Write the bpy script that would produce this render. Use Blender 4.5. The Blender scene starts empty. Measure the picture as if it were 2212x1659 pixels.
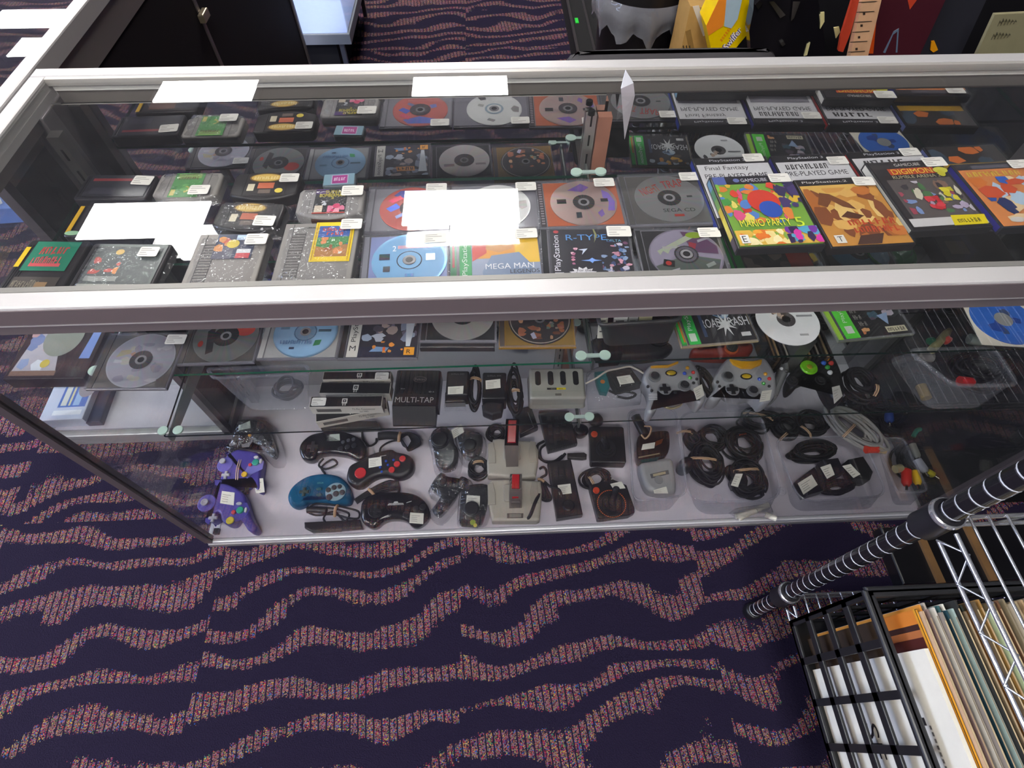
import bpy, math, random
from math import sin, cos, pi, radians, atan2, hypot, floor
from mathutils import Vector, Matrix, Euler
random.seed(7)
SC = bpy.context.scene
COL = SC.collection

# ------------------------------------------------------------------ camera
CAM = Vector((0.75, -0.4357, 1.41404))
EUL = Euler((0.56883436, -0.00537017, -0.04123636), 'XYZ')
FPX = 1181.32
ROT = EUL.to_matrix()
cd = bpy.data.cameras.new('camera'); cam = bpy.data.objects.new('camera', cd)
cam.location = CAM; cam.rotation_euler = EUL
cd.sensor_fit = 'HORIZONTAL'; cd.sensor_width = 36; cd.lens = FPX * 36 / 2212
cd.clip_start = 0.02; cd.clip_end = 60
COL.objects.link(cam); SC.camera = cam

def ray(u, v):
    return ROT @ Vector(((u - 1106) / FPX, -(v - 829.5) / FPX, -1.0))
def W(p, z):                                   # photo pixel -> point on the horizontal plane z
    d = ray(*p); t = (z - CAM.z) / d.z
    return CAM + d * t
def WY(p, y):                                  # photo pixel -> point on the vertical plane y
    d = ray(*p); t = (y - CAM.y) / d.y
    return CAM + d * t
class ZM:                                      # coordinates measured in an enlarged crop of the photo
    def __init__(s, x0, y0, k): s.x0, s.y0, s.k = x0, y0, k
    def __call__(s, *p):
        if len(p) == 2 and not isinstance(p[0], (tuple, list)):
            return (s.x0 + p[0] / s.k, s.y0 + p[1] / s.k)
        return [(s.x0 + a / s.k, s.y0 + b / s.k) for a, b in p]
A1 = ZM(0, 0, 2.989); A2 = ZM(700, 0, 2.989); A3 = ZM(1200, 0, 4.424); A4 = ZM(1712, 0, 4.424)
A5 = ZM(1300, 300, 4.851); A6 = ZM(1756, 300, 4.851); A7 = ZM(0, 400, 5.53); A8 = ZM(350, 350, 4.809)
A9 = ZM(780, 370, 5.53); A10 = ZM(1100, 370, 4.424)
B1 = ZM(0, 640, 4.809); B2 = ZM(360, 640, 4.809); B3 = ZM(660, 640, 4.809); B4 = ZM(1020, 640, 4.809)
B5 = ZM(1380, 640, 4.809); B6 = ZM(1752, 640, 4.809)
D1 = ZM(380, 880, 4.809); D2 = ZM(620, 880, 4.809); D3 = ZM(980, 880, 4.809); D4 = ZM(1300, 860, 4.809); D5 = ZM(1640, 860, 4.809)
R2 = ZM(1612, 1209, 3.687)

# ------------------------------------------------------------------ materials
def lin(c):
    if isinstance(c, str):
        c = c.lstrip('#')
        if len(c) == 3: c = ''.join(x * 2 for x in c)
        c = [int(c[i:i + 2], 16) / 255 for i in (0, 2, 4)]
    return tuple((x / 12.92 if x <= .04045 else ((x + .055) / 1.055) ** 2.4) for x in c[:3]) + (1.0,)
MATS = {}
def newmat(name):
    m = bpy.data.materials.new(name); m.use_nodes = True
    nt = m.node_tree; nt.nodes.clear()
    out = nt.nodes.new('ShaderNodeOutputMaterial')
    MATS[name] = m
    return m, nt, out
def vcmat(name, rough, metal=0.0, coat=0.0, spec=0.5, var=0.06, bump=0.0, scale=60):
    m, nt, out = newmat(name)
    b = nt.nodes.new('ShaderNodeBsdfPrincipled'); a = nt.nodes.new('ShaderNodeAttribute'); a.attribute_name = 'Col'
    n = nt.nodes.new('ShaderNodeTexNoise'); n.inputs['Scale'].default_value = scale; n.inputs['Detail'].default_value = 3
    tc = nt.nodes.new('ShaderNodeTexCoord'); nt.links.new(tc.outputs['Object'], n.inputs['Vector'])
    mr = nt.nodes.new('ShaderNodeMapRange'); mr.inputs[3].default_value = 1 - var; mr.inputs[4].default_value = 1 + var
    nt.links.new(n.outputs['Fac'], mr.inputs[0])
    mx = nt.nodes.new('ShaderNodeMix'); mx.data_type = 'RGBA'; mx.blend_type = 'MULTIPLY'; mx.inputs[0].default_value = 1
    nt.links.new(a.outputs['Color'], mx.inputs[6]); nt.links.new(mr.outputs[0], mx.inputs[7])
    nt.links.new(mx.outputs[2], b.inputs['Base Color'])
    b.inputs['Roughness'].default_value = rough; b.inputs['Metallic'].default_value = metal
    b.inputs['Coat Weight'].default_value = coat; b.inputs['Coat Roughness'].default_value = .08
    b.inputs['Specular IOR Level'].default_value = spec
    if bump:
        bp = nt.nodes.new('ShaderNodeBump'); bp.inputs['Strength'].default_value = bump; bp.inputs['Distance'].default_value = .002
        nt.links.new(n.outputs['Fac'], bp.inputs['Height']); nt.links.new(bp.outputs[0], b.inputs['Normal'])
    nt.links.new(b.outputs[0], out.inputs[0])
    return m
vcmat('plastic', .38)
vcmat('gloss', .16, coat=.3)
vcmat('matte', .75, spec=.25)
vcmat('print', .32, var=.04)
vcmat('paper', .7, spec=.3, var=.04)
vcmat('metal', .32, metal=.85, var=.05)
vcmat('alu', .42, metal=.35, var=.03, scale=20)
vcmat('chrome', .12, metal=1.0, var=.02)
vcmat('zinc', .2, metal=.85, var=.03)
vcmat('rubber', .6, spec=.4)
vcmat('wood', .5, var=.25, scale=25)
vcmat('card', .8, spec=.2, var=.1, scale=40)
vcmat('edge', .15, spec=.6)

def glassmat(name, tint, f0, rough=0.0, haze=0.0, hazecol=(.8, .8, .8, 1), bump=0.0, bscale=40):
    """thin pane: clear transmission mixed with a Fresnel reflection (and a little surface haze)"""
    m, nt, out = newmat(name)
    tr = nt.nodes.new('ShaderNodeBsdfTransparent'); tr.inputs[0].default_value = tint
    gl = nt.nodes.new('ShaderNodeBsdfGlossy'); gl.inputs['Roughness'].default_value = rough
    lw = nt.nodes.new('ShaderNodeLayerWeight'); lw.inputs[0].default_value = .5
    pw = nt.nodes.new('ShaderNodeMath'); pw.operation = 'POWER'; pw.inputs[1].default_value = 5; nt.links.new(lw.outputs['Facing'], pw.inputs[0])
    mr = nt.nodes.new('ShaderNodeMath'); mr.operation = 'MULTIPLY_ADD'; mr.inputs[1].default_value = .9 * f0; mr.inputs[2].default_value = .036 * f0; mr.use_clamp = True
    nt.links.new(pw.outputs[0], mr.inputs[0])
    mx = nt.nodes.new('ShaderNodeMixShader')
    nt.links.new(mr.outputs[0], mx.inputs[0]); nt.links.new(tr.outputs[0], mx.inputs[1]); nt.links.new(gl.outputs[0], mx.inputs[2])
    last = mx.outputs[0]
    n = nt.nodes.new('ShaderNodeTexNoise'); n.inputs['Scale'].default_value = bscale; n.inputs['Detail'].default_value = 2
    tc = nt.nodes.new('ShaderNodeTexCoord'); nt.links.new(tc.outputs['Object'], n.inputs['Vector'])
    if bump:
        bp = nt.nodes.new('ShaderNodeBump'); bp.inputs['Strength'].default_value = bump; bp.inputs['Distance'].default_value = .02
        nt.links.new(n.outputs['Fac'], bp.inputs['Height']); nt.links.new(bp.outputs[0], gl.inputs['Normal'])
    if haze:
        df = nt.nodes.new('ShaderNodeBsdfDiffuse'); df.inputs[0].default_value = hazecol
        m2 = nt.nodes.new('ShaderNodeMixShader'); mh = nt.nodes.new('ShaderNodeMapRange')
        mh.inputs[3].default_value = haze * .5; mh.inputs[4].default_value = haze * 1.5
        nt.links.new(n.outputs['Fac'], mh.inputs[0]); nt.links.new(mh.outputs[0], m2.inputs[0])
        nt.links.new(last, m2.inputs[1]); nt.links.new(df.outputs[0], m2.inputs[2]); last = m2.outputs[0]
    nt.links.new(last, out.inputs[0])
    return m
glassmat('glass', (.975, .98, .978, 1), 1.0, haze=.007)
glassmat('shelf_glass', (.95, .97, .96, 1), 1.0)
glassmat('clear', (.93, .93, .95, 1), 1.0, rough=.06, haze=.10, hazecol=(.75, .75, .8, 1), bump=.15, bscale=60)
glassmat('lid', (.97, .97, .98, 1), 1.0, rough=.03, haze=.012)
glassmat('film', (.96, .96, .97, 1), 1.6, rough=.05, haze=.03, bump=.9, bscale=45)
glassmat('liner', (.85, .85, .9, 1), 1.8, rough=.12, haze=.2, hazecol=(.8, .8, .88, 1), bump=.9, bscale=14)
glassmat('blueclear', (.05, .32, .5, 1), 1.0, rough=.08, haze=.5, hazecol=(.01, .16, .33, 1))

m, nt, out = newmat('mirror')
b = nt.nodes.new('ShaderNodeBsdfGlossy'); b.inputs['Roughness'].default_value = .015
n = nt.nodes.new('ShaderNodeTexNoise'); n.inputs['Scale'].default_value = 4
cr = nt.nodes.new('ShaderNodeMapRange'); cr.inputs[3].default_value = .60; cr.inputs[4].default_value = .68
nt.links.new(n.outputs['Fac'], cr.inputs[0]); cc = nt.nodes.new('ShaderNodeCombineColor')
for i in range(3): nt.links.new(cr.outputs[0], cc.inputs[i])
nt.links.new(cc.outputs[0], b.inputs[0]); nt.links.new(b.outputs[0], out.inputs[0])

# silvered disc with thin-film iridescence
m, nt, out = newmat('disc')
b = nt.nodes.new('ShaderNodeBsdfPrincipled'); a = nt.nodes.new('ShaderNodeAttribute'); a.attribute_name = 'Col'
nt.links.new(a.outputs['Color'], b.inputs['Base Color'])
b.inputs['Metallic'].default_value = .55; b.inputs['Roughness'].default_value = .28
tc = nt.nodes.new('ShaderNodeTexCoord'); sp = nt.nodes.new('ShaderNodeSeparateXYZ'); nt.links.new(tc.outputs['Object'], sp.inputs[0])
at = nt.nodes.new('ShaderNodeMath'); at.operation = 'ARCTAN2'; nt.links.new(sp.outputs[1], at.inputs[0]); nt.links.new(sp.outputs[0], at.inputs[1])
s2 = nt.nodes.new('ShaderNodeMath'); s2.operation = 'MULTIPLY'; s2.inputs[1].default_value = 2; nt.links.new(at.outputs[0], s2.inputs[0])
sn = nt.nodes.new('ShaderNodeMath'); sn.operation = 'SINE'; nt.links.new(s2.outputs[0], sn.inputs[0])
mr = nt.nodes.new('ShaderNodeMapRange'); mr.inputs[1].default_value = -1; mr.inputs[3].default_value = 250; mr.inputs[4].default_value = 850
nt.links.new(sn.outputs[0], mr.inputs[0]); nt.links.new(mr.outputs[0], b.inputs['Thin Film Thickness'])
b.inputs['Thin Film IOR'].default_value = 1.8
nt.links.new(b.outputs[0], out.inputs[0])

def emit(name, col, st):
    m, nt, out = newmat(name)
    e = nt.nodes.new('ShaderNodeEmission'); e.inputs[0].default_value = col
    tc = nt.nodes.new('ShaderNodeTexCoord'); sp = nt.nodes.new('ShaderNodeSeparateXYZ'); nt.links.new(tc.outputs['Object'], sp.inputs[0])
    ab = nt.nodes.new('ShaderNodeMath'); ab.operation = 'ABSOLUTE'; nt.links.new(sp.outputs[1], ab.inputs[0])
    mr = nt.nodes.new('ShaderNodeMapRange'); mr.inputs[1].default_value = 0; mr.inputs[2].default_value = .12
    mr.inputs[3].default_value = st * .65; mr.inputs[4].default_value = st
    nt.links.new(ab.outputs[0], mr.inputs[0]); nt.links.new(mr.outputs[0], e.inputs[1])
    nt.links.new(e.outputs[0], out.inputs[0])
emit('panel', (1, .985, .96, 1), 32)

# carpet: navy loop pile with wavy bands of multicoloured dashes
m, nt, out = newmat('carpet')
L = nt.links
def nd(t, **k):
    x = nt.nodes.new(t)
    for a, v in k.items(): setattr(x, a, v)
    return x
def mth(op, a, b=None, c=None):
    x = nd('ShaderNodeMath', operation=op)
    for i, v in enumerate((a, b, c)):
        if v is None: continue
        if isinstance(v, (int, float)): x.inputs[i].default_value = v
        else: L.new(v, x.inputs[i])
    return x.outputs[0]
geo = nd('ShaderNodeNewGeometry'); sp = nd('ShaderNodeSeparateXYZ'); L.new(geo.outputs['Position'], sp.inputs[0])
X, Y = sp.outputs[0], sp.outputs[1]
tx = mth('FLOOR', mth('DIVIDE', mth('SUBTRACT', X, .643), .6)); ty = mth('FLOOR', mth('DIVIDE', mth('ADD', Y, .52), .6))
wn = nd('ShaderNodeTexWhiteNoise', noise_dimensions='2D'); cv = nd('ShaderNodeCombineXYZ'); L.new(tx, cv.inputs[0]); L.new(ty, cv.inputs[1]); L.new(cv.outputs[0], wn.inputs['Vector'])
RND = wn.outputs['Value']
P = .0172
xs = mth('ADD', X, mth('MULTIPLY', Y, .10))
xq = mth('MULTIPLY', mth('FLOOR', mth('DIVIDE', xs, P)), P)
def noise2(a, b, sc, det=1.0):
    c = nd('ShaderNodeCombineXYZ'); L.new(a, c.inputs[0]); L.new(b, c.inputs[1]); L.new(mth('MULTIPLY', RND, 9.0), c.inputs[2])
    n = nd('ShaderNodeTexNoise'); n.inputs['Scale'].default_value = sc; n.inputs['Detail'].default_value = det; L.new(c.outputs[0], n.inputs['Vector'])
    return n.outputs['Fac']
n1 = mth('SUBTRACT', noise2(xq, mth('MULTIPLY', Y, 1.5), 3.3), .5)
wv = mth('SINE', mth('ADD', mth('MULTIPLY', xq, 11.0), mth('MULTIPLY', RND, 6.28)))
yy = mth('SUBTRACT', mth('ADD', mth('ADD', Y, mth('MULTIPLY', wv, .012)), mth('MULTIPLY', n1, .26)), mth('MULTIPLY', xq, .14))
st = mth('SINE', mth('ADD', mth('MULTIPLY', yy, 2 * pi / .088), mth('MULTIPLY', RND, 6.28)))
n2 = mth('SUBTRACT', noise2(xq, mth('MULTIPLY', Y, 2.2), 6.0), .5)
field = mth('ADD', st, mth('MULTIPLY', n2, 2.6))
wn2 = nd('ShaderNodeTexWhiteNoise', noise_dimensions='1D'); L.new(xq, wn2.inputs['W'])
field = mth('ADD', field, mth('MULTIPLY', mth('SUBTRACT', wn2.outputs['Value'], .5), .28))
vo = nd('ShaderNodeTexVoronoi'); vo.inputs['Scale'].default_value = 380; L.new(geo.outputs['Position'], vo.inputs['Vector'])
sc_ = nd('ShaderNodeSeparateColor'); L.new(vo.outputs['Color'], sc_.inputs[0])
field = mth('ADD', field, mth('MULTIPLY', mth('SUBTRACT', sc_.outputs[1], .5), .45))
stripe = mth('GREATER_THAN', field, .30)
gap = mth('GREATER_THAN', mth('FRACT', mth('DIVIDE', xs, P)), .2)
tuft = mth('LESS_THAN', vo.outputs['Distance'], .66)
c2 = nd('ShaderNodeCombineXYZ'); L.new(mth('ADD', xq, mth('MULTIPLY', X, .5)), c2.inputs[0]); L.new(mth('SUBTRACT', Y, mth('MULTIPLY', X, .6)), c2.inputs[1])
n3 = nd('ShaderNodeTexNoise'); n3.inputs['Scale'].default_value = 62; n3.inputs['Detail'].default_value = 0; L.new(c2.outputs[0], n3.inputs['Vector'])
pick = mth('FRACT', mth('ADD', mth('MULTIPLY', sc_.outputs[0], .42), mth('MULTIPLY', n3.outputs['Fac'], 3.0)))
rp = nd('ShaderNodeValToRGB'); rp.color_ramp.interpolation = 'CONSTANT'; L.new(pick, rp.inputs[0])
cols = ['#c4404a', '#7a2a48', '#cfae55', '#3468b4', '#c0484c', '#45905c', '#a83248', '#4a2c60', '#cdb25a', '#2c5aa2']
el = rp.color_ramp.elements
while len(el) < len(cols): el.new(.5)
for i, c in enumerate(cols): el[i].position = i / len(cols); el[i].color = lin(c)
mask = mth('MULTIPLY', mth('MULTIPLY', stripe, gap), tuft)
nb = nd('ShaderNodeTexNoise'); nb.inputs['Scale'].default_value = 500; nb.inputs['Detail'].default_value = 2; L.new(geo.outputs['Position'], nb.inputs['Vector'])
base = nd('ShaderNodeMix', data_type='RGBA'); L.new(nb.outputs['Fac'], base.inputs[0]); base.inputs[6].default_value = lin('#1c1628'); base.inputs[7].default_value = lin('#372e48')
mx = nd('ShaderNodeMix', data_type='RGBA'); L.new(mask, mx.inputs[0]); L.new(base.outputs[2], mx.inputs[6]); L.new(rp.outputs[0], mx.inputs[7])
b = nd('ShaderNodeBsdfPrincipled'); dk = nd('ShaderNodeMix', data_type='RGBA', blend_type='MULTIPLY'); dk.inputs[0].default_value = 1; L.new(mx.outputs[2], dk.inputs[6]); dk.inputs[7].default_value = (.50, .50, .54, 1)
L.new(dk.outputs[2], b.inputs['Base Color']); b.inputs['Roughness'].default_value = .95; b.inputs['Specular IOR Level'].default_value = .1
bp = nd('ShaderNodeBump'); bp.inputs['Strength'].default_value = .35; bp.inputs['Distance'].default_value = .003; L.new(vo.outputs['Distance'], bp.inputs['Height']); L.new(bp.outputs[0], b.inputs['Normal'])
L.new(b.outputs[0], out.inputs[0])

# ------------------------------------------------------------------ mesh builder
TXT = {}
def text_geo(s):
    if s not in TXT:
        cu = bpy.data.curves.new('t', 'FONT'); cu.body = s; cu.resolution_u = 3; cu.fill_mode = 'FRONT'
        o = bpy.data.objects.new('t', cu); COL.objects.link(o)
        dg = bpy.context.evaluated_depsgraph_get(); dg.update()
        me = bpy.data.meshes.new_from_object(o.evaluated_get(dg))
        vs = [(v.co.x, v.co.y) for v in me.vertices]; fs = [tuple(p.vertices) for p in me.polygons]
        bpy.data.objects.remove(o); bpy.data.curves.remove(cu); bpy.data.meshes.remove(me)
        x0 = min(v[0] for v in vs); x1 = max(v[0] for v in vs); y0 = min(v[1] for v in vs); y1 = max(v[1] for v in vs)
        TXT[s] = ([((a - x0) / (x1 - x0), (b - y0) / (y1 - y0)) for a, b in vs], fs)
    return TXT[s]
def smooth(pts, n=4):
    r = []; N = len(pts)
    for i in range(N):
        p0, p1, p2, p3 = (Vector(pts[(i + k) % N][:2]) for k in (-1, 0, 1, 2))
        for j in range(n):
            t = j / n
            r.append(tuple(.5 * ((2 * p1) + (p2 - p0) * t + (2 * p0 - 5 * p1 + 4 * p2 - p3) * t * t + (3 * p1 - p0 - 3 * p2 + p3) * t ** 3)))
    return r
def ccw(pts):
    a = sum(pts[i][0] * pts[(i + 1) % len(pts)][1] - pts[(i + 1) % len(pts)][0] * pts[i][1] for i in range(len(pts)))
    return list(pts) if a > 0 else list(reversed(pts))
def offset(pts, d):
    N = len(pts); r = []
    for i in range(N):
        p, q, s = Vector(pts[i - 1][:2]), Vector(pts[i][:2]), Vector(pts[(i + 1) % N][:2])
        e1 = (q - p); e2 = (s - q)
        if e1.length < 1e-9 or e2.length < 1e-9: r.append(tuple(q)); continue
        e1.normalize(); e2.normalize()
        n = Vector((-e1.y - e2.y, e1.x + e2.x))
        if n.length < 1e-6: r.append(tuple(q)); continue
        n.normalize(); c = max(.5, n.dot(Vector((-e1.y, e1.x))))
        r.append(tuple(q + n * (d / c)))
    return r
def rrect(x0, x1, y0, y1, r, n=4):
    o = []
    for cx, cy, a in ((x1 - r, y1 - r, 0), (x0 + r, y1 - r, 90), (x0 + r, y0 + r, 180), (x1 - r, y0 + r, 270)):
        for k in range(n + 1):
            t = radians(a + 90 * k / n); o.append((cx + r * cos(t), cy + r * sin(t)))
    return o
class MB:
    def __init__(s, root=None, mat='plastic', mats=None):
        s.v = []; s.f = []; s.c = []; s.m = []; s.s = []; s.mat = mat; s.names = []
        s.w = s.h = 1; s.z = 0
        s.root = root
        if root is not None:
            s.off = Vector(root.location); s.inv = Matrix.Rotation(-root.rotation_euler.z, 3, 'Z')
    def _p(s, p):
        p = Vector(p)
        if s.root is not None: p = s.inv @ (p - s.off)
        return p
    def mi(s, mat):
        mat = mat or s.mat
        if mat not in s.names: s.names.append(mat)
        return s.names.index(mat)
    def add(s, vs, fs, col, mat=None, sm=False):
        b = len(s.v); s.v += [s._p(p) for p in vs]; c = lin(col) if isinstance(col, str) else col; k = s.mi(mat)
        for f in fs: s.f.append([b + i for i in f]); s.c.append(c); s.m.append(k); s.s.append(sm)
    def poly(s, pts, col, mat=None): s.add(pts, [range(len(pts))], col, mat)
    def box(s, x0, x1, y0, y1, z0, z1, col, mat=None, bev=0.0):
        if bev:
            return s.slab([(x0, y0), (x1, y0), (x1, y1), (x0, y1)], z0, z1 - z0, col, mat, bev, 2)
        v = [(x, y, z) for z in (z0, z1) for x, y in ((x0, y0), (x1, y0), (x1, y1), (x0, y1))]
        s.add(v, [(3, 2, 1, 0), (4, 5, 6, 7), (0, 1, 5, 4), (1, 2, 6, 5), (2, 3, 7, 6), (3, 0, 4, 7)], col, mat)
    def hexa(s, b4, t4, col, mat=None):
        s.add(list(b4) + list(t4), [(3, 2, 1, 0), (4, 5, 6, 7), (0, 1, 5, 4), (1, 2, 6, 5), (2, 3, 7, 6), (3, 0, 4, 7)], col, mat)
    def slab(s, o, z0, h, col, mat=None, bev=.002, seg=3, sm=False, top=None, botin=0.0):
        o = ccw([p[:2] for p in o]); N = len(o); v = []; f = []
        bev = min(bev, h * .98)
        rings = [(offset(o, botin) if botin else o, z0)]
        if botin: rings.append((o, z0 + min(h * .3, h - bev)))
        for k in range(seg + 1):
            t = k / seg * pi / 2
            rings.append((offset(o, bev * (1 - cos(t))) if k else o, z0 + h - bev + bev * sin(t)))
        for r, z in rings: v += [(p[0], p[1], z) for p in r]
        for k in range(len(rings) - 1):
            for i in range(N): f.append((k * N + i, k * N + (i + 1) % N, (k + 1) * N + (i + 1) % N, (k + 1) * N + i))
        s.add(v, f, col, mat, sm)
        s.add([(p[0], p[1], z0) for p in reversed(rings[0][0])], [range(N)], col, mat)
        s.add([(p[0], p[1], z0 + h) for p in rings[-1][0]], [range(N)], top or col, mat)
    def prismY(s, pts, y0, y1, col, mat=None):       # outline in x,z extruded along y
        N = len(pts); v = [(p[0], y0, p[-1]) for p in pts] + [(p[0], y1, p[-1]) for p in pts]
        f = [(i, (i + 1) % N, N + (i + 1) % N, N + i) for i in range(N)]
        s.add(v, f + [range(N), range(2 * N - 1, N - 1, -1)], col, mat)
    def lathe(s, prof, cx, cy, z0, col, mat=None, seg=20, sx=1, sy=1, sm=True, cols=None, ang=0):
        N = seg
        for k in range(len(prof) - 1):
            v = []; f = []
            for r, z in prof[k:k + 2]:
                for i in range(N):
                    t = 2 * pi * i / N + ang; v.append((cx + r * sx * cos(t), cy + r * sy * sin(t), z0 + z))
            f = [(i, (i + 1) % N, N + (i + 1) % N, N + i) for i in range(N)]
            s.add(v, f, cols[k] if cols else col, mat, sm)
    def cyl(s, cx, cy, z0, z1, r, col, mat=None, seg=18, bev=.15, sx=1, sy=1, sm=True):
        b = min(r, z1 - z0) * bev
        s.lathe([(0, 0), (r, 0), (r, z1 - z0 - b), (r - b * .4, z1 - z0 - b * .35), (r - b, z1 - z0), (0, z1 - z0)], cx, cy, z0, col, mat, seg, sx, sy, sm)
    def dome(s, cx, cy, z0, r, h, col, mat=None, seg=14, sx=1, sy=1):
        s.lathe([(r * cos(t), h * sin(t)) for t in [k * pi / 8 for k in range(5)]], cx, cy, z0, col, mat, seg, sx, sy)
    def tube(s, pts, r, col, mat=None, seg=6, closed=False, cap=True):
        pts = [Vector(p) for p in pts]; n = len(pts)
        if n < 2: return
        rr = r if isinstance(r, (list, tuple)) else [r] * n
        v = []; up = Vector((0, 0, 1))
        for i, p in enumerate(pts):
            a = pts[i - 1] if (i or closed) else p; b = pts[(i + 1) % n] if (i < n - 1 or closed) else p
            d = (b - a)
            d = d.normalized() if d.length > 1e-9 else Vector((1, 0, 0))
            u = up if abs(d.dot(up)) < .95 else Vector((0, 1, 0))
            e = d.cross(u).normalized(); g = e.cross(d)
            for k in range(seg):
                t = 2 * pi * k / seg; v.append(p + (e * cos(t) + g * sin(t)) * rr[i])
        f = []
        for i in range(n if closed else n - 1):
            j = (i + 1) % n
            for k in range(seg): f.append((i * seg + k, i * seg + (k + 1) % seg, j * seg + (k + 1) % seg, j * seg + k))
        s.add(v, f, col, mat, True)
        if cap and not closed:
            s.add(v[:seg], [range(seg)], col, mat); s.add(v[-seg:], [range(seg - 1, -1, -1)], col, mat)
    def text(s, t, p0, ex, ey, col, mat=None):
        vs, fs = text_geo(t); p0 = Vector(p0); ex = Vector(ex); ey = Vector(ey)
        s.add([p0 + ex * a + ey * b for a, b in vs], fs, col, mat)
    # --- flat artwork on a w x h rectangle centred on the local origin; u,v in 0..1
    def art(s, w, h, z, u0=0, v0=0, u1=1, v1=1):
        s.w, s.h, s.z = w, h, z; s.a = (u0, v0, u1 - u0, v1 - v0); return s
    def U(s, u, v):
        a = s.a; u = a[0] + u * a[2]; v = a[1] + v * a[3]
        return ((u - .5) * s.w, (v - .5) * s.h, s.z)
    def _up(s): s.z += .00012
    def R(s, u0, v0, u1, v1, col, mat=None):
        s.poly([s.U(u0, v0), s.U(u1, v0), s.U(u1, v1), s.U(u0, v1)], col, mat); s._up(); return s
    def Pg(s, pts, col, mat=None):
        s.poly([s.U(*p) for p in pts], col, mat); s._up(); return s
    def E(s, u, v, ru, rv, col, mat=None, n=20, a0=0):
        s.poly([s.U(u + ru * cos(2 * pi * k / n), v + rv * sin(2 * pi * k / n)) for k in range(n)], col, mat); s._up(); return s
    def T(s, t, u, v, w, h, col, mat=None, rot=0):
        p = Vector(s.U(u, v)); a = s.a
        if rot == 0: ex = Vector((w * a[2] * s.w, 0, 0)); ey = Vector((0, h * a[3] * s.h, 0))
        else:
            c, n = cos(radians(rot)), sin(radians(rot)); W_, H_ = w * a[2] * s.w, h * a[3] * s.h
            ex = Vector((c * W_, n * W_, 0)); ey = Vector((-n * H_, c * H_, 0))
        s.text(t, p, ex, ey, col, mat); s._up(); return s
    def G(s, u, v, w, h, col, n=6, seed=1):          # illegible run of short strokes
        rg = random.Random(seed + n); k0 = w / n
        for i in range(n):
            x = u + i * k0; a = rg.uniform(-.2, .25) * k0; y0 = v + h * rg.choice((0, 0, .08)); y1 = v + h * rg.uniform(.75, 1)
            s.poly([s.U(x + .1 * k0, y0), s.U(x + .38 * k0, y0), s.U(x + .38 * k0 + a, y1), s.U(x + .1 * k0 + a, y1)], col)
            t = y0 + (y1 - y0) * rg.choice((.1, .45, .85)); s.poly([s.U(x + .3 * k0, t), s.U(x + .8 * k0, t), s.U(x + .8 * k0, t + h * .16), s.U(x + .3 * k0, t + h * .16)], col)
            if rg.random() < .6: s.poly([s.U(x + .62 * k0, y0), s.U(x + .82 * k0, y0), s.U(x + .82 * k0, y1), s.U(x + .62 * k0, y1)], col)
        s._up(); return s
    def blobs(s, n, cols, u0, v0, u1, v1, r0, r1, seed=0):
        rg = random.Random(seed)
        for i in range(n):
            u, v = rg.uniform(u0, u1), rg.uniform(v0, v1); a = rg.uniform(r0, r1); b = rg.uniform(r0, r1); k = rg.randint(5, 8); ph = rg.random() * 6
            pts = []
            for j in range(k):
                t = ph + 2 * pi * j / k; q = rg.uniform(.6, 1)
                pts.append(s.U(min(u1, max(u0, u + a * q * cos(t))), min(v1, max(v0, v + b * q * sin(t)))))
            s.poly(pts, rg.choice(cols)); s.z += .00002
        s._up(); return s
    def build(s, name, parent=None, label=None):
        me = bpy.data.meshes.new(name)
        me.from_pydata([tuple(p) for p in s.v], [], s.f)
        for n in s.names: me.materials.append(MATS[n])
        me.polygons.foreach_set('material_index', s.m); me.polygons.foreach_set('use_smooth', s.s)
        ca = me.color_attributes.new('Col', 'FLOAT_COLOR', 'CORNER')
        buf = []
        for p, c in zip(me.polygons, s.c): buf += list(c) * p.loop_total
        ca.data.foreach_set('color', buf)
        me.update()
        o = bpy.data.objects.new(name, me); COL.objects.link(o)
        if parent is not None: o.parent = parent
        if label: o['label'] = label
        return o

def tag(o, label, cat, group=None, kind=None):
    if label: o['label'] = label
    if cat: o['category'] = cat
    if group: o['group'] = group
    if kind: o['kind'] = kind
    return o
def thing(name, label, cat, loc, rz=0, group=None):
    o = bpy.data.objects.new(name, None); COL.objects.link(o); o.empty_display_size = .02
    o.location = loc; o.rotation_euler = (0, 0, rz)
    return tag(o, label, cat, group)
def struct(name, mb, label=None):
    o = mb.build(name); o['kind'] = 'structure'
    if label: o['label'] = label
    return o
def rect4(pts, z):
    q = [W(p, z) for p in pts]                       # TL TR BR BL
    c = sum(q, Vector()) / 4
    e = (q[1] - q[0]) + (q[2] - q[3]); n = (q[0] - q[3]) + (q[1] - q[2])
    a = (atan2(e.y, e.x) + atan2(-n.x, n.y)) / 2
    return c, a, e.length / 2, n.length / 2
def rectE(pl, pr, z, depth, back=True):              # from one edge (left, right) and a depth
    a, b = W(pl, z), W(pr, z); e = b - a; ang = atan2(e.y, e.x); n = Vector((-e.y, e.x, 0)).normalized()
    c = (a + b) / 2 + n * depth * (-.5 if back else .5)
    return c, ang, e.length, depth
def wpts(pts, z): return [W(p, z) for p in pts]
def plen(p, z, m=.01):                               # pixels per metre along x near p
    a, b = W(p, z), W((p[0] + 10, p[1]), z)
    return 10 / (b - a).length
def rad(zm, r, p, z): return (r / zm.k) / plen(zm(*p), z)
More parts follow.
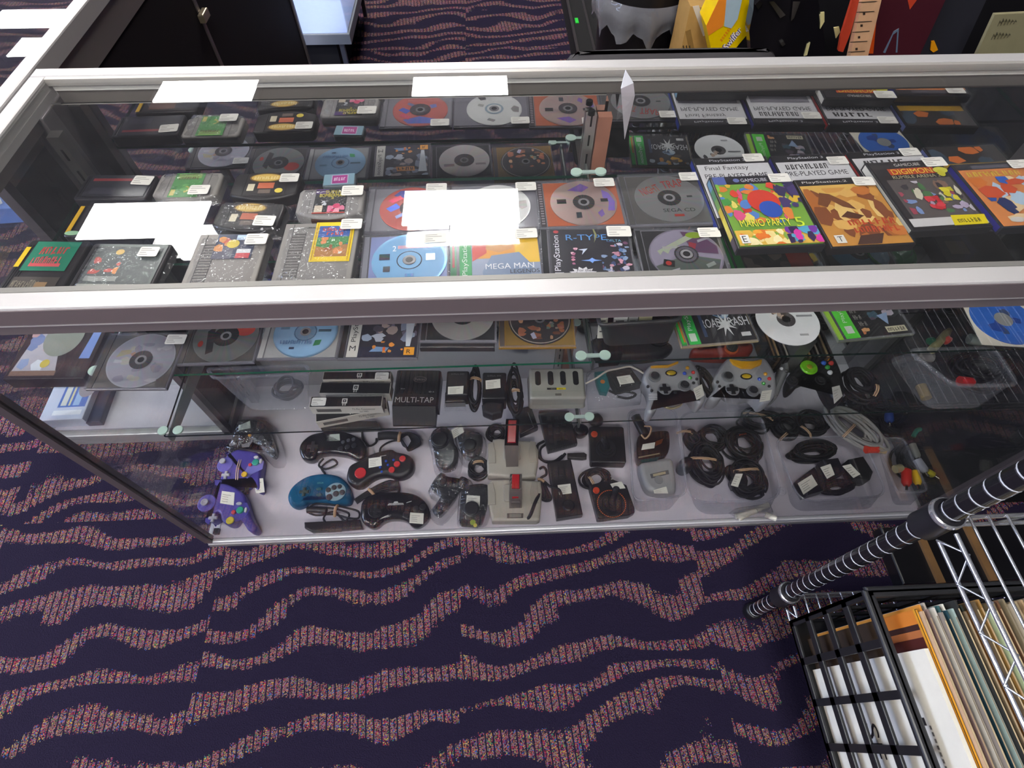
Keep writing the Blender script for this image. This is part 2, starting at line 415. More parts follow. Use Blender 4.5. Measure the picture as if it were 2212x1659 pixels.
# ------------------------------------------------------------------ room
H, DEP, LEN = .927, .5275, 1.86
ZA, ZB, ZC, ZD = .78, .59, .36, .032
YM = .465
CEIL = 3.8
mb = MB(mat='carpet'); mb.box(-6, 6, -4, 8.5, -.02, 0, '#221a33'); struct('floor', mb, 'dark navy carpet tiles with wavy multicoloured bands')
mb = MB(mat='matte'); mb.box(-6, 6, -4, 8.5, CEIL + .03, CEIL + .1, '#8d8a8c'); struct('ceiling', mb)
mb = MB(mat='matte'); mb.box(-6.1, -6, -4, 8.5, 0, CEIL + .03, '#8b87a0'); struct('wall_left', mb)
mb = MB(mat='matte'); mb.box(6, 6.1, -4, 8.5, 0, CEIL + .03, '#5a5560'); struct('wall_right', mb)
mb = MB(mat='matte'); mb.box(-6, 6, 8.5, 8.6, 0, CEIL + .03, '#6f6a72'); struct('wall_back', mb)
mb = MB(mat='matte'); mb.box(-6, 6, -4.1, -4, 0, CEIL + .03, '#6a6570'); struct('wall_front', mb)

LIGHTS = [(-2.35, 5.70, 'over the far left of the shop'), (.44, 5.73, 'over the far middle of the shop'), (-2.36, 3.58, 'over the left behind the counter'), (.47, 3.66, 'over the middle behind the counter'), (-4.9, 7.4, 'in the far left corner'),
    (-4.9, 1.2, 'added for fill by the left wall'), (-2.3, -.6, 'added for fill over the left of the aisle'), (.6, -.9, 'added for fill over the customer aisle'), (-4.9, -2.6, 'added for fill in the near left corner'), (-2.3, -2.8, 'added for fill near left by the entrance'), (.6, -2.9, 'added for fill near the front of the shop')]  # added unseen panels that brighten the case from the front
for cx, cy, lb in LIGHTS:
    t = thing('ceiling_light', 'white ceiling light panel ' + lb, 'light', (cx, cy, CEIL), 0, 'ceiling light panels')
    a = MB(mat='panel'); a.box(-.53, .53, -.235, .235, -.012, -.006, '#fff'); a.build('diffuser', t)
    a = MB(mat='matte')
    for x0, x1, y0, y1 in ((-.57, .57, -.27, -.235), (-.57, .57, .235, .27), (-.57, -.53, -.235, .235), (.53, .57, -.235, .235)): a.box(x0, x1, y0, y1, -.015, .03, '#d8d8d8')
    a.build('frame', t)

# ------------------------------------------------------------------ the glass showcase
case = thing('display_showcase', 'long glass showcase with silver frame full of game goods', 'display case', (0, 0, 0))
AL, AD, ADK = '#cfcbc9', '#8b8283', '#5f5659'
def frame_ring(m, x0, x1, y0, y1, z0, z1, w, col, mat='alu', bev=.003):
    m.box(x0, x1, y0, y0 + w, z0, z1, col, mat, bev); m.box(x0, x1, y1 - w, y1, z0, z1, col, mat, bev)
    m.box(x0, x0 + w, y0 + w, y1 - w, z0, z1, col, mat, bev); m.box(x1 - w, x1, y0 + w, y1 - w, z0, z1, col, mat, bev)
m = MB(mat='alu'); frame_ring(m, 0, LEN, 0, DEP, H - .03, H, .026, AL)
m.box(.026, LEN - .026, .026, .034, H - .012, H - .001, '#8e8b86'); m.box(.026, LEN - .026, DEP - .034, DEP - .026, H - .012, H - .001, '#b8b3ac')
m.build('top_frame', case)
m = MB(mat='alu'); m.box(.001, LEN - .001, -.0012, .001, H - .029, H - .004, '#7c7072'); m.box(.006, LEN - .006, .001, .004, H - .0345, H - .0325, '#e6e2e0'); m.build('front_shade_plate', case)  # dark plate and pale line put the rail's shade and highlight into colour
m = MB(mat='alu'); m.box(.006, LEN - .006, .002, .016, H - .050, H - .034, '#7c7274', bev=.003); m.box(.012, LEN - .012, .010, .014, H - .036, H - .028, '#1a1617')
m.box(.006, .02, .02, DEP - .02, H - .05, H - .034, '#8d8586'); m.box(LEN - .02, LEN - .006, .02, DEP - .02, H - .05, H - .034, '#8d8586')
m.build('glass_channel', case)
m = MB(mat='glass'); m.box(.026, LEN - .026, .026, DEP - .026, H - .010, H - .004, '#fff'); m.build('top_pane', case)
m = MB(mat='glass'); m.box(.018, LEN - .018, .004, .008, .03, H - .05, '#fff'); m.build('front_pane', case)
m = MB(mat='glass'); m.box(.008, .012, .018, .43, .03, H - .05, '#fff'); m.build('end_pane', case)
m = MB(mat='glass'); m.box(LEN - .012, LEN - .008, .018, .43, .03, H - .05, '#fff'); m.build('end_pane', case)
for x in (0, LEN - .018):
    m = MB(mat='alu'); m.box(x, x + .018, 0, .018, .03, H - .03, ADK, bev=.002); m.build('corner_post', case)
for x in (0, LEN - .03):
    m = MB(mat='alu'); m.box(x, x + .03, .43, DEP, .03, H - .03, '#7d7778', bev=.002); m.build('rear_post', case)
m = MB(mat='alu'); frame_ring(m, 0, LEN, 0, DEP, 0, .016, .02, '#8d8a8c'); frame_ring(m, 0.002, LEN - .002, .002, DEP - .002, .016, .0305, .010, '#cfced2', bev=.002); m.build('base_frame', case)
m = MB(mat='paper'); m.box(.013, LEN - .013, .013, YM + .02, .012, ZD, '#d9d1dc'); m.build('deck', case)
HB = WY((800, 213), YM).z
ZW0, ZW1 = WY((800, 184), .498).z, min(WY((800, 160), .498).z, H - .0105)
m = MB(mat='alu'); m.box(.03, LEN - .03, .499, .501, HB - .06, ZW1, '#8f8680'); m.build('door_header', case)
m = MB(mat='paper'); m.box(.03, LEN - .03, .497, .499, ZW0, ZW1, '#f4f0e8'); m.build('lit_header_band', case)  # pale band puts the lit lip of the back rail into colour
HB2 = WY((1500, 199), YM + .014).z
for x0, x1, y, ht in ((.03, .95, YM, HB), (.93, LEN - .03, YM + .014, HB2)):
    m = MB(mat='mirror'); m.box(x0, x1, y, y + .006, ZD + .001, ht - .001, '#fff'); d = m.build('mirror_door', case)
m = MB(mat='metal'); m.box(.918, .936, .452, .463, ZD, H - .055, '#b0aaa5')
for i in range(22): m.box(.9255, .9285, .4508, .4521, .075 + i * .037, .095 + i * .037, '#2a2625')
m.cyl(.925, .45, H - .052, H - .044, .006, '#2a2a2a'); m.build('slotted_upright', case)
m = MB(mat='wood'); m.box(.938, .962, .446, .463, ZD, H - .055, '#a06a55'); m.build('brown_stile', case)  # brown strip beside the slotted upright
for z in (ZA, ZB, ZC):
    m = MB(mat='metal'); m.hexa([(.925, .13, z - .022), (.929, .13, z - .022), (.929, .452, z - .05), (.925, .452, z - .05)], [(.925, .13, z - .001), (.929, .13, z - .001), (.929, .452, z - .001), (.925, .452, z - .001)], '#8c9390')
    b = m.build('shelf_bracket', case)
    for y in ((.142, .405) if z != ZA else (.414,)):
        m = MB(mat='plastic')
        for dx in (-.022, .022): m.cyl(.927 + dx, y, z + .0063, z + .010, .0105, '#b9d2c4')
        m.box(.912, .942, y - .004, y + .004, z + .0063, z + .009, '#a9bdb5'); m.build('glass_clip', b)
m = MB(mat='metal')
m.box(.03, .05, .41, .43, ZD, H - .05, '#8d8985')
for i in range(20): m.box(.0385, .0415, .4085, .4102, .075 + i * .04, .095 + i * .04, '#2a2625')
m.build('slotted_upright', case)
for z in (ZB, ZC):
    m = MB(mat='metal'); m.hexa([(.038, .13, z - .022), (.042, .13, z - .022), (.042, .41, z - .05), (.038, .41, z - .05)], [(.038, .13, z - .001), (.042, .13, z - .001), (.042, .41, z - .001), (.038, .41, z - .001)], '#8c9390'); b = m.build('shelf_bracket', case)
    m = MB(mat='plastic'); m.cyl(.062, .142, z + .0063, z + .010, .0105, '#b9d2c4'); m.cyl(.03, .142, z + .0063, z + .010, .0105, '#b9d2c4'); m.build('glass_clip', b)
m = MB(mat='plastic'); m.box(.02, .032, .02, .034, ZD + .0005, ZD + .012, '#111'); m.box(.022, .03, .034, .075, ZD + .0005, ZD + .004, '#d8d8dc'); m.build('deck_clip', case)

# glass shelves: two panes on each level
for z, lv, ec in ((ZA, 'top', '#0b3d30'), (ZB, 'middle', '#0f6a4c'), (ZC, 'bottom', '#0a1f1a')):  # edge colour per level: the glow of lit glass edges put into colour
    for x0, x1, sd in ((.034, .9235, 'left'), (.9305, LEN - .034, 'right')):
        s = MB(mat='shelf_glass')
        v = [(x, y, zz) for zz in (z, z + .006) for x, y in ((x0, .13), (x1, .13), (x1, .4075), (x0, .4075))]
        s.add(v, [(3, 2, 1, 0), (4, 5, 6, 7)], '#fff', 'shelf_glass')
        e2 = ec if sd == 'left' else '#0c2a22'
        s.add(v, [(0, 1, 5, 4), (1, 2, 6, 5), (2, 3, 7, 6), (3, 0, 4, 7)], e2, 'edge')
        tag(s.build('glass_shelf'), 'clear glass shelf on the %s level of the showcase, %s bay' % (lv, sd), 'shelf', 'glass shelves in the showcase')
SA, SB, SCZ = ZA + .0065, ZB + .0065, ZC + .0065      # resting heights

# ------------------------------------------------------------------ neighbouring showcase on the left, seen end on
nb_ = thing('display_showcase', 'second glass showcase at the left with black rear doors', 'display case', (-.35, 1.2, 0))
NX0, NX1, NY0, NY1 = -.51, -.006, .31, 2.03
m = MB(nb_, 'alu'); frame_ring(m, NX0, NX1, NY0, NY1, H - .03, H, .028, AL); m.build('top_frame', nb_)
m = MB(nb_, 'alu'); m.box(NX1 - .02, NX1 - .004, NY0 + .02, NY1 - .02, H - .085, H - .03, '#8a8280'); m.box(NX0 + .006, NX1 - .006, NY0 + .005, NY0 + .018, H - .05, H - .03, '#8d8586'); m.build('door_header', nb_)
m = MB(nb_, 'glass'); m.box(NX0 + .028, NX1 - .028, NY0 + .028, NY1 - .028, H - .01, H - .004, '#fff'); m.build('top_pane', nb_)
m = MB(nb_, 'glass'); m.box(NX0 + .018, NX1 - .018, NY0 + .006, NY0 + .011, .045, H - .05, '#fff'); m.build('end_pane', nb_)
for x in (NX0, NX1 - .018):
    for y in (NY0, NY1 - .018):
        m = MB(nb_, 'alu'); m.box(x, x + .018, y, y + .018, .03, H - .03, '#6a6365', bev=.002); m.build('corner_post', nb_)
m = MB(nb_, 'alu'); frame_ring(m, NX0, NX1, NY0, NY1, 0, .046, .02, '#a9a6a6'); m.build('base_frame', nb_)
m = MB(nb_, 'paper'); m.box(NX0 + .02, NX1 - .02, NY0 + .02, NY1 - .02, .02, .05, '#cfcad6'); m.build('deck', nb_)
for y0, y1 in ((NY0 + .02, 1.205), (1.222, NY1 - .02)):
    m = MB(nb_, 'matte'); m.box(NX1 - .016, NX1 - .006, y0, y1, .05, H - .086, '#191216'); d = m.build('door', nb_)
m = MB(nb_, 'metal'); m.box(NX1 - .015, NX1 - .003, 1.206, 1.221, .05, H - .086, '#8d8382'); m.build('door_edge_strip', nb_)
m = MB(nb_, 'metal'); m.box(NX1 - .003, NX1 + .012, 1.19, 1.235, .70, .72, '#b8a98f', bev=.003); m.build('lock', nb_)
m = MB(nb_, 'shelf_glass'); m.box(NX0 + .03, NX1 - .03, NY0 + .03, 1.1, .50, .506, '#fff'); m.build('inner_shelf', nb_)
m = MB(nb_, 'shelf_glass'); m.box(NX0 + .03, NX1 - .03, NY0 + .03, 1.1, .75, .756, '#fff'); m.build('inner_shelf', nb_)
def simple_box(name, label, cat, x, y, z, w, d, h, rz, colr, art=None, group=None):
    t = thing(name, label, cat, (x, y, z), radians(rz), group)
    a = MB(mat='print'); a.box(-w / 2, w / 2, -d / 2, d / 2, 0, h, colr, bev=.002); a.build('carton', t)
    b = MB(mat='print').art(w * .94, d * .94, h + .0005)
    if art: art(b)
    b.build('printed_lid', t); return t
m = MB(nb_, 'shelf_glass'); m.box(NX0 + .03, NX1 - .03, NY0 + .03, 1.1, .245, .251, '#fff'); m.build('inner_shelf', nb_)
def nbox(label, q, zt, h, colr, art):
    c, a, w, d = rect4(q, zt); return simple_box('game_box', label, 'box', c.x, max(c.y, NY0 + .03 + d / 2), zt - h, w, d, h, math.degrees(a) * .3, colr, art)
nbox('dark brown box with comic art and grey disc in the left showcase', [(75, 690), (245, 700), (165, 832), (10, 822)], .29, .038, '#2a1a1e',
    lambda b: b.R(0, 0, 1, 1, '#2f1d22').Pg([(.02, .04), (.62, .04), (.5, .5), (.3, .98), (.12, .98)], '#b9b3bd').blobs(12, ['#8fa0c8', '#d8d4dc', '#c8a0a0', '#e0e4f0', '#7a8ab8'], .04, .06, .45, .9, .05, .14, 3).R(.02, .02, .62, .10, '#8a6a5a').E(.42, .22, .06, .07, '#d8c04a').E(.5, .68, .26, .34, '#8f9288', None, 30).Pg([(.84, .3), (.98, .3), (.98, .85), (.88, .85)], '#7f98d8'))
nbox('white and blue box with a grey disc on the deck of the left showcase', [(110, 836), (195, 838), (178, 922), (78, 930)], .09, .039, '#d5dcf0',
    lambda b: b.R(0, 0, 1, 1, '#ccd6ee').R(.3, .28, .98, .98, '#4f78c8').R(.36, .32, .5, .96, '#dfe4e0').R(.55, .32, .6, .95, '#d8d8b0').R(.66, .32, .82, .8, '#9cc1ee').E(.88, .78, .22, .26, '#9a949c', None, 26).R(.25, .08, .95, .2, '#eef2fb'))
nbox('navy blue box at the right on the deck of the left showcase', [(203, 838), (232, 838), (222, 920), (190, 924)], .07, .019, '#252c48', lambda b: b.R(.1, .1, .9, .9, '#2d3654'))
for i, (x, y, c, lb) in enumerate(((-.10, .425, '#6f94e6', 'light blue game box high in the left showcase'), (-.27, .42, '#dcd8e2', 'white wrapped game box high in the left showcase'), (-.13, .58, '#9aa9d8', 'lavender game box at the back of the left showcase'), (-.40, .45, '#3f6fc9', 'deep blue game box high in the left showcase'))):
    simple_box('game_box', lb, 'box', x, y, .7565, .125, .15, .03, (4, -6, 3, 9)[i], c, lambda b, i=i: b.blobs(9, [['#3d63d0', '#7fb0f0', '#1e9fb5', '#e8ecf6'], ['#bfb6c4', '#f4f2ee', '#8c8897', '#29b184'], ['#5b6bb0', '#c9d0f0', '#7fa0e0', '#fff'], ['#7fa8f2', '#2d53b0', '#cfe0fb', '#d9c24a']][i], .03, .03, .97, .97, .1, .3, 20 + i))
simple_box('game_box', 'yellow edged black box in the left showcase', 'box', -.25, .62, .7565, .14, .14, .03, -5, '#2d2723', lambda b: b.R(0, 0, 1, 1, '#2d2723').R(0, 0, 1, .3, '#9a8a2c').R(.1, .3, .8, .9, '#6a6258'))
# ------------------------------------------------------------------ helpers for goods
def sticker(parent, root, p, z, ang, w=.036, h=.026, label='white price sticker', flip=False, tint='#efeae2'):
    """small printed price label lying at world point p"""
    a = MB(mat='paper'); inv = Matrix.Rotation(-root.rotation_euler.z, 3, 'Z')
    q = inv @ (Vector((p[0], p[1], z)) - Vector(root.location)); an = ang - root.rotation_euler.z
    c, s = cos(an), sin(an)
    def P(x, y, dz): return (q.x + c * x - s * y, q.y + s * x + c * y, q.z + dz)
    a.add([P(x, y, .0003) for x, y in rrect(-w / 2, w / 2, -h / 2, h / 2, .003, 3)], [range(16)], tint)
    for i, (x0, x1, y) in enumerate(((-.42, .1, .3), (-.42, .3, .12), (-.42, -.1, -.1), (-.42, .0, -.3))):
        a.add([P(x0 * w, y * h - h * .03, .0004), P(x1 * w, y * h - h * .03, .0004), P(x1 * w, y * h + h * .03, .0004), P(x0 * w, y * h + h * .03, .0004)], [(0, 1, 2, 3)], '#a8a49e')
    return a.build('price_sticker', parent)
def uvw(t, w, h, u, v, z):                      # local rectangle coordinates -> world
    x, y = (u - .5) * w, (v - .5) * h; a = t.rotation_euler.z
    return Vector((t.location.x + cos(a) * x - sin(a) * y, t.location.y + sin(a) * x + cos(a) * y, z))
def sleeve(t, w, d, h, seed=0):
    """crinkled clear plastic bag around a boxed thing, local frame"""
    r = random.Random(seed); a = MB(mat='film'); n = 7; g = []
    for i in range(n + 1):
        for j in range(n + 1):
            e = min(i, n - i, j, n - j)
            x = (i / n - .5) * w; y = (j / n - .5) * d
            z = h + r.uniform(.0006, .0035) if e > 0 else h * .35
            g.append((x + r.uniform(-.002, .002), y + r.uniform(-.002, .002), z))
    f = [(i * (n + 1) + j, (i + 1) * (n + 1) + j, (i + 1) * (n + 1) + j + 1, i * (n + 1) + j + 1) for i in range(n) for j in range(n)]
    a.add(g, f, '#fff', None, True)
    return a.build('plastic_bag', t)
def jewel(label, rect, z, kind, artfn=None, spine='#1c1a1c', tray='#56535a', th=.0102, st=None, group=None, disc='#c9c9cc', discart=None, name='disc_case', lidded=True, hinge=.09, spineart=None, rear='#77747a', stw=.036):
    c, a, w, d = rect
    t = thing(name, label, 'game case', (c.x, c.y, z), a, group)
    m = MB(mat='gloss'); m.box(-w / 2, w / 2, -d / 2, d / 2, 0, th * .45, rear, bev=.0012)
    m.box(-w / 2 + w * hinge, w / 2 - .004, -d / 2 + .004, d / 2 - .004, th * .45, th * .55, tray)
    m.build('tray', t)
    m = MB(mat='gloss').art(w * (hinge - .015), d * .94, th * .62); m.a = (0, 0, 1, 1)
    x0 = -w / 2 + .002; x1 = -w / 2 + w * hinge - .002
    m.box(x0, x1, -d / 2 + .003, d / 2 - .003, th * .45, th * .62, spine)
    if spineart:
        m.art(x1 - x0, d - .008, th * .63); o = (x0 + x1) / 2
        k = len(m.v); spineart(m)
        for i in range(k, len(m.v)): m.v[i] = m.v[i] + Vector((o, 0, 0))
    m.build('hinge_spine', t)
    if kind == 'disc':
        R = min(.0595, d * .485); cx = w * hinge * .5
        m = MB(mat='disc')
        m.lathe([(.0075, 0), (R, 0), (R, .0012), (.0075, .0012), (.0075, 0)], 0, 0, 0, disc, None, 48, sm=False)
        m.art(2 * R, 2 * R, .0014)
        m.E(.5, .5, .19, .19, '#3b393b', 'print', 28) if not discart else discart(m)
        m.E(.5, .5, .085, .085, '#8d8a8c', 'gloss'); m.E(.5, .5, .05, .05, '#1d1c1d', 'gloss')
        dd = m.build('disc', t); dd.location = (cx, 0, th * .56)
    else:
        m = MB(mat='print').art((w - w * hinge - .006), d - .006, th * .62)
        m.R(0, 0, 1, 1, '#222'); artfn(m); dd = m.build('cover_insert', t); dd.location = (w * hinge * .5, 0, 0)
    if lidded:
        m = MB(mat='lid'); m.box(-w / 2, w / 2, -d / 2, d / 2, th * .8, th, '#fff')
        for y in (-d / 2, d / 2 - .0015): m.box(-w / 2, w / 2, y, y + .0015, th * .45, th * .8, '#d8d8dc', 'clear')
        for x in (-w / 2, w / 2 - .0015): m.box(x, x + .0015, -d / 2, d / 2, th * .45, th * .8, '#d8d8dc', 'clear')
        m.build('lid', t)
    if st: sticker(t, t, uvw(t, w, d, st[0], st[1], 0), z + th + .0002, a + radians(st[2] if len(st) > 2 else 0), stw, stw * .62)
    return t
def keepcase(label, rect, z, art, spine, th=.0145, st=None, shell='#17161a', group=None, stw=.036, front=None):
    c, a, w, d = rect
    t = thing('game_case', label, 'game case', (c.x, c.y, z), a, group)
    m = MB(mat='plastic'); m.box(-w / 2, w / 2, -d / 2, d / 2, 0, th, shell, bev=.002); m.build('shell', t)
    m = MB(mat='print').art(w - .006, d - .006, th + .0004); art(m); m.build('cover_insert', t)
    m = MB(mat='print')
    m.add([(-w / 2 - .0004, -d / 2 + .004, .002), (-w / 2 - .0004, d / 2 - .004, .002), (-w / 2 - .0004, d / 2 - .004, th - .002), (-w / 2 - .0004, -d / 2 + .004, th - .002)], [(3, 2, 1, 0)], spine)
    n = 6
    if isinstance(spine, str) and front:
        for i, cc in enumerate(front):
            y0 = -d / 2 + .004 + (d - .008) * i / len(front); y1 = y0 + (d - .008) / len(front)
            m.add([(-w / 2 - .0006, y0, .002), (-w / 2 - .0006, y1, .002), (-w / 2 - .0006, y1, th - .002), (-w / 2 - .0006, y0, th - .002)], [(3, 2, 1, 0)], cc)
    m.build('spine_label', t)
    m = MB(mat='lid'); m.add([(-w / 2 + .001, -d / 2 + .001, th + .003), (w / 2 - .001, -d / 2 + .001, th + .003), (w / 2 - .001, d / 2 - .001, th + .003), (-w / 2 + .001, d / 2 - .001, th + .003)], [(0, 1, 2, 3)], '#fff'); m.build('clear_sleeve', t)
    if st: sticker(t, t, uvw(t, w, d, st[0], st[1], 0), z + th + .0035, a + radians(st[2] if len(st) > 2 else 0), stw, stw * .62)
    return t
def cartridge(label, rect, z, th, col, shape, lab, art, st=None, bag=False, group=None, extra=None, seed=0, lip=None):
    c, a, w, d = rect
    t = thing('game_cartridge', label, 'game cartridge', (c.x, c.y, z), a, group)
    m = MB(mat='plastic'); hw, hd = w / 2, d / 2
    if shape == 'nes':
        o = [(-hw, -hd), (hw, -hd), (hw, hd), (-hw, hd)]; m.slab(o, 0, th, col, None, .002)
        x0 = -hw + w * .13; x1 = -hw + w * .30
        for i in range(16):
            y = -hd + d * .12 + i * d * .045; m.box(x0, x1, y, y + d * .02, th, th + .0008, '#5f5a58')
        m.box(x1, x1 + .001, -hd, hd * .7, th, th + .0006, '#4a4644'); m.box(x0 - .001, x0, -hd, hd * .95, th, th + .0006, '#4a4644')
        m.box(x1, hw - .01, hd - .012, hd - .010, th, th + .0008, '#4a4644')
        m.box(-hw + .012, hw - .012, -hd - .001, -hd + .001, .003, th - .004, '#1d1a1a')
    elif shape == 'round':                       # bowed front edge, stepped shoulders
        o = [(-hw, hd * .8), (-hw, -hd * .55)] + [(hw * x, -hd * (.62 + .38 * cos(x * pi / 2))) for x in (-.92, -.75, -.5, -.25, 0, .25, .5, .75, .92)] + [(hw, -hd * .55), (hw, hd * .8), (hw * .9, hd), (-hw * .9, hd)]
        m.slab(o, 0, th, col, None, .004, 4, True)
        for x in (-.62, .62): m.box(hw * x - .0006, hw * x + .0006, -hd * .7, hd * .95, th, th + .0004, '#77726f' if lin(col)[0] > .1 else '#0a090a')
    else:                                        # plain rectangular with grooves
        m.slab(rrect(-hw, hw, -hd, hd, .006), 0, th, col, None, .003)
        for i in range(4): m.box(-hw + .006 + i * .004, -hw + .0075 + i * .004, -hd * .8, hd * .8, th, th + .0006, '#0c0b0c')
    m.build('shell', t)
    if lip:
        m = MB(mat='matte'); m.box(-hw * .5, hw * .5, -hd - .0012, -hd + .006, .003, th - .004, lip); m.build('connector_edge', t)
    u0, v0, u1, v1 = lab
    m = MB(mat='print').art(w, d, th + .001, u0, v0, u1, v1); art(m); m.build('label', t)
    if extra: extra(t, w, d, th)
    if bag: sleeve(t, w * 1.10, d * 1.08, th + .002, seed)
    if st: sticker(t, t, uvw(t, w, d, st[0], st[1], 0), z + th + (.005 if bag else .002), a + radians(st[2] if len(st) > 2 else 0), st[3] if len(st) > 3 else .032, (st[3] if len(st) > 3 else .032) * .7)
    return t
def px(*l): return list(l)

# ------------------------------------------------------------------ top shelf, front row
RD = .122
cartridge('black cartridge with green label and red lettering at the left end of the front row', rectE(A7(370, 650), A7(1090, 660), SA + .018, .125), SA, .018, '#1f1a1b', 'plain', (.16, .1, .88, .96),
    lambda b: b.R(0, .42, 1, 1, '#1f7a5e').R(.0, 0, 1, .3, '#4a423c').G(.18, .74, .66, .17, '#c4433f', 5).R(.13, .5, .82, .56, '#d6555a').G(.13, .52, .68, .18, '#d6555a', 8).G(.03, .1, .6, .14, '#8f8573', 11).R(.55, .06, .8, .2, '#a5825c'), seed=1,
    extra=lambda t, w, d, th: MB(mat='print').art(w, d, th + .0012).R(.03, .52, .11, .86, '#e8c21c').build('end_label', t))
cartridge('black bagged cartridge with orange and grey label second in the front row', rectE(A7(1120, 690), A7(2070, 700), SA + .018, .115), SA, .018, '#242122', 'plain', (.1, .12, .96, .97),
    lambda b: b.R(0, 0, 1, 1, '#4b5350').blobs(10, ['#d8612f', '#e08a3a', '#c24a38', '#59615c'], .05, .35, .45, .85, .05, .13, 4).R(0, 0, 1, .14, '#a9a99c').R(.05, .2, .5, .3, '#8f918a').E(.36, .82, .06, .06, '#d9b04a'), st=(.78, .8, 0, .03), bag=True, seed=2)
cartridge('grey cartridge in a shiny bag with blue and red label third in the front row', rectE(A8(400, 750), A8(1120, 740), SA + .018, .130), SA, .018, '#8d8681', 'nes', (.28, .56, .84, .98),
    lambda b: b.R(0, 0, 1, 1, '#27304f').R(0, 0, .5, .5, '#4b4a5c').blobs(6, ['#c8522f', '#d98c3f', '#d43a3a'], 0, .3, .4, .9, .08, .2, 5).E(.45, .6, .16, .17, '#e2c83a').R(.6, .02, .95, .3, '#c8353f').R(.6, .22, .95, .38, '#d9dade').R(.5, .75, .75, .95, '#b6cdea'), st=(.86, .86, 0, .034), bag=True, seed=6)
cartridge('grey cartridge with bright yellow bordered label beside the blue disc case', rectE(A8(1290, 640), A8(2060, 625), SA + .018, .134), SA, .018, '#85807c', 'nes', (.42, .34, .94, 1.0),
    lambda b: b.R(0, 0, 1, 1, '#f2cf12').R(.1, .12, .9, .9, '#2e5fb0').R(.1, .12, .9, .42, '#b57a3d').Pg([(.1, .38), (.5, .3), (.9, .45), (.9, .62), (.1, .6)], '#3f8a45').G(.2, .76, .6, .1, '#d8452e', 6).G(.3, .65, .45, .09, '#d8452e', 4).blobs(9, ['#e08a4a', '#e8e2d6', '#d8623c', '#a55b32'], .2, .18, .8, .6, .05, .12, 9).R(.04, .02, .07, .98, '#c99f10').R(.93, .02, .96, .98, '#c99f10'), st=(.90, .93, 0, .034), bag=True, seed=11)
jewel('disc case with a light blue disc in the front row', rectE((785, 506), (969, 497), SA + .01, RD), SA, 'disc', spine='#8a8a92', tray='#8d97c4', st=(.84, .86), disc='#7fb4dc',
    discart=lambda b: b.E(.5, .5, .47, .47, '#79b1dc', 'print', 40).T('2', .27, .68, .05, .1, '#f0f4f8').R(.34, .72, .8, .78, '#b08a96').E(.5, .5, .17, .17, '#1c2a3a', 'print', 26).E(.5, .5, .155, .155, '#7fb4dc', 'print', 26).E(.5, .5, .09, .09, '#2a2a2c').R(.1, .52, .24, .63, '#1d2433').R(.16, .3, .25, .4, '#4a4f58').R(.72, .48, .84, .6, '#eceae4').R(.45, .2, .56, .25, '#3f6f9c'))
jewel('disc case with green spine strip and orange yellow cover in the front row', rectE((970, 495), (1161.5, 487.5), SA + .01, RD), SA, 'cover',
    lambda b: b.R(0, 0, 1, 1, '#9aa6bd').R(.16, .45, 1, 1, '#f0a22c').R(.7, .35, 1, 1, '#f6c52a').Pg([(.16, .4), (.34, .55), (.36, 1), (.16, 1)], '#d9472c').Pg([(.28, .2), (.4, .5), (.75, .55), (.9, .3), (.85, .0), (.3, 0)], '#7d90ad').Pg([(.33, .62), (.5, .55), (.66, .62), (.74, .86), (.52, .98), (.36, .86)], '#d89a4c').Pg([(.36, .74), (.74, .78), (.72, .99), (.4, .99)], '#4a3030').R(0, 0, .15, 1, '#2aa552').T('PlayStation', .115, .14, .62, .09, '#e8f4ea', None, 90).R(.03, .87, .12, .97, '#1f1416').T('MEGA MAN', .32, .24, .6, .1, '#f2f2f4').T('LEGENDS', .62, .15, .36, .07, '#2b2a30').T('CAPCOM', .7, .03, .24, .06, '#e0872a'),
    spine='#1f8a44', st=(.86, .86), spineart=lambda b: b.R(.1, .05, .9, .95, '#2f7a48').R(.3, .3, .7, .8, '#9c3a32'))
jewel('disc case with black space ship cover and white spine lettering in the front row', rectE((1165.5, 490), (1357.7, 488.7), SA + .01, RD), SA, 'cover',
    lambda b: b.R(0, 0, 1, 1, '#1b1622').T('PlayStation', .13, .2, .62, .11, '#eceaf0', None, 90).R(.03, .02, .14, .17, '#d8d6d8').T('M', .05, .05, .07, .09, '#1a1a1a').E(.08, .95, .035, .03, '#c83a3a').T('R-TYPE', .2, .78, .52, .11, '#5aa0e8').T('DELTA', .72, .74, .18, .05, '#7fc8e8').blobs(46, ['#e0a0b0', '#8fa6c8', '#c98a9c', '#5f7fae', '#d8d0e0', '#7a4a6a', '#3a4a78'], .62, .1, .99, .75, .015, .06, 12).blobs(12, ['#d88aa0', '#b56a8a', '#e6b8c4'], .24, .3, .34, .62, .02, .035, 13).Pg([(.34, .58), (.46, .6), (.38, .48), (.40, .56)], '#cfd8ea').Pg([(.36, .37), (.46, .385), (.5, .42), (.54, .385), (.62, .37), (.52, .355), (.5, .32), (.47, .355)], '#7fa8f0').Pg([(.24 + .13 + .14 * cos(t * .2618) * (1.25 if t % 2 else .85), .13 + .1 * sin(t * .2618) * (1.25 if t % 2 else .85)) for t in range(24)], '#e6e2e6').T('For the', .3, .165, .17, .045, '#1b1622').T('first time', .28, .11, .2, .045, '#1b1622').T('in 3D!', .31, .055, .13, .045, '#1b1622').T('agetec', .7, .02, .24, .06, '#e84a78').Pg([(.55, .7), (.6, .85), (.57, .98), (.55, .98), (.57, .85)], '#8a8a5a'),
    spine='#151316', st=(.88, .90), stw=.04)
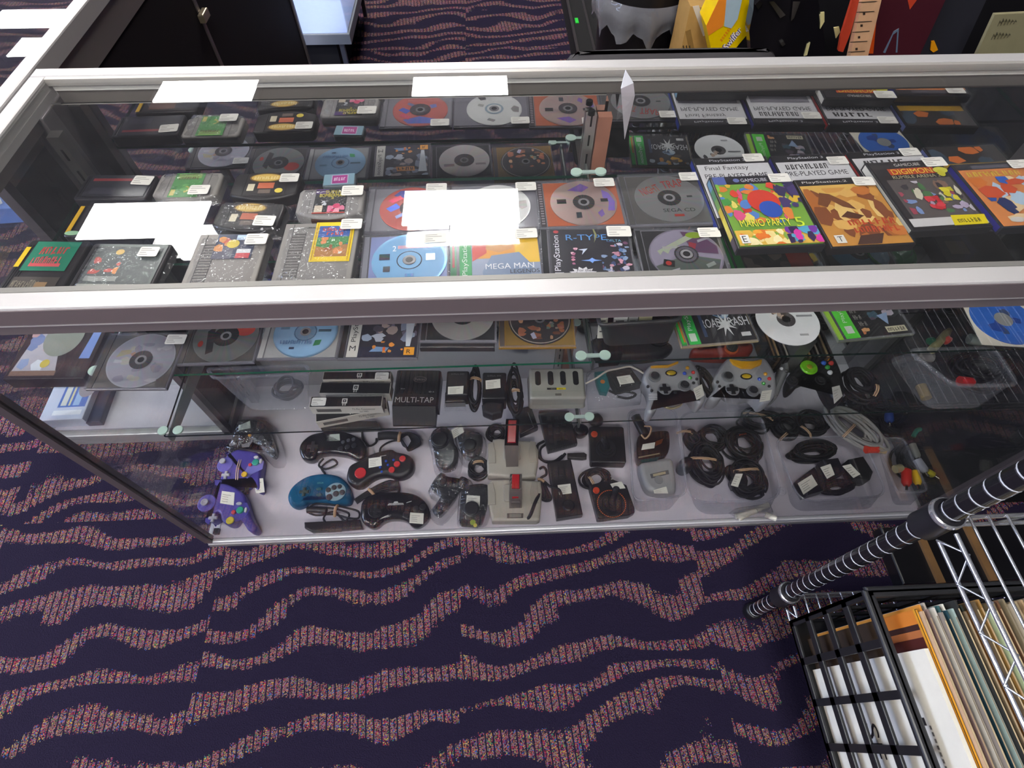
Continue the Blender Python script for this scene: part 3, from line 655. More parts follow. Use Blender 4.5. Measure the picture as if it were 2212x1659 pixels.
jewel('disc case with a purple and green disc in the front row', rectE(A10(1190, 540), A10(1985, 525), SA + .01, RD), SA, 'disc', spine='#161517', tray='#1f1d20', st=(.88, .88), disc='#a79cae',
    discart=lambda b: b.E(.5, .5, .48, .48, '#8d8496', 'print', 44).Pg([(.06, .3), (.1, .2), (.3, .04), (.6, .02), (.85, .14), (.95, .4), (.5, .5)], '#6f7a70').Pg([(.5, .95), (.75, .9), (.95, .65), (.94, .5), (.6, .55)], '#7a4a76').Pg([(.12, .58), (.15, .5), (.2, .58), (.26, .52), (.3, .6), (.66, .82), (.62, .9)], '#dfe8c8').E(.68, .87, .12, .06, '#b8d81e').R(.2, .62, .5, .66, '#e0e0d8').Pg([(.56, .64), (.64, .6), (.68, .7), (.58, .74)], '#c8334a').Pg([(.7, .72), (.88, .8), (.87, .84), (.7, .77)], '#d8d0dc').E(.5, .5, .165, .165, '#3c383f').E(.5, .5, .14, .14, '#7b7580').E(.5, .5, .1, .1, '#2a282b').Pg([(.15, .3), (.3, .27), (.32, .38), (.18, .42)], '#1f1a1c').E(.23, .34, .04, .04, '#d83a2e').Pg([(.5, .08), (.64, .06), (.66, .14), (.52, .18)], '#e2e0dc').Pg([(.74, .24), (.86, .3), (.84, .36), (.72, .3)], '#b9c2ba').Pg([(.22, .17), (.36, .22), (.36, .25), (.22, .2)], '#d8d4dc'))

# second row
jewel('disc case with a red and blue disc in the second row', rect4([(796, 404), (975, 397), (968, 495), (784, 498)], SA + .01), SA, 'disc', spine='#8d8b90', tray='#8f8c92', st=(.83, .93), disc='#c0584a',
    discart=lambda b: b.E(.5, .5, .48, .48, '#c4584a', 'print', 44).Pg([(.3, .92), (.7, .92), (.85, .8), (.5, .7), (.2, .8)], '#5566b8').Pg([(.1, .5), (.25, .62), (.33, .52), (.18, .42)], '#4a62c8').Pg([(.25, .32), (.36, .4), (.4, .34), (.28, .26)], '#7486b0').Pg([(.66, .35), (.78, .32), (.8, .42), (.7, .46)], '#6a7cc0').Pg([(.12, .68), (.3, .8), (.36, .72), (.2, .62)], '#d83c68').E(.5, .5, .19, .19, '#3a3234'))
jewel('disc case with a white disc in the second row', rect4([(977, 397), (1156, 393.5), (1167, 487.5), (970, 495)], SA + .01), SA, 'disc', spine='#77747a', tray='#75727a', st=(.88, .9), disc='#d9d8d4',
    discart=lambda b: b.E(.5, .5, .48, .48, '#dcdbd6', 'print', 44).Pg([(.36, .84), (.48, .9), (.52, .84), (.4, .78)], '#8a8784').Pg([(.84, .6), (.94, .62), (.95, .46), (.86, .4), (.8, .5)], '#8f8c86').Pg([(.2, .4), (.3, .44), (.32, .36), (.22, .33)], '#a9a49e').Pg([(.2, .12), (.34, .09), (.36, .2), (.26, .23)], '#1f1a1c').E(.5, .5, .17, .17, '#8fa6b4').E(.5, .5, .13, .13, '#dcdbd6').E(.5, .5, .09, .09, '#5f6468'))
jewel('disc case with a rose and purple disc and orange inlay in the second row', rect4([(1155, 391.5), (1333, 382), (1356, 484), (1168, 487)], SA + .01), SA, 'disc', spine='#3c3336', tray='#c0623a', st=(.83, .9), disc='#c3a59c', spineart=lambda b: [b.R(.2, .04 + i * .055, .8, .07 + i * .055, '#8d8186') for i in range(17)],
    discart=lambda b: b.E(.5, .5, .48, .48, '#bfa39c', 'disc', 44).Pg([(.28, .78), (.5, .93), (.62, .84), (.5, .74)], '#8a62c0').Pg([(.8, .78), (.9, .7), (.97, .5), (.94, .3), (.84, .3), (.88, .5), (.8, .6)], '#9a7ae0').Pg([(.68, .26), (.76, .34), (.78, .22), (.72, .16)], '#9268c8').R(.1, .48, .24, .58, '#1f1a1c').R(.76, .5, .87, .57, '#2a2426').R(.36, .16, .44, .28, '#2c3440').E(.5, .5, .165, .165, '#2c2628'))
jewel('disc case with a grey disc lettered in red in the second row', rect4([(1335, 375.6), (1510, 371), (1550, 476), (1359, 485)], SA + .01), SA, 'disc', spine='#55524f', tray='#5b5753', st=(.86, .9), disc='#a5a3a2',
    discart=lambda b: b.E(.5, .5, .48, .48, '#a3a1a0', 'disc', 44).T('NIGHT', .14, .56, .3, .16, '#e2402f', None, 22).T('TRAP', .46, .70, .32, .17, '#e2402f', None, 10).T('SEGA CD', .36, .2, .46, .07, '#2c2a2a').R(.5, .1, .64, .15, '#d8402e').R(.76, .5, .84, .54, '#4a4848').E(.5, .5, .17, .17, '#262425'), group=None)

# cartridges behind the front row
gl = lambda b: b.R(0, 0, 1, 1, '#4f9a4c').R(.1, .78, .9, .97, '#8fb057').G(.14, .72, .7, .13, '#6a4a1c', 8).blobs(8, ['#6fb45c', '#3f8a44', '#c9c25a'], .05, .05, .95, .6, .06, .2, 31).R(.05, .06, .2, .3, '#cdbf5a')
cartridge('grey cartridge with green label behind the front row', rect4([(351, 375), (487, 371), (462, 430), (318, 436)], SA + .018), SA, .018, '#8f8984', 'round', (.26, .1, .72, .96), gl, st=(.74, .28, 0, .034), bag=True, seed=21)
gold = lambda b: b.R(0, 0, 1, 1, '#231e1f').E(.45, .78, .42, .2, '#7a5a22').E(.45, .78, .38, .16, '#d8b25a').G(.14, .70, .62, .15, '#f4e2a4', 9).R(.3, .3, .7, .55, '#c86a4a').R(.05, .2, .22, .5, '#d8cdb0').E(.85, .2, .1, .1, '#d8c04a').R(.35, .08, .65, .25, '#6a5a50')
cartridge('black cartridge with gold oval title on its label, rear one of two', rect4([(512, 374), (650, 373), (639, 430), (489, 431)], SA + .02), SA, .02, '#1d191b', 'round', (.22, .12, .82, .98), gold, st=(.84, .76, 0, .032), seed=3)
cartridge('black cartridge with gold oval title on its label, front one of two', rect4([(481, 436), (620, 439), (595, 500), (446, 499)], SA + .02), SA, .02, '#1d191b', 'round', (.22, .12, .82, .98), gold, st=(.8, .3, 0, .034), bag=True, seed=8)
cartridge('grey cartridge with black and pink label next to the red disc case', rect4([(649, 410), (789, 404), (782, 470), (633, 471)], SA + .02), SA, .02, '#8f8a88', 'round', (.26, .12, .74, .96),
    lambda b: b.R(0, 0, 1, 1, '#1d1a20').R(0, .8, .4, 1, '#4a2a6a').T('SUPER', .3, .82, .5, .12, '#e8d21e').T('BOMBERMAN', .14, .67, .78, .13, '#e8d21e').T('2', .5, .58, .1, .08, '#e8d21e').blobs(7, ['#e0356a', '#f0a0b0', '#d8282f', '#e87a9a'], .45, .05, .98, .5, .08, .2, 7).R(.05, .05, .3, .32, '#d8c8b0').R(0, 0, 1, .04, '#d8432c').blobs(4, ['#c8ccd2'], .15, .3, .4, .5, .03, .08, 2), st=(.82, .82, 0, .036), lip='#4a3026', bag=True, seed=14)
cartridge('small blue and pink labelled hand held cartridge at the back', rect4([(699, 379), (771, 372), (766, 399), (695, 404)], SA + .012), SA, .012, '#5c666c', 'plain', (.04, .05, .96, .95),
    lambda b: b.R(0, 0, 1, 1, '#7f9fae').R(.25, .1, .8, .9, '#b9b2c8').R(.28, .14, .77, .86, '#a83a86').G(.32, .35, .4, .35, '#f0d8ec', 5))
cartridge('dark cartridge with thin red title strip behind the left end', rect4([(195, 378), (337, 376), (318, 432), (150, 430)], SA + .02), SA, .02, '#26232a', 'plain', (.1, .1, .95, .95), lambda b: b.R(0, 0, 1, 1, '#2b2a33').R(.05, .72, .78, .84, '#8a3338').R(.1, .1, .5, .4, '#3a3844'), st=(.84, .72, -4, .034))
cartridge('black cartridge with amber strip on its left edge under the light reflection', rect4([(178, 446), (330, 440), (296, 508), (128, 512)], SA + .018), SA, .018, '#221e20', 'plain', (.12, .08, .96, .94), lambda b: b.R(0, 0, 1, 1, '#2c2829').R(.1, .3, .6, .9, '#6a4a3a').R(.3, .1, .9, .3, '#8a8478'), extra=lambda t, w, d, th: MB(mat='print').art(w, d, th + .0012).R(.02, .1, .08, .95, '#d8a82a').E(.12, .08, .1, .07, '#9fc8a0').build('end_label', t), seed=5)

# tall game cases on the right: rear ones lie on the shelf, the front ones on top of them
def white_label(top):
    def f(b): b.R(0, 0, 1, 1, '#1f1c20'); b.R(0, .12, 1, .90, '#e6e3e4'); b.T('PRE-PLAYED GAME', .06, .68, .86, .07, '#2b282a'); (b.T(top, .1, .79, .6, .08, '#4a4648') if top[0] == 'F' else b.G(.1, .78, .6, .09, '#4a4648', len(top))); b.R(.05, .2, .95, .6, '#8f8a94'); b.T('PlayStation 3', .2, .93, .5, .045, '#d8d8dc')
    return f
def rearcase(lb, pl, pr, art, sp, dy, fr=None, st=None):
    return keepcase(lb, rectE(pl, pr, SA + .0145, .185), SA, art, sp, st=st, front=fr)
rearcase('white labelled game case with blue spine beside the grey red lettered disc', (1494, 342), (1654, 336), white_label('Final Fantasy'), '#2a3f9c', 0, st=(.8, .95))
rearcase('white labelled game case with blue spine, second of the rear cases', (1663, 337), (1820, 330), white_label('Dirt Hawk'), '#34349a', 0, st=(.84, .86))
rearcase('white labelled game case with red spine at the back of the right bay', (1826, 329), (1984, 321), white_label('Racer'), '#c22a2c', 0, st=(.82, .93))
rearcase('dark game case with orange and yellow stripes at the back right', (1992, 318), (2146, 311), lambda b: b.R(0, 0, 1, 1, '#2a2422').R(.02, .62, .98, .72, '#c99a1e').R(.0, .36, .6, .5, '#b5542a').blobs(8, ['#c8902a', '#5a4a3a', '#3a4a5a', '#d8702a'], 0, .72, 1, .98, .06, .2, 4), '#6c78b8', 0, st=(.8, .4))
ZT = SA + .0185
keepcase('bright multicoloured party game case, leftmost of the tall front cases', rect4([(1527, 381), (1705, 377), (1783, 529), (1600, 537)], ZT + .0145), ZT,
    lambda b: b.R(0, 0, 1, 1, '#7fae3f').R(0, .88, 1, 1, '#201c26').T('GAMECUBE', .36, .915, .34, .05, '#dcdce4').E(.3, .94, .04, .03, '#6a74b0').R(0, .88, .16, 1, '#5a6ab0').blobs(60, ['#e8472e', '#f0c23a', '#4fa04a', '#f08a3a', '#e85a8a', '#8ac84a', '#d83a2e', '#f6e070', '#5a8ad0'], .0, .3, 1, .88, .04, .12, 42).blobs(14, ['#4a3a70', '#6a3a8a', '#39305a'], .72, .5, 1, .88, .05, .14, 43).E(.52, .6, .2, .17, '#df3f2a').E(.56, .48, .14, .12, '#2d56b8').R(0, .0, 1, .2, '#f0c04a').T('MARIO PARTY', .1, .24, .62, .1, '#2d9a4a').T('MARIO PARTY', .105, .245, .62, .1, '#f4e03a').T('5', .78, .22, .1, .13, '#c8e03a').blobs(24, ['#f0d890', '#f0a83a', '#e87a2e', '#f6e6b0', '#8ab04a'], .05, 0, .6, .2, .04, .1, 44).blobs(20, ['#7a3aa0', '#d83aa0', '#5aa8c8', '#3a2a50'], .6, 0, 1, .22, .04, .1, 45).R(.03, .02, .13, .13, '#eceae4').T('E', .05, .035, .05, .08, '#1a1a1a'),
    '#d8c84a', st=(.84, .92, 0), front=['#5a5058', '#e8d25a', '#f0e060', '#e8c84a', '#7fae5f', '#5a9a70', '#7aa8c8'], shell='#2a282c')
keepcase('amber and orange adventure game case, second of the tall front cases', rect4([(1708, 384), (1880, 385), (1983, 525), (1801, 537)], ZT + .0145), ZT,
    lambda b: b.R(0, 0, 1, 1, '#cf8f3c').R(0, .9, 1, 1, '#211c1c').T('PlayStation.2', .06, .93, .6, .045, '#e8e4dc').Pg([(0, .9), (0, .66), (.4, .72), (.9, .9)], '#e8b85a').blobs(30, ['#e0a04a', '#b86a2a', '#e8b45e', '#d07a34', '#f0c878', '#8a4a24'], 0, .1, 1, .85, .06, .2, 51).Pg([(.1, .6), (.2, .78), (.32, .75), (.5, .6), (.55, .5), (.4, .55), (.3, .65), (.2, .55)], '#7a4420').Pg([(.3, .4), (.42, .48), (.6, .4), (.5, .36)], '#5a3018').G(.34, .27, .6, .09, '#cf4a22', 7).G(.36, .16, .58, .09, '#cf4a22', 8).Pg([(.3, 0), (.4, .12), (.7, .14), (.6, 0)], '#4a2a1c').R(.07, .03, .19, .14, '#e8e2d6').T('T', .1, .05, .06, .07, '#1a1a1a'),
    '#2c2422', st=(.84, .90, -4), shell='#241f20')
keepcase('grey battle game case with white spine and yellow sticker, third of the tall front cases', rect4([(1859, 350), (2030, 345), (2146, 490), (1981, 498)], ZT + .0145), ZT,
    lambda b: b.R(0, 0, 1, 1, '#2b2628').R(.09, .14, .97, .72, '#5f5654').T('GAMECUBE', .34, .925, .36, .045, '#d8d4cc').R(.2, .79, .84, .89, '#c8481e').T('DIGIMON', .24, .8, .56, .08, '#f4d23a').T('RUMBLE ARENA 2', .2, .73, .66, .05, '#b8b08a').blobs(34, ['#7f98c8', '#c8c0c8', '#a84a5a', '#4f7a4a', '#8a6a5a', '#b8a8c0', '#3a3438', '#d8d0b8'], .12, .2, .95, .68, .03, .1, 61).blobs(6, ['#d8c81e', '#e8d83a'], .66, .36, .86, .56, .05, .1, 62).blobs(7, ['#c8282e', '#e0404a'], .4, .22, .66, .44, .04, .1, 63).E(.9, .82, .1, .05, '#e0d84a').E(.88, .77, .05, .05, '#d8cc30').R(.0, .02, .98, .13, '#d6d2d0').Pg([(.52, .01), (.96, .01), (1.0, .14), (.56, .15)], '#f0d800').G(.6, .04, .3, .06, '#5a5010', 7),
    '#e6e2da', st=(.88, .93), shell='#2c2a2c', stw=.04)
keepcase('orange and blue sports game case at the right end of the tall front cases', rect4([(2054, 356), (2225, 345), (2345, 480), (2168, 494)], ZT + .0145), ZT,
    lambda b: b.R(0, 0, 1, 1, '#e08a4a').R(0, .9, 1, 1, '#2a2830').R(.2, .91, .8, .97, '#5a5660').G(.06, .78, .7, .09, '#e8c040', 9).blobs(34, ['#1f4fa8', '#2a62c0', '#e8e4e6', '#bcd4e8', '#1a2a60', '#e07a2e', '#d8542a', '#f0d0a0'], .02, .05, .98, .76, .06, .18, 71).E(.22, .08, .09, .04, '#d8d0c8'),
    '#3a3890', st=(.8, .92), shell='#2a2a30')
# ------------------------------------------------------------------ middle shelf
jewel('disc case with a silver rainbow disc at the left end of the middle shelf', rectE(B1(870, 960), B1(1720, 955), SB + .008, RD, False), SB, 'disc', spine='#4a4642', tray='#5a5652', disc='#c9c8d2', st=(.9, .86),
    discart=lambda b: b.E(.5, .5, .48, .48, '#bdbcc8', 'disc', 44).Pg([(.3, .62), (.42, .7), (.44, .6), (.34, .56)], '#c8a08c').Pg([(.1, .55), (.3, .62), (.3, .7), (.14, .68)], '#c9c09a').blobs(16, ['#a7a6b6', '#d6d4dc', '#b9aeb4', '#cfcabd'], .1, .1, .9, .9, .04, .12, 77).E(.5, .5, .17, .17, '#4a474a'))
jewel('disc case with a grey disc and red splash on the middle shelf', rectE(B2(90, 705), B2(900, 678), SB + .008, RD, False), SB, 'disc', spine='#56524f', tray='#4a4844', disc='#8f918e',
    discart=lambda b: b.E(.5, .5, .48, .48, '#8a8d8a', 'disc', 44).E(.78, .62, .15, .13, '#d8402a').E(.14, .36, .04, .06, '#d8402a').Pg([(.2, .6), (.3, .7), (.36, .2), (.26, .15)], '#2e2f30').E(.5, .5, .2, .2, '#232324'))
jewel('disc case with a pale blue disc on the middle shelf', rectE(B2(920, 650), B2(1760, 640), SB + .008, RD, False), SB, 'disc', spine='#b8b6b2', tray='#a7a6a4', disc='#8fb8d8',
    discart=lambda b: b.E(.5, .5, .48, .48, '#8bb4d6', 'print', 44).E(.5, .5, .18, .18, '#5f86aa').E(.5, .5, .16, .16, '#8bb4d6').R(.7, .5, .9, .55, '#5f7a8c').R(.1, .55, .24, .6, '#6f93b0').G(.14, .26, .5, .08, '#5a86b8', 12).Pg([(.66, .22), (.76, .24), (.78, .34), (.68, .33)], '#1fa86a').R(.3, .16, .38, .2, '#3a4a6a'))
jewel('disc case with city car cover, orange title and white spine on the middle shelf', rectE(B3(320, 645), B3(1160, 640), SB + .008, RD, False), SB, 'cover',
    lambda b: b.R(0, 0, 1, 1, '#2a2630').blobs(26, ['#a8b4c8', '#8a94ac', '#6a6478', '#c8ccd8', '#4a4652', '#b09a94'], .18, .3, .98, 1, .05, .14, 81).R(.15, 0, 1, .2, '#1f2138').R(.0, 0, .16, 1, '#dcd7cc').T('PlayStation', .125, .3, .6, .1, '#2b282a', None, 90).T('M', .03, .12, .09, .1, '#1a1a1a').Pg([(.38, .72), (.72, .72), (.74, .86), (.41, .86)], '#e8922a').G(.41, .74, .3, .1, '#3a2412', 4).Pg([(.32, .1), (.56, .1), (.6, .18), (.4, .2)], '#7fa0c8').blobs(7, ['#e86a2a', '#f0963a'], .3, .08, .85, .3, .02, .05, 82).R(.82, .03, .97, .18, '#eda02e').T('R', .86, .06, .06, .08, '#3a2412').Pg([(.8, .9), (.96, .9), (.9, .2), (.84, .2)], '#c8ccd4'),
    spine='#1c1a1c')
c_, a_, w_, d_ = rectE(B3(1180, 465), B3(1985, 465), SB + .02, RD, False)
simple_box('disc_case', 'thick dark double disc case at the bottom of the pair on the middle shelf', 'game case', c_.x - .002, c_.y - .012, SB, w_ * .97, d_ * .95, .0125, math.degrees(a_), '#2c2b2e', lambda b: b.R(0, 0, 1, 1, '#232225'))
jewel('disc case with a silver disc on top of a dark case on the middle shelf', (c_, a_, w_, d_), SB + .0132, 'disc', spine='#2a282a', tray='#262527', disc='#c5bfbc',
    discart=lambda b: b.E(.5, .5, .48, .48, '#bfb8b4', 'disc', 44).R(.1, .6, .3, .68, '#8a7f7c').R(.72, .6, .92, .66, '#8a7f7c').E(.5, .5, .2, .2, '#2b282b'))
jewel('gold bronze disc case with a black picture disc on the middle shelf', rectE(B4(275, 520), B4(1085, 512), SB + .01, RD + .006, False), SB, 'disc', spine='#5a4f48', tray='#8a6a2c', rear='#a0762a', disc='#2a2224', th=.0125,
    discart=lambda b: b.E(.5, .5, .48, .48, '#a59a90', 'print', 44).E(.5, .5, .465, .465, '#231d1f', 'print', 44).blobs(20, ['#d88a5a', '#c8744a', '#e0a87a', '#8a4a34', '#b86a44'], .15, .1, .88, .7, .03, .1, 91).blobs(5, ['#7f9a8a', '#c8b0a0'], .6, .3, .8, .5, .03, .06, 92).Pg([(.34, .2), (.4, .24), (.44, .12), (.38, .1)], '#d8d4f0').E(.5, .5, .17, .17, '#352f30').E(.5, .5, .07, .07, '#d8b02a'))
# dark tub with papers
def tub(name, label, cat, rim, base, z0, z1, col, mat='clear', lip=.004, floor=True, root=None):
    """open container from four base corners and four rim corners (world xy, TL TR BR BL)"""
    cl = lambda q: [Vector((min(p[0], 1.835), max(.014, p[1]), 0)) for p in q]
    rim, base = cl(rim), cl(base)
    c = sum(base, Vector()) / 4
    t = thing(name, label, cat, (c.x, c.y, z0))
    def rr(q, s=1.0, n=5):                          # rounded quad
        cc = sum((Vector((p[0], p[1])) for p in q), Vector((0, 0))) / 4; o = []
        q = [cc + (Vector((p[0], p[1])) - cc) * s for p in q]
        for i in range(4):
            p, a, b_ = q[i], q[i - 1], q[(i + 1) % 4]
            r = .22 * min((a - p).length, (b_ - p).length); e1 = (a - p).normalized() * r; e2 = (b_ - p).normalized() * r
            for k in range(n + 1):
                u = k / n; o.append(tuple((p + e1) * (1 - u) ** 2 + p * 2 * u * (1 - u) + (p + e2) * u * u))
        return o
    m = MB(t, mat); levels = [(0, 0), (.08, .03), (.9, .92), (1, 1)]
    rb, rt = rr(base), rr(rim); N = len(rb); v = []
    for u, h in levels:
        for a, b_ in zip(rb, rt): v.append((a[0] + (b_[0] - a[0]) * u, a[1] + (b_[1] - a[1]) * u, z0 + (z1 - z0) * h))
    f = [(k * N + i, k * N + (i + 1) % N, (k + 1) * N + (i + 1) % N, (k + 1) * N + i) for k in range(3) for i in range(N)]
    m.add(v, f, col, None, True); m.add([(p[0], p[1], z0) for p in rb], [range(N)], col)
    m.build('tub_body', t)
    m = MB(t, mat); m.tube([(p[0], p[1], z1) for p in rr(rim, 1.015)], lip, col, None, 6, True); m.build('rim', t)
    return t
q = wpts([B4(1300, 120), B4(2160, 90), B4(2150, 250), B4(1330, 300)], SB + .075)
bq = wpts([B4(1330, 220), B4(2080, 200), B4(2050, 480), B4(1380, 520)], SB)
tb = tub('storage_tub', 'dark grey open tub holding white labels behind the middle shelf edge', 'tub', q, bq, SB, SB + .075, '#2a2a2b', 'plastic')
for i, (x0, x1, c, lb) in enumerate(((1345, 1440, '#d9d6c8', 'cream paper label with a picture in the dark tub'), (1500, 1650, '#dcdcdc', 'white paper label in the dark tub'), (1660, 1760, '#a9a8a8', 'grey paper label in the dark tub'), (1770, 1910, '#cfc8a2', 'yellowish paper label in the dark tub'))):
    p = W(B4((x0 + x1) / 2, 232), SB + .06); hw = (x1 - x0) / 2 / 4.809 / plen(B4(1600, 232), SB + .06)
    t = thing('paper_label', lb, 'label', (p.x, p.y, SB + .0025)); m = MB(mat='paper'); m.hexa([(-hw, 0, 0), (hw, 0, 0), (hw, .003, 0), (-hw, .003, 0)], [(-hw, .02, .052), (hw, .02, .052), (hw, .023, .052), (-hw, .023, .052)], c); m.build('sheet', t)
    m = MB(mat='print')
    for kk in range(3): m.add([(-hw * .7, .0042 + kk * .004, .013 + kk * .0104), (hw * .5, .0042 + kk * .004, .013 + kk * .0104), (hw * .5, .0052 + kk * .004, .0156 + kk * .0104), (-hw * .7, .0052 + kk * .004, .0156 + kk * .0104)], [(0, 1, 2, 3)], '#5a5652')
    m.build('print_lines', t)
jewel('disc case with dark cover and white spiky title, middle shelf', rectE(B5(450, 522), B5(1255, 452), SB + .008, RD, False), SB, 'cover',
    lambda b: b.R(0, 0, 1, 1, '#1d1a1e').R(0, 0, .17, 1, '#2fbf4f').T('PlayStation', .13, .28, .6, .09, '#e6f6ea', None, 90).R(.03, .06, .13, .22, '#d8e8d4').blobs(16, ['#d8a02a', '#7f9ab8', '#b8c4d0', '#5a4a3a', '#c8862a', '#3a4a6a'], .2, .45, .95, .98, .04, .13, 101).T('ROAD', .27, .3, .3, .18, '#e8e8ea').T('RASH', .68, .3, .3, .18, '#e8e8ea').Pg([(.62 + .13 * cos(t * .3927) * (1.3 if t % 2 else .4), .34 + .2 * sin(t * .3927) * (1.3 if t % 2 else .4)) for t in range(16)], '#e2e2e0').R(.8, .08, .94, .16, '#cfcfcd').R(.25, .12, .3, .6, '#3a4a6a'),
    spine='#2a9a3f', rear='#b3a07c', spineart=lambda b: b.R(.1, .02, .9, .98, '#34c23f').R(.55, .05, .9, .6, '#c87a2a'))
jewel('disc case with bright green spine and black robot cover, right of the middle shelf', rectE(B6(295, 462), B6(1085, 382), SB + .008, RD, False), SB, 'cover',
    lambda b: b.R(0, 0, 1, 1, '#19171a').R(0, 0, .22, 1, '#5ad83a').R(.06, .1, .17, .25, '#d8e0d0').T('PlayStation', .16, .32, .58, .09, '#d8f0d0', None, 90).G(.26, .5, .1, .1, '#8a8680', 3).G(.27, .36, .12, .1, '#8a8680', 3).G(.30, .22, .12, .1, '#8a8680', 3).blobs(14, ['#6f8fb8', '#9aa8c0', '#5a4a5a', '#b0a4b0', '#3a5a6a'], .5, .3, .9, .98, .04, .13, 111).Pg([(.62, .4), (.8, .45), (.72, .2)], '#8fa6c8').blobs(4, ['#d8a06a', '#c87a4a'], .28, .04, .4, .18, .03, .06, 112).R(.64, .04, .94, .16, '#cfc8a8').G(.66, .06, .26, .08, '#3a3430', 7),
    spine='#a6d83a', rear='#7a7f70')
# loose white disc lying over the shelf
p = W(B5(1545, 250), SB + .001); t = thing('loose_disc', 'white printed disc lying loose above the row of thin cases', 'disc', (p.x, p.y, SB))
m = MB(mat='print'); m.lathe([(.0075, 0), (.06, 0), (.06, .0012), (.0075, .0012), (.0075, 0)], 0, 0, 0, '#d6d6d8', None, 48, sm=False); m.build('disc', t)
m = MB(mat='print').art(.12, .12, .0014); m.E(.48, .52, .15, .15, '#4a4648').blobs(14, ['#5a5658', '#8f8a8a', '#b8a090', '#3a383c'], .12, .5, .6, .9, .03, .09, 121).R(.66, .56, .92, .6, '#8a8a8e').R(.6, .18, .74, .22, '#9a9a9c').E(.48, .52, .07, .07, '#1c1b1c'); m.build('printed_face', t)
# goods at the back of the middle shelf, seen under the tall cases
keepcase('green spined game case with dark leaf cover under the party game case', rect4([(1560, 506), (1722, 500), (1775, 596), (1600, 604)], SB + .015), SB, lambda b: b.R(0, 0, 1, 1, '#4a423f').R(0, 0, .1, 1, '#1fa03a').R(.7, .2, 1, .9, '#a83a2c').Pg([(.3, .6), (.45, .3), (.5, .7), (.6, .35), (.68, .65), (.5, .85)], '#26302f').blobs(8, ['#6a5a54', '#3a3434', '#7a6a60'], .12, 0, .7, .5, .06, .16, 131), '#1f9a35')
jewel('disc case with a dull blue disc under the amber game case', rect4([(1760, 500), (1905, 496), (1950, 588), (1790, 594)], SB + .01), SB, 'disc', disc='#4a6f86', tray='#4a4a48', discart=lambda b: b.E(.5, .5, .48, .48, '#46708a', 'print', 40).E(.5, .5, .18, .18, '#2a3238'))
p = W((1925, 545), SB + .02); t = thing('candy_dish', 'green round dish in clear wrap under the third tall case', 'dish', (p.x, p.y, SB)); m = MB(mat='gloss'); m.lathe([(.0, 0), (.035, 0), (.05, .02), (.046, .02), (.033, .004), (0, .004)], 0, 0, 0, '#1f5a2a', None, 28); m.build('dish', t)
m = MB(mat='film'); m.dome(.012, .01, .02, .034, .022, '#fff', None, 9); m.build('clear_wrap', t)
simple_box('game_box', 'dark brown box under the right end of the tall cases', 'box', W((2110, 535), SB).x - .045, W((2110, 535), SB).y - .03, SB, .14, .1, .03, -2, '#2a2526', lambda b: b.R(.1, .3, .4, .7, '#4a4238'))
# blue disc in a white paper sleeve and dark cables at the right end
p = W((2178, 690), SB + .002); t = thing('sleeved_disc', 'blue disc in a white paper sleeve at the right end of the middle shelf', 'disc', (p.x - .01, p.y, SB), radians(-6))
m = MB(mat='paper'); m.box(-.064, .064, -.064, .064, 0, .0012, '#cfc8ba'); m.build('paper_sleeve', t)
m = MB(mat='print'); m.lathe([(.0075, .0014), (.06, .0014), (.06, .0024), (.0075, .0024)], 0, 0, 0, '#2f62b8', None, 40, sm=False); m.art(.12, .12, .0026).blobs(5, ['#3a4a70', '#1f3f8a', '#5a6a9a'], .2, .2, .8, .8, .06, .14, 5).E(.5, .5, .14, .14, '#8a8a8a'); m.build('disc', t)
# row of thin cases standing on edge
for i in range(14):
    f = i / 13
    a = W(B5(1415 + 600 * f, 650 - 14 * f), ZC + .064)
    t = thing('thin_disc_case', 'thin case standing on edge in the row under the loose white disc', 'game case', (a.x, a.y, SCZ), 0, 'row of thin cases'); c = ('#1b1918', '#4a3a2a', '#1a1819', '#2a2624', '#1c1b1b', '#5a4c3e', '#161516')[i % 7]
    m = MB(mat='gloss'); m.box(-.0032, .0032, 0, .125, 0, .056 + (i * 7 % 5) * .0006, c); m.build('case_body', t)  # body colours darkened to carry the shade below the spines
    m = MB(mat='print'); m.box(-.002, .002, .002, .12, .0586, .0594, ('#8a6a4a', '#c8a070', '#3a3434', '#a89c90', '#3a3a34', '#b89a70', '#4a4040')[i % 7]); m.build('spine_label', t)
# ------------------------------------------------------------------ bottom shelf and deck goods
def croot(name, label, cat, pts, z, group=None):
    q = wpts(pts, z); c = sum(q, Vector()) / len(q); return thing(name, label, cat, (c.x, c.y, z), 0, group)
def pad(name, label, zm, outline, z, h, col, mat='plastic', bev=None, n=4, cat='game controller', zt=.6, group=None, part='body', sm=True):
    bev = min(bev, .0115) if bev and n == 4 else bev
    """controller body grown from its traced outline"""
    o = keepin([tuple(W(p, z + h * (zt if z > .3 else .3)))[:2] for p in zm(*outline)])
    c = sum((Vector(p) for p in o), Vector((0, 0))) / len(o)
    t = thing(name, label, cat, (c.x, c.y, z), 0, group)
    m = MB(t, mat); m.slab(smooth(o, n) if n else o, z, h, col, None, bev or h * .6, 5, sm, botin=.002); m.build(part, t)
    t['h'] = 0; del t['h']
    return t
def keepin(o):                                   # squeeze an outline so that it stays behind the front pane
    o = [(max(x, .017), y) for x, y in o]
    lo = min(p[1] for p in o); hi = min(max(p[1] for p in o), lo + .05)
    if lo >= .012 or lo < -.1: return o
    return [(x, y if y > hi else .012 + (y - lo) / (hi - lo) * (hi - .012)) for x, y in o]
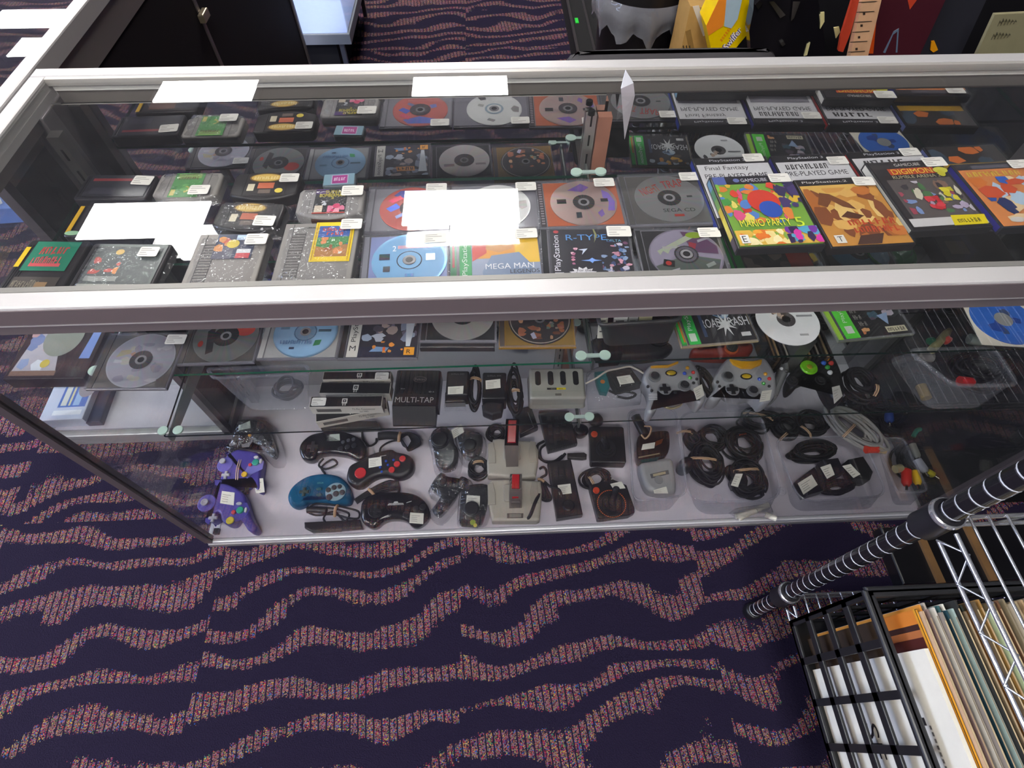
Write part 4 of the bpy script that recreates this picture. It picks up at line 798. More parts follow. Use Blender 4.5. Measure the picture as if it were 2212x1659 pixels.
def knob(t, zm, p, z, r, h, col, name='button', mat='plastic', sx=1, sy=1, dome=False, parent=None, label=None):
    """round key; r in crop pixels"""
    c = W(zm(*p), z); R = rad(zm, r, p, z); m = MB(t, mat)
    (m.dome(c.x, c.y, z, R, h, col, None, 14, sx, sy) if dome else m.cyl(c.x, c.y, z, z + h, R, col, None, 16, .3, sx, sy))
    return m.build(name, parent or t, label)
def dpad(t, zm, p, z, r, h, col, name='direction_pad', ang=0):
    c = W(zm(*p), z); R = rad(zm, r, p, z); m = MB(t, 'plastic'); a = .34 * R; co, si = cos(ang), sin(ang)
    pts = [(-a, -R), (a, -R), (a, -a), (R, -a), (R, a), (a, a), (a, R), (-a, R), (-a, a), (-R, a), (-R, -a), (-a, -a)]
    m.slab([(c.x + co * x - si * y, c.y + si * x + co * y) for x, y in pts], z, h, col, None, h * .4, 2); return m.build(name, t)
def stick(t, zm, p, z, r, h, col, ring=None):
    c = W(zm(*p), z); R = rad(zm, r, p, z); m = MB(t, 'rubber')
    if ring: m.lathe([(R * 1.55, 0), (R * 1.5, .003), (R * 1.15, .003), (R * 1.1, .0005), (0, .0005)], c.x, c.y, z, ring, 'plastic', 22)
    m.lathe([(R * .45, 0), (R * .45, h * .6), (R, h * .75), (R, h), (R * .8, h * 1.08), (R * .3, h), (0, h)], c.x, c.y, z, col, None, 18)
    return m.build('thumb_stick', t)
def patch(t, zm, pts, z, col, name='print_patch', mat='print', parent=None, h=.0006):
    m = MB(t, mat); o = [tuple(W(p, z))[:2] for p in zm(*pts)]; m.slab(o, z, h, col, None, .0002, 1); return m.build(name, parent or t)
def stk(t, zm, pts, z, col='#ece8dc', parent=None):
    q = [W(p, z) for p in zm(*pts)]; dy_ = max(0, .016 - min(p.y for p in q)) if z < .3 else 0
    for p in q: p.y += dy_
    m = MB(t, 'paper'); m.add([tuple(p) for p in q] + [(p[0], p[1], p[2] - .0005) for p in q], [(0, 1, 2, 3), (0, 4, 5, 1), (1, 5, 6, 2), (2, 6, 7, 3), (3, 7, 4, 0)], col)
    for v in (.25, .42, .6, .78):
        A_ = q[0].lerp(q[3], v); B_ = q[1].lerp(q[2], v); s0, s1 = A_.lerp(B_, .1), A_.lerp(B_, .55 if v > .3 else .75); d = (q[3] - q[0]) * .05
        m.add([s0 + Vector((0, 0, .0002)), s1 + Vector((0, 0, .0002)), s1 + d + Vector((0, 0, .0002)), s0 + d + Vector((0, 0, .0002))], [(0, 1, 2, 3)], '#aaa69e')
    return m.build('price_sticker', parent or t)
def line(zm, pts, zs, n=4):
    q = []
    zl = zs if isinstance(zs, (list, tuple)) else [zs] * len(pts)
    P = [W(p, z) for p, z in zip(zm(*pts), zl)]
    for v_ in P: v_.y = max(v_.y, .018)
    if n == 0 or len(P) < 3: return P
    P = [P[0] * 2 - P[1]] + P + [P[-1] * 2 - P[-2]]
    for i in range(1, len(P) - 2):
        for j in range(n):
            t = j / n; p0, p1, p2, p3 = P[i - 1:i + 3]
            q.append(.5 * ((2 * p1) + (p2 - p0) * t + (2 * p0 - 5 * p1 + 4 * p2 - p3) * t * t + (3 * p1 - p0 - 3 * p2 + p3) * t ** 3))
    return q + [P[-2]]
def wire(t, zm, pts, zs, r, col, name='cord', mat='rubber', parent=None, n=4):
    m = MB(t, mat); m.tube(line(zm, pts, zs, n), r, col); return m.build(name, parent or t)
def coil(name, label, zm, c, rx, ry, ang, z, col, r=.0022, n=7, band=None, hgt=.03, seed=0, cat='cable', group=None, root=None, part=False, mat='rubber', pinch=1.0):
    """hank of cable: many jittered loops; rx, ry in crop pixels"""
    p = W(zm(*c), z + hgt * .5); RX = rad(zm, rx, c, z); RY = rad(zm, ry, c, z) * 1.15; rg = random.Random(seed)
    t = root or thing(name, label, cat, (p.x, p.y, z), 0, group)
    n = int(n * 1.7); m = MB(t, mat); a0 = radians(ang); pts = []
    N = 26
    for k in range(n):
        sx = rg.uniform(.5, 1.0); sy = rg.uniform(.45, 1.0); ox, oy = rg.uniform(-.16, .16) * RX, rg.uniform(-.16, .16) * RY; zz = r + (hgt - 2 * r) * (k + .5) / n
        for i in range(N):
            q = 2 * pi * i / N; x = RX * sx * cos(q) + ox; y = RY * sy * sin(q) * (pinch + (1 - pinch) * abs(cos(q))) + oy
            pts.append((p.x + cos(a0) * x - sin(a0) * y, p.y + sin(a0) * x + cos(a0) * y, z + zz + abs(.002 * sin(q * 3 + k)) * (1 if 0 < k < n - 1 else 0)))
    m.tube(pts, r, col, None, 5); o = m.build('cord_loops' if not part else 'cord', t)
    if band:
        bx, by, bl, ba = band; b = W(zm(bx, by), z + hgt); L_ = rad(zm, bl, c, z); m = MB(t, 'matte'); ca, sa = cos(radians(ba)), sin(radians(ba))
        for dx in (-.0022, .0018):
            m.tube([(b.x + ca * L_ * s + -sa * dx, b.y + sa * L_ * s + ca * dx, z + hgt * (1 - .3 * abs(s) ** 3) + .001) for s in (-1, -.6, -.2, .2, .6, 1)], .0017, '#c9a582', None, 5)
        m.build('rubber_band', t)
    return t

# ---- deck: controllers on the left
Zd = ZD + .0005
t = pad('game_controller', 'violet controller with grey stick and rubber bands, rear one of two', D1, [(430, 600), (450, 530), (520, 500), (600, 512), (680, 478), (780, 490), (880, 508), (932, 570), (925, 650), (915, 740), (918, 880), (868, 895), (820, 800), (760, 850), (620, 850), (480, 825), (402, 828), (392, 760), (425, 680)], Zd, .04, '#4a3f96', bev=.007)
z1 = Zd + .04
knob(t, D1, (518, 600), z1 - .004, 82, .006, '#6a62b8', 'stick_dish'); stick(t, D1, (500, 572), z1 + .002, 30, .011, '#b9b7bc'); dpad(t, D1, (520, 705), z1, 42, .005, '#b9b7bc')
patch(t, D1, [(700, 690), (760, 590), (860, 520), (915, 560), (900, 640), (800, 690), (740, 740)], z1, '#7a78c4', 'button_dish')
knob(t, D1, (833, 575), z1 + .001, 36, .006, '#1f9a84', 'button'); knob(t, D1, (775, 600), z1 + .001, 18, .005, '#c8323e'); knob(t, D1, (885, 562), z1 + .001, 18, .005, '#cfcdd0', sx=.8, sy=1.5); knob(t, D1, (838, 522), z1 + .001, 20, .005, '#cfcdd0', sx=1.3, sy=.8); stick(t, D1, (728, 712), z1, 30, .012, '#e0b21f'); knob(t, D1, (655, 640), z1, 10, .003, '#c8323e')
stk(t, D1, [(812, 745), (905, 735), (922, 880), (830, 895)], z1 - .002)
m = MB(t, 'matte')
for dx in (-10, 10): m.tube(line(D1, [(690 + dx, 478), (640 + dx, 640), (632 + dx, 770)], [z1 - .006, z1 + .004, z1 - .002]), .0014, '#d8b8a4')
m.build('rubber_band', t)
coil('', '', D1, (680, 850), 90, 60, -30, Zd + .0, '#2a2628', .002, 5, None, .03, 3, root=t, part=True)
t2 = t
t = pad('game_controller', 'violet controller with yellow and green buttons, front one of two', D1, [(250, 960), (270, 900), (340, 880), (400, 840), (470, 825), (600, 840), (700, 895), (760, 955), (785, 1050), (830, 1180), (880, 1285), (842, 1335), (790, 1320), (740, 1240), (690, 1185), (640, 1240), (570, 1255), (520, 1210), (505, 1140), (475, 1130), (470, 1180), (420, 1220), (350, 1215), (300, 1218), (252, 1190), (245, 1080)], Zd, .042, '#403690', bev=.007)
z1 = Zd + .042
knob(t, D1, (330, 1000), z1 - .005, 95, .007, '#5048a4', 'stick_dish'); stick(t, D1, (318, 1000), z1 + .002, 38, .012, '#a9a7ae'); dpad(t, D1, (390, 1150), z1, 45, .005, '#a9a7b4')
patch(t, D1, [(560, 1120), (640, 990), (740, 990), (770, 1060), (720, 1150), (620, 1190)], z1, '#4a42a0', 'button_dish')
knob(t, D1, (672, 1070), z1 + .001, 38, .006, '#1f9a7c'); knob(t, D1, (603, 1092), z1 + .001, 23, .005, '#c22c38'); knob(t, D1, (730, 1070), z1 + .001, 17, .005, '#c9c8cc', sx=.8, sy=1.7); knob(t, D1, (660, 1003), z1 + .001, 22, .005, '#b9b8c4', sx=1.4, sy=.8); stick(t, D1, (580, 1188), z1, 40, .011, '#d8c026')
stk(t, D1, [(478, 868), (610, 885), (600, 1018), (458, 995)], z1 + .001)
t = pad('game_controller', 'dark controller in a crinkled clear bag at the left end of the deck', D1, [(560, 330), (640, 210), (760, 165), (880, 170), (980, 250), (1040, 400), (1055, 500), (1010, 530), (940, 470), (890, 410), (800, 375), (700, 375), (610, 460), (540, 480), (520, 400)], Zd, .04, '#201e22', 'gloss', bev=.018)
z1 = Zd + .04
patch(t, D1, [(650, 190), (770, 140), (778, 215), (650, 240)], z1 + .004, '#cdd2c8', 'price_sticker', 'paper'); knob(t, D1, (770, 292), z1, 16, .005, '#d89a2a'); stick(t, D1, (640, 330), z1, 26, .008, '#2a282a'); stick(t, D1, (900, 330), z1, 26, .008, '#2a282a'); patch(t, D1, [(680, 390), (790, 350), (760, 410), (690, 418)], z1, '#7a7a7c', 'badge')
m = MB(t, 'film'); q = [tuple(W(p, z1))[:2] for p in D1((470, 520), (560, 220), (640, 110), (880, 100), (1000, 200), (1100, 520), (960, 560), (800, 400))]; q = keepin(q); m.slab(smooth(q, 3), Zd + .001, .048, '#fff', None, .03, 4, True); m.build('plastic_bag', t)

t = pad('game_controller', 'black six button controller behind the turquoise one', D2, [(145, 470), (170, 390), (250, 320), (340, 290), (440, 278), (600, 282), (700, 310), (790, 360), (835, 430), (842, 520), (800, 568), (740, 572), (650, 532), (560, 512), (450, 502), (350, 520), (310, 560), (250, 580), (180, 560)], Zd, .032, '#1c1b1d', 'gloss', bev=.02)
z1 = Zd + .032
for p in ((585, 365), (640, 345), (692, 335)): knob(t, D2, p, z1 - .001, 20, .004, '#4a4a4e')
for p in ((560, 435), (630, 415), (700, 400)): knob(t, D2, p, z1 - .001, 28, .004, '#252427')
dpad(t, D2, (270, 410), z1 - .001, 60, .004, '#29282b'); stk(t, D2, [(405, 283), (545, 275), (550, 345), (408, 352)], z1, '#c9d0c4')
wire(t, D2, [(380, 530), (330, 600), (400, 640), (520, 590), (470, 540), (360, 620), (395, 690), (395, 730)], [Zd + .02, Zd + .014, Zd + .008, Zd + .012, Zd + .016, Zd + .01, Zd + .006, Zd + .012], .003, '#1a191b')
t = pad('game_controller', 'translucent turquoise blue controller with dark round buttons', D2, [(30, 950), (60, 870), (130, 800), (230, 742), (340, 718), (450, 716), (560, 742), (640, 810), (680, 890), (690, 960), (660, 1015), (560, 1025), (430, 1008), (330, 1000), (240, 1000), (200, 1035), (110, 1062), (50, 1030)], Zd, .032, '#0f5f86', 'blueclear', bev=.02)
m = MB(t, 'plastic'); o = [tuple(W(p, Zd + .015))[:2] for p in D2((150, 880), (260, 800), (420, 780), (560, 810), (600, 900), (500, 960), (300, 950))]; m.slab(smooth(o, 3), Zd + .006, .012, '#155a5a', None, .004, 2); m.build('circuit_board', t)
z1 = Zd + .032
knob(t, D2, (180, 880), z1 - .001, 66, .003, '#2d6f88', 'pad_dish', 'blueclear'); dpad(t, D2, (180, 880), z1 + .001, 48, .005, '#2a3a34')
m = MB(t, 'plastic'); c = W(D2(505, 878), z1); m.cyl(c.x, c.y, z1 - .001, z1 + .0015, rad(D2, 105, (505, 878), z1), '#8fa9b4', None, 26, .2, 1, .95); m.build('button_plate', t)
for p, r in (((430, 860), 26), ((490, 835), 26), ((548, 825), 22), ((440, 935), 32), ((510, 900), 30), ((575, 885), 28)): knob(t, D2, p, z1 + .0015, r, .005, '#3a3436')
for p in ((335, 850), (335, 910)): knob(t, D2, p, z1, 24, .003, '#1f4f58', sx=1.2, sy=.7)
m = MB(t, 'print'); p = W(D2(312, 795), z1 + .0004); m.text('SEGA', p, (rad(D2, 66, (312, 795), z1), 0, 0), (0, .005, 0), '#5f9a98'); m.build('raised_lettering', t)
t = thing('controller_cable', 'folded black cord with beige band lying across the turquoise controller', 'cable', tuple(W(D2(430, 1070), Zd)))
m = MB(t, 'rubber'); q = line(D2, [(205, 1060), (300, 1000), (450, 1010), (600, 1040), (740, 1080), (740, 1150), (640, 1150), (480, 1110), (300, 1120), (210, 1075), (300, 1040), (480, 1050), (640, 1100), (600, 1180), (500, 1090), (420, 1100), (380, 1150), (400, 1200)], [Zd + .01 + .0035 * (i % 7) for i in range(18)]); m.tube(q, .0027, '#1b1a1c'); m.build('cord', t)
m = MB(t, 'plastic'); q = line(D2, [(210, 1065), (300, 1062), (410, 1075)], Zd + .022); m.tube(q, .009, '#222123', None, 8); m.build('plug', t)
m = MB(t, 'matte'); m.tube(line(D2, [(525, 1020), (500, 1060), (495, 1130)], [Zd + .03, Zd + .040, Zd + .02]), .0042, '#c9a27c'); m.build('rubber_band', t)
t = pad('game_controller', 'black controller with red round pad and three red buttons', D2, [(640, 700), (670, 630), (760, 580), (850, 530), (950, 490), (1090, 462), (1150, 490), (1250, 512), (1310, 550), (1332, 620), (1312, 690), (1250, 740), (1160, 760), (1060, 732), (960, 742), (880, 782), (800, 842), (720, 850), (660, 812), (635, 760)], Zd, .032, '#1f1c1d', 'plastic', bev=.018)
z1 = Zd + .032
knob(t, D2, (765, 685), z1 - .0005, 60, .005, '#c42a2e', 'direction_disc')
for p in ((1090, 652), (1145, 593), (1202, 537)): knob(t, D2, p, z1 - .0005, 33, .005, '#c8302f')
for p in ((970, 625), (1030, 560), (1050, 600), (985, 670), (1108, 548)): knob(t, D2, p, z1 - .0005, 13, .003, '#1f46a8')
stk(t, D2, [(848, 530), (978, 513), (985, 605), (848, 628)], z1 + .0006)
m = MB(t, 'print'); p = W(D2(965, 512), z1 + .0006); m.add([p, p + Vector((.017, .003, 0)), p + Vector((.017, .0045, 0)), p + Vector((0, .0015, 0))], [(0, 1, 2, 3)], '#c8c4c0'); m.build('maker_mark', t)
wire(t, D2, [(965, 480), (975, 420), (1040, 370), (1120, 345), (1200, 345)], [Zd + .012, Zd + .008, Zd + .006, Zd + .01, Zd + .02], .003, '#1b1a1c')
m = MB(t, 'rubber'); rg = random.Random(4)
for k in range(9): m.tube(line(D2, [(1165, 280 + k * 7), (1250, 262 + k * 3), (1340 - k * 6, 290 + k * 6), (1390 - k * 13, 370), (1320 - k * 8, 430 + rg.randint(-8, 8)), (1260, 450 - k * 4), (1235 - k * 3, 400), (1180, 320 + k * 2)], [Zd + .022 - k * .0014] * 8), .0022, '#1c1b1d')
m.build('cord_hank', t)
m = MB(t, 'rubber'); m.tube(line(D2, [(950, 300), (1060, 290), (1180, 300)], Zd + .02), .012, '#211f20', None, 8); m.build('plug', t)
m = MB(t, 'matte'); m.tube(line(D2, [(1175, 262), (1165, 300), (1160, 355)], [Zd + .026, Zd + .033, Zd + .022]), .0045, '#c9a27c'); m.build('rubber_band', t)
t = pad('game_controller', 'large glossy black crescent shaped controller at the front of the deck', D2, [(778, 1080), (800, 1000), (870, 940), (980, 912), (1150, 902), (1300, 916), (1400, 960), (1470, 1040), (1495, 1130), (1470, 1220), (1405, 1300), (1350, 1326), (1300, 1310), (1260, 1250), (1200, 1212), (1130, 1202), (1060, 1212), (1000, 1250), (950, 1310), (890, 1330), (830, 1290), (788, 1210)], Zd, .034, '#1b1a1b', 'gloss', bev=.02)
z1 = Zd + .034
knob(t, D2, (925, 1075), z1 - .003, 80, .004, '#141314', 'pad_dish', 'plastic'); dpad(t, D2, (925, 1075), z1 + .001, 55, .004, '#222122')
for p in ((1240, 1115), (1340, 1060), (1410, 1040)): knob(t, D2, p, z1 - .002, 34, .005, '#262527')
m = MB(t, 'print'); L0 = rad(D2, 85, (1130, 1005), z1); p = W(D2(1130, 1003), z1 + .0005)
m.add([(p.x + x * L0, p.y + y * L0, p.z) for x, y in ((-1, -.14), (1, -.14), (.86, .1), (.3, .12), (.2, .32), (-.2, .32), (-.3, .12), (-.86, .1))], [range(8)], '#c8c6c2')
m.text('GENESIS', (p.x - .85 * L0, p.y - .1 * L0, p.z + .0003), (1.7 * L0, 0, 0), (0, .17 * L0, 0), '#1b1a1b'); m.build('name_badge', t)
m = MB(t, 'print'); p = W(D2(1240, 995), z1 + .0005); m.add([p, p + Vector((.013, .004, 0)), p + Vector((.013, .006, 0)), p + Vector((0, .002, 0))], [(0, 1, 2, 3)], '#b8b6b0'); m.build('maker_mark', t)
stk(t, D2, [(1276, 1140), (1418, 1150), (1412, 1262), (1268, 1250)], z1 + .0006)
m = MB(t, 'rubber')
for k in range(6): m.tube(line(D2, [(700 + k * 5, 960 + k * 8), (820, 880 + k * 11), (960, 800 + k * 16), (1080, 760 + k * 20), (1150, 800 + k * 10)], [Zd + .008 + k * .002] * 5), .0024, '#1c1b1d')
m.tube(line(D2, [(1150, 790), (1165, 850), (1150, 910)], Zd + .012), .0035, '#1c1b1d'); m.build('cord_hank', t)
m = MB(t, 'rubber'); m.tube(line(D2, [(1060, 830), (1120, 800), (1160, 790)], Zd + .02), .012, '#242122', None, 8); m.build('plug', t)
m = MB(t, 'matte'); m.tube(line(D2, [(850, 850), (890, 890), (935, 950)], [Zd + .014, Zd + .024, Zd + .012]), .0042, '#c9a27c'); m.build('rubber_band', t)
t = pad('sensor_bar', 'low black bar with slanted left end at the front edge of the deck', D2, [(195, 1212), (770, 1182), (792, 1300), (270, 1345), (195, 1290)], Zd, .022, '#241e1d', 'plastic', bev=.004, n=0, cat='sensor bar', sm=False)
patch(t, D2, [(410, 1270), (570, 1260), (570, 1292), (430, 1300)], Zd + .0222, '#5a5048', 'window')
t = pad('adapter_bar', 'long black adapter with notched end behind the black controllers', D2, [(345, 178), (500, 172), (520, 184), (560, 170), (940, 172), (985, 240), (640, 255), (370, 252)], Zd, .03, '#232322', 'plastic', bev=.004, n=0, cat='adapter', sm=False)
wire(t, D2, [(780, 250), (790, 330), (850, 400), (920, 370), (930, 320)], [Zd + .01, Zd + .006, Zd + .004, Zd + .004, Zd + .008], .0032, '#1e1c1d')

# ---- bagged paddles
def paddle(label, ol, dial, dr, stp=None, art=None, h=.034, bagged=True):
    t = pad('paddle_controller', label, D2, ol, Zd, h, '#1d1c1d', 'gloss', bev=.01, n=3)
    if dial: knob(t, D2, dial, Zd + h - .001, dr, .012, '#222122', 'dial', 'plastic')
    if stp: stk(t, D2, stp, Zd + h + .0006)
    if art: art(t, Zd + h)
    if bagged:
        q = [Vector(W(p, Zd + h))[:2] for p in D2(*ol)]; q = keepin(offset(ccw([tuple(p) for p in q]), -.008)); m = MB(t, 'film'); m.slab(smooth(q, 3), Zd + .0005, h + .006, '#fff', None, .02, 4, True); m.build('plastic_bag', t)
    return t
paddle('bagged black paddle controller with dial, back left one of the four', [(1500, 310), (1600, 225), (1700, 262), (1745, 400), (1785, 480), (1750, 640), (1580, 660), (1530, 480)], (1590, 345), 88)
paddle('bagged black paddle controller with yellowed sticker, back right one of the four', [(1790, 290), (2000, 290), (2035, 420), (1960, 545), (1850, 535), (1800, 430)], (1900, 400), 70, [(1705, 235), (1810, 170), (1840, 255), (1730, 325)])
t = paddle('bagged black joystick lying crossed with angled handles', [(1500, 850), (1600, 705), (1690, 770), (1760, 800), (1820, 740), (1890, 790), (1790, 900), (1750, 970), (1600, 1142), (1515, 1090), (1570, 1000), (1590, 940)], (1620, 790), 40)
t = paddle('bagged black paddle controller with leaf badge, front right of the four', [(1830, 860), (1900, 830), (2080, 825), (2095, 950), (2060, 1150), (2005, 1285), (1820, 1275), (1795, 1225), (1805, 1000)], (1920, 1060), 80, [(1868, 912), (2005, 920), (2000, 1030), (1855, 1030)])
patch(t, D2, [(1815, 1160), (1995, 1170), (1985, 1255), (1812, 1240)], Zd + .034, '#141414', 'badge'); knob(t, D2, (1930, 1195), Zd + .0345, 30, .001, '#8aa02a', 'leaf_mark', 'print'); knob(t, D2, (1955, 1225), Zd + .0345, 20, .001, '#b8a83a', 'leaf_mark', 'print')
coil('cable_hank', 'black cord hank with beige band between the paddles', D2, (1990, 640), 120, 90, 60, Zd + .002, '#1f1d1e', .0024, 7, (1985, 560, 55, 5), .03, 6)

# ---- beige joysticks
def yoke(label, base, sb, stp, trig=None, plate=None, lean=.0, hs=.10):
    o = keepin([tuple(W(p, Zd + .018))[:2] for p in D3(*base)]); c = sum((Vector(p) for p in o), Vector((0, 0))) / len(o)
    t = thing('joystick', label, 'joystick', (c.x, c.y, Zd)); m = MB(t, 'plastic'); m.slab(o, Zd, .038, '#b5ada0', None, .008, 4, False, botin=.003); m.build('base', t)
    zt = Zd + .038
    m = MB(t, 'plastic'); xs = [p[0] for p in o]; ys = [p[1] for p in o]; w = max(xs) - min(xs); d = max(ys) - min(ys)
    for s in (-1, 1):
        m.slab([(c.x + s * w * .32, c.y - d * .18), (c.x + s * w * .46, c.y - d * .18), (c.x + s * w * .46, c.y + d * .30), (c.x + s * w * .36, c.y + d * .34), (c.x + s * w * .32, c.y + d * .1)], zt, .003, '#a9a195', None, .001, 1)
    m.slab(rrect(c.x - w * .17, c.x + w * .17, c.y - d * .12, c.y + d * .28, .006), zt, .006, '#aaa296', None, .003, 2); m.build('side_panel', t)
    b = W(D3(*sb), zt); 
    top = [W(p, Zd + hs) for p in D3(*stp)]; tc = sum(top, Vector()) / 4; ex = (top[1] - top[0] + top[2] - top[3]) / 4; ey = (top[0] - top[3] + top[1] - top[2]) / 4
    m = MB(t, 'plastic'); bx = .016; 
    m.hexa([(b.x - bx, b.y - bx, zt), (b.x + bx, b.y - bx, zt), (b.x + bx, b.y + bx, zt), (b.x - bx, b.y + bx, zt)], [tc - ex - ey, tc + ex - ey, tc + ex + ey, tc - ex + ey], '#726862')
    m.hexa([tc - ex * 1.05 - ey * 1.05 - Vector((0, 0, .012)), tc + ex * 1.05 - ey * 1.05 - Vector((0, 0, .012)), tc + ex * 1.05 + ey * 1.05 - Vector((0, 0, .012)), tc - ex * 1.05 + ey * 1.05 - Vector((0, 0, .012))], [tc - ex - ey, tc + ex - ey, tc + ex + ey, tc - ex + ey], '#8f8780'); h = m.build('handle', t)
    m = MB(t, 'gloss'); u = Vector((0, 0, .0005)); a, b2 = .66, .82
    m.hexa([tc - ex * a - ey * b2 + u, tc + ex * a - ey * b2 + u, tc + ex * a + ey * b2 + u, tc - ex * a + ey * b2 + u], [tc - ex * a * .85 - ey * b2 + u * 12, tc + ex * a * .85 - ey * b2 + u * 12, tc + ex * a * .85 + ey * b2 + u * 12, tc - ex * a * .85 + ey * b2 + u * 12], '#bf2227'); m.build('fire_button', h)
    if trig:
        p = W(D3(*trig), Zd + hs * .75); m = MB(t, 'gloss'); m.box(p.x - .008, p.x + .008, p.y - .006, p.y + .006, p.z - .012, p.z + .004, '#c2262a', None, .003); m.build('trigger', h)
        m = MB(t, 'plastic'); m.box(p.x - .012, p.x + .012, p.y - .016, p.y - .004, Zd + .044, p.z - .008, '#554c48', None, .003); m.build('handle_foot', h)
    if plate:
        q = [W(p, zt + .0006) for p in D3(*plate)]; m = MB(t, 'print'); m.add(q, [(0, 1, 2, 3)], '#5a534e'); a_ = [q[0].lerp(q[2], k) for k in (.15, .85)]
        cq = sum(q, Vector()) / 4; m.add([cq + (p - cq) * .72 + Vector((0, 0, .0003)) for p in q], [(0, 1, 2, 3)], '#8b857d'); m.build('name_plate', t)
    return t
yoke('beige joystick with grey handle and long red button, rear one of two', [(345, 600), (365, 465), (385, 440), (410, 360), (470, 350), (700, 372), (840, 380), (862, 440), (878, 470), (876, 600), (850, 745), (700, 765), (480, 745), (355, 735)], (605, 560), [(545, 122), (680, 118), (672, 400), (528, 392)], hs=.125)
t = yoke('beige joystick with grey handle and stubby red button, front one of two', [(365, 870), (370, 800), (395, 775), (560, 770), (720, 780), (900, 790), (915, 880), (905, 1060), (890, 1190), (860, 1205), (400, 1205), (375, 1100), (360, 1020)], (640, 985), [(580, 690), (712, 690), (700, 865), (585, 860)], (640, 915), [(555, 1100), (725, 1100), (722, 1150), (555, 1152)], hs=.115)
wire(t, D3, [(900, 880), (850, 980), (800, 1110), (765, 1235)], [Zd + .03, Zd + .045, Zd + .045, Zd + .03], .0045, '#1c1a1b', 'cord')

# ---- black boxes and joysticks on the right of the beige ones
t = pad('keypad', 'black ribbed number keypad tilted behind the narrow black controller', D3, [(880, 95), (1190, 70), (1280, 400), (975, 480)], Zd, .03, '#1f1f20', 'plastic', bev=.004, n=0, cat='keypad', sm=False)
for r, row in enumerate(([(990, 120), (1060, 112), (1128, 105)], [(1002, 190), (1072, 180), (1140, 170)], [(1010, 268), (1080, 255), (1148, 243)], [(1020, 348), (1092, 332), (1168, 315)])):
    for p in row:
        c = W(D3(*p), Zd + .0305); m = MB(t, 'plastic'); m.slab(rrect(c.x - .0055, c.x + .0055, c.y - .006, c.y + .006, .0015, 2), Zd + .030, .003, '#2b2b2c', None, .001, 2); m.build('key', t)
m = MB(t, 'plastic')
for i in range(22):
    a = W(D3(985 + i * 12.6, 440 - i * 3.4), Zd + .0302); m.box(a.x - .0006, a.x + .0006, a.y - .008, a.y, Zd + .030, Zd + .0315, '#121212')
m.build('ribbed_edge', t)
wire(t, D3, [(940, 350), (870, 400), (890, 520), (1000, 575), (1100, 540), (1160, 480)], [Zd + .008] * 6, .004, '#1a191a'); wire(t, D3, [(960, 380), (900, 440), (920, 545), (1040, 560), (1130, 500)], [Zd + .014] * 5, .0035, '#1a191a')
t = pad('adapter_box', 'flat black box with white edge line behind the rear beige joystick', D3, [(600, 60), (800, 15), (875, 235), (690, 315)], Zd, .028, '#1b1b1c', 'plastic', bev=.003, n=0, cat='adapter', sm=False)
m = MB(t, 'print'); q = line(D3, [(770, 50), (830, 205), (700, 275)], Zd + .0285, 0); m.tube(q, .0006, '#8a8a8a'); m.build('edge_line', t)
coil('cable_coil', 'thick black cable coil behind the left of the beige joysticks', D3, (440, 275), 105, 90, 0, Zd, '#232021', .0035, 4, None, .018, 9)
t = pad('mouse', 'round glossy black trackball beside the keypad', D3, [(1240, 250), (1270, 200), (1330, 190), (1390, 230), (1385, 290), (1320, 320), (1260, 300)], Zd, .03, '#161516', 'gloss', bev=.022, n=4, cat='mouse')
t = pad('dark_puck', 'dark brown round puck near the glass clip', D3, [(1400, 150), (1430, 90), (1500, 75), (1550, 130), (1535, 185), (1470, 205)], Zd, .022, '#2a2524', 'plastic', bev=.012, n=4, cat='accessory')
t = pad('plug_adapter', 'small dark plug lying between keypad and square joystick', D3, [(1178, 490), (1350, 482), (1380, 500), (1378, 545), (1340, 552), (1180, 540)], Zd, .016, '#2b2624', 'plastic', bev=.004, n=0, cat='plug', sm=False)
t = pad('game_controller', 'narrow black hand controller with round knob and price sticker', D3, [(970, 605), (1210, 572), (1332, 1140), (1065, 1182)], Zd, .034, '#1f1b1b', 'plastic', bev=.004, n=0, sm=False)
z1 = Zd + .034
knob(t, D3, (1190, 1030), z1, 64, .012, '#231f1f', 'knob'); patch(t, D3, [(1075, 620), (1150, 612), (1160, 700), (1085, 710)], z1, '#141212', 'recess'); stk(t, D3, [(1080, 808), (1212, 792), (1226, 892), (1098, 908)], z1 + .0006)
wire(t, D3, [(890, 640), (930, 620), (960, 650), (960, 700), (900, 740), (880, 830), (920, 950), (980, 970), (1010, 940), (960, 830), (940, 770), (1000, 820), (1090, 850), (1125, 925)], [Zd + .012, Zd + .016, Zd + .012, Zd + .01, Zd + .008, Zd + .01, Zd + .012, Zd + .014, Zd + .016, Zd + .018, Zd + .02, Zd + .03, z1 + .006, z1 + .005], .0035, '#1b191a')
m = MB(t, 'rubber'); m.tube(line(D3, [(900, 770), (930, 860), (970, 960)], Zd + .012), .009, '#1d1b1c', None, 8); m.build('plug', t)
m = MB(t, 'matte'); m.tube(line(D3, [(880, 745), (915, 752), (960, 790)], [Zd + .014, Zd + .024, Zd + .016]), .004, '#c9a27c'); m.build('rubber_band', t)
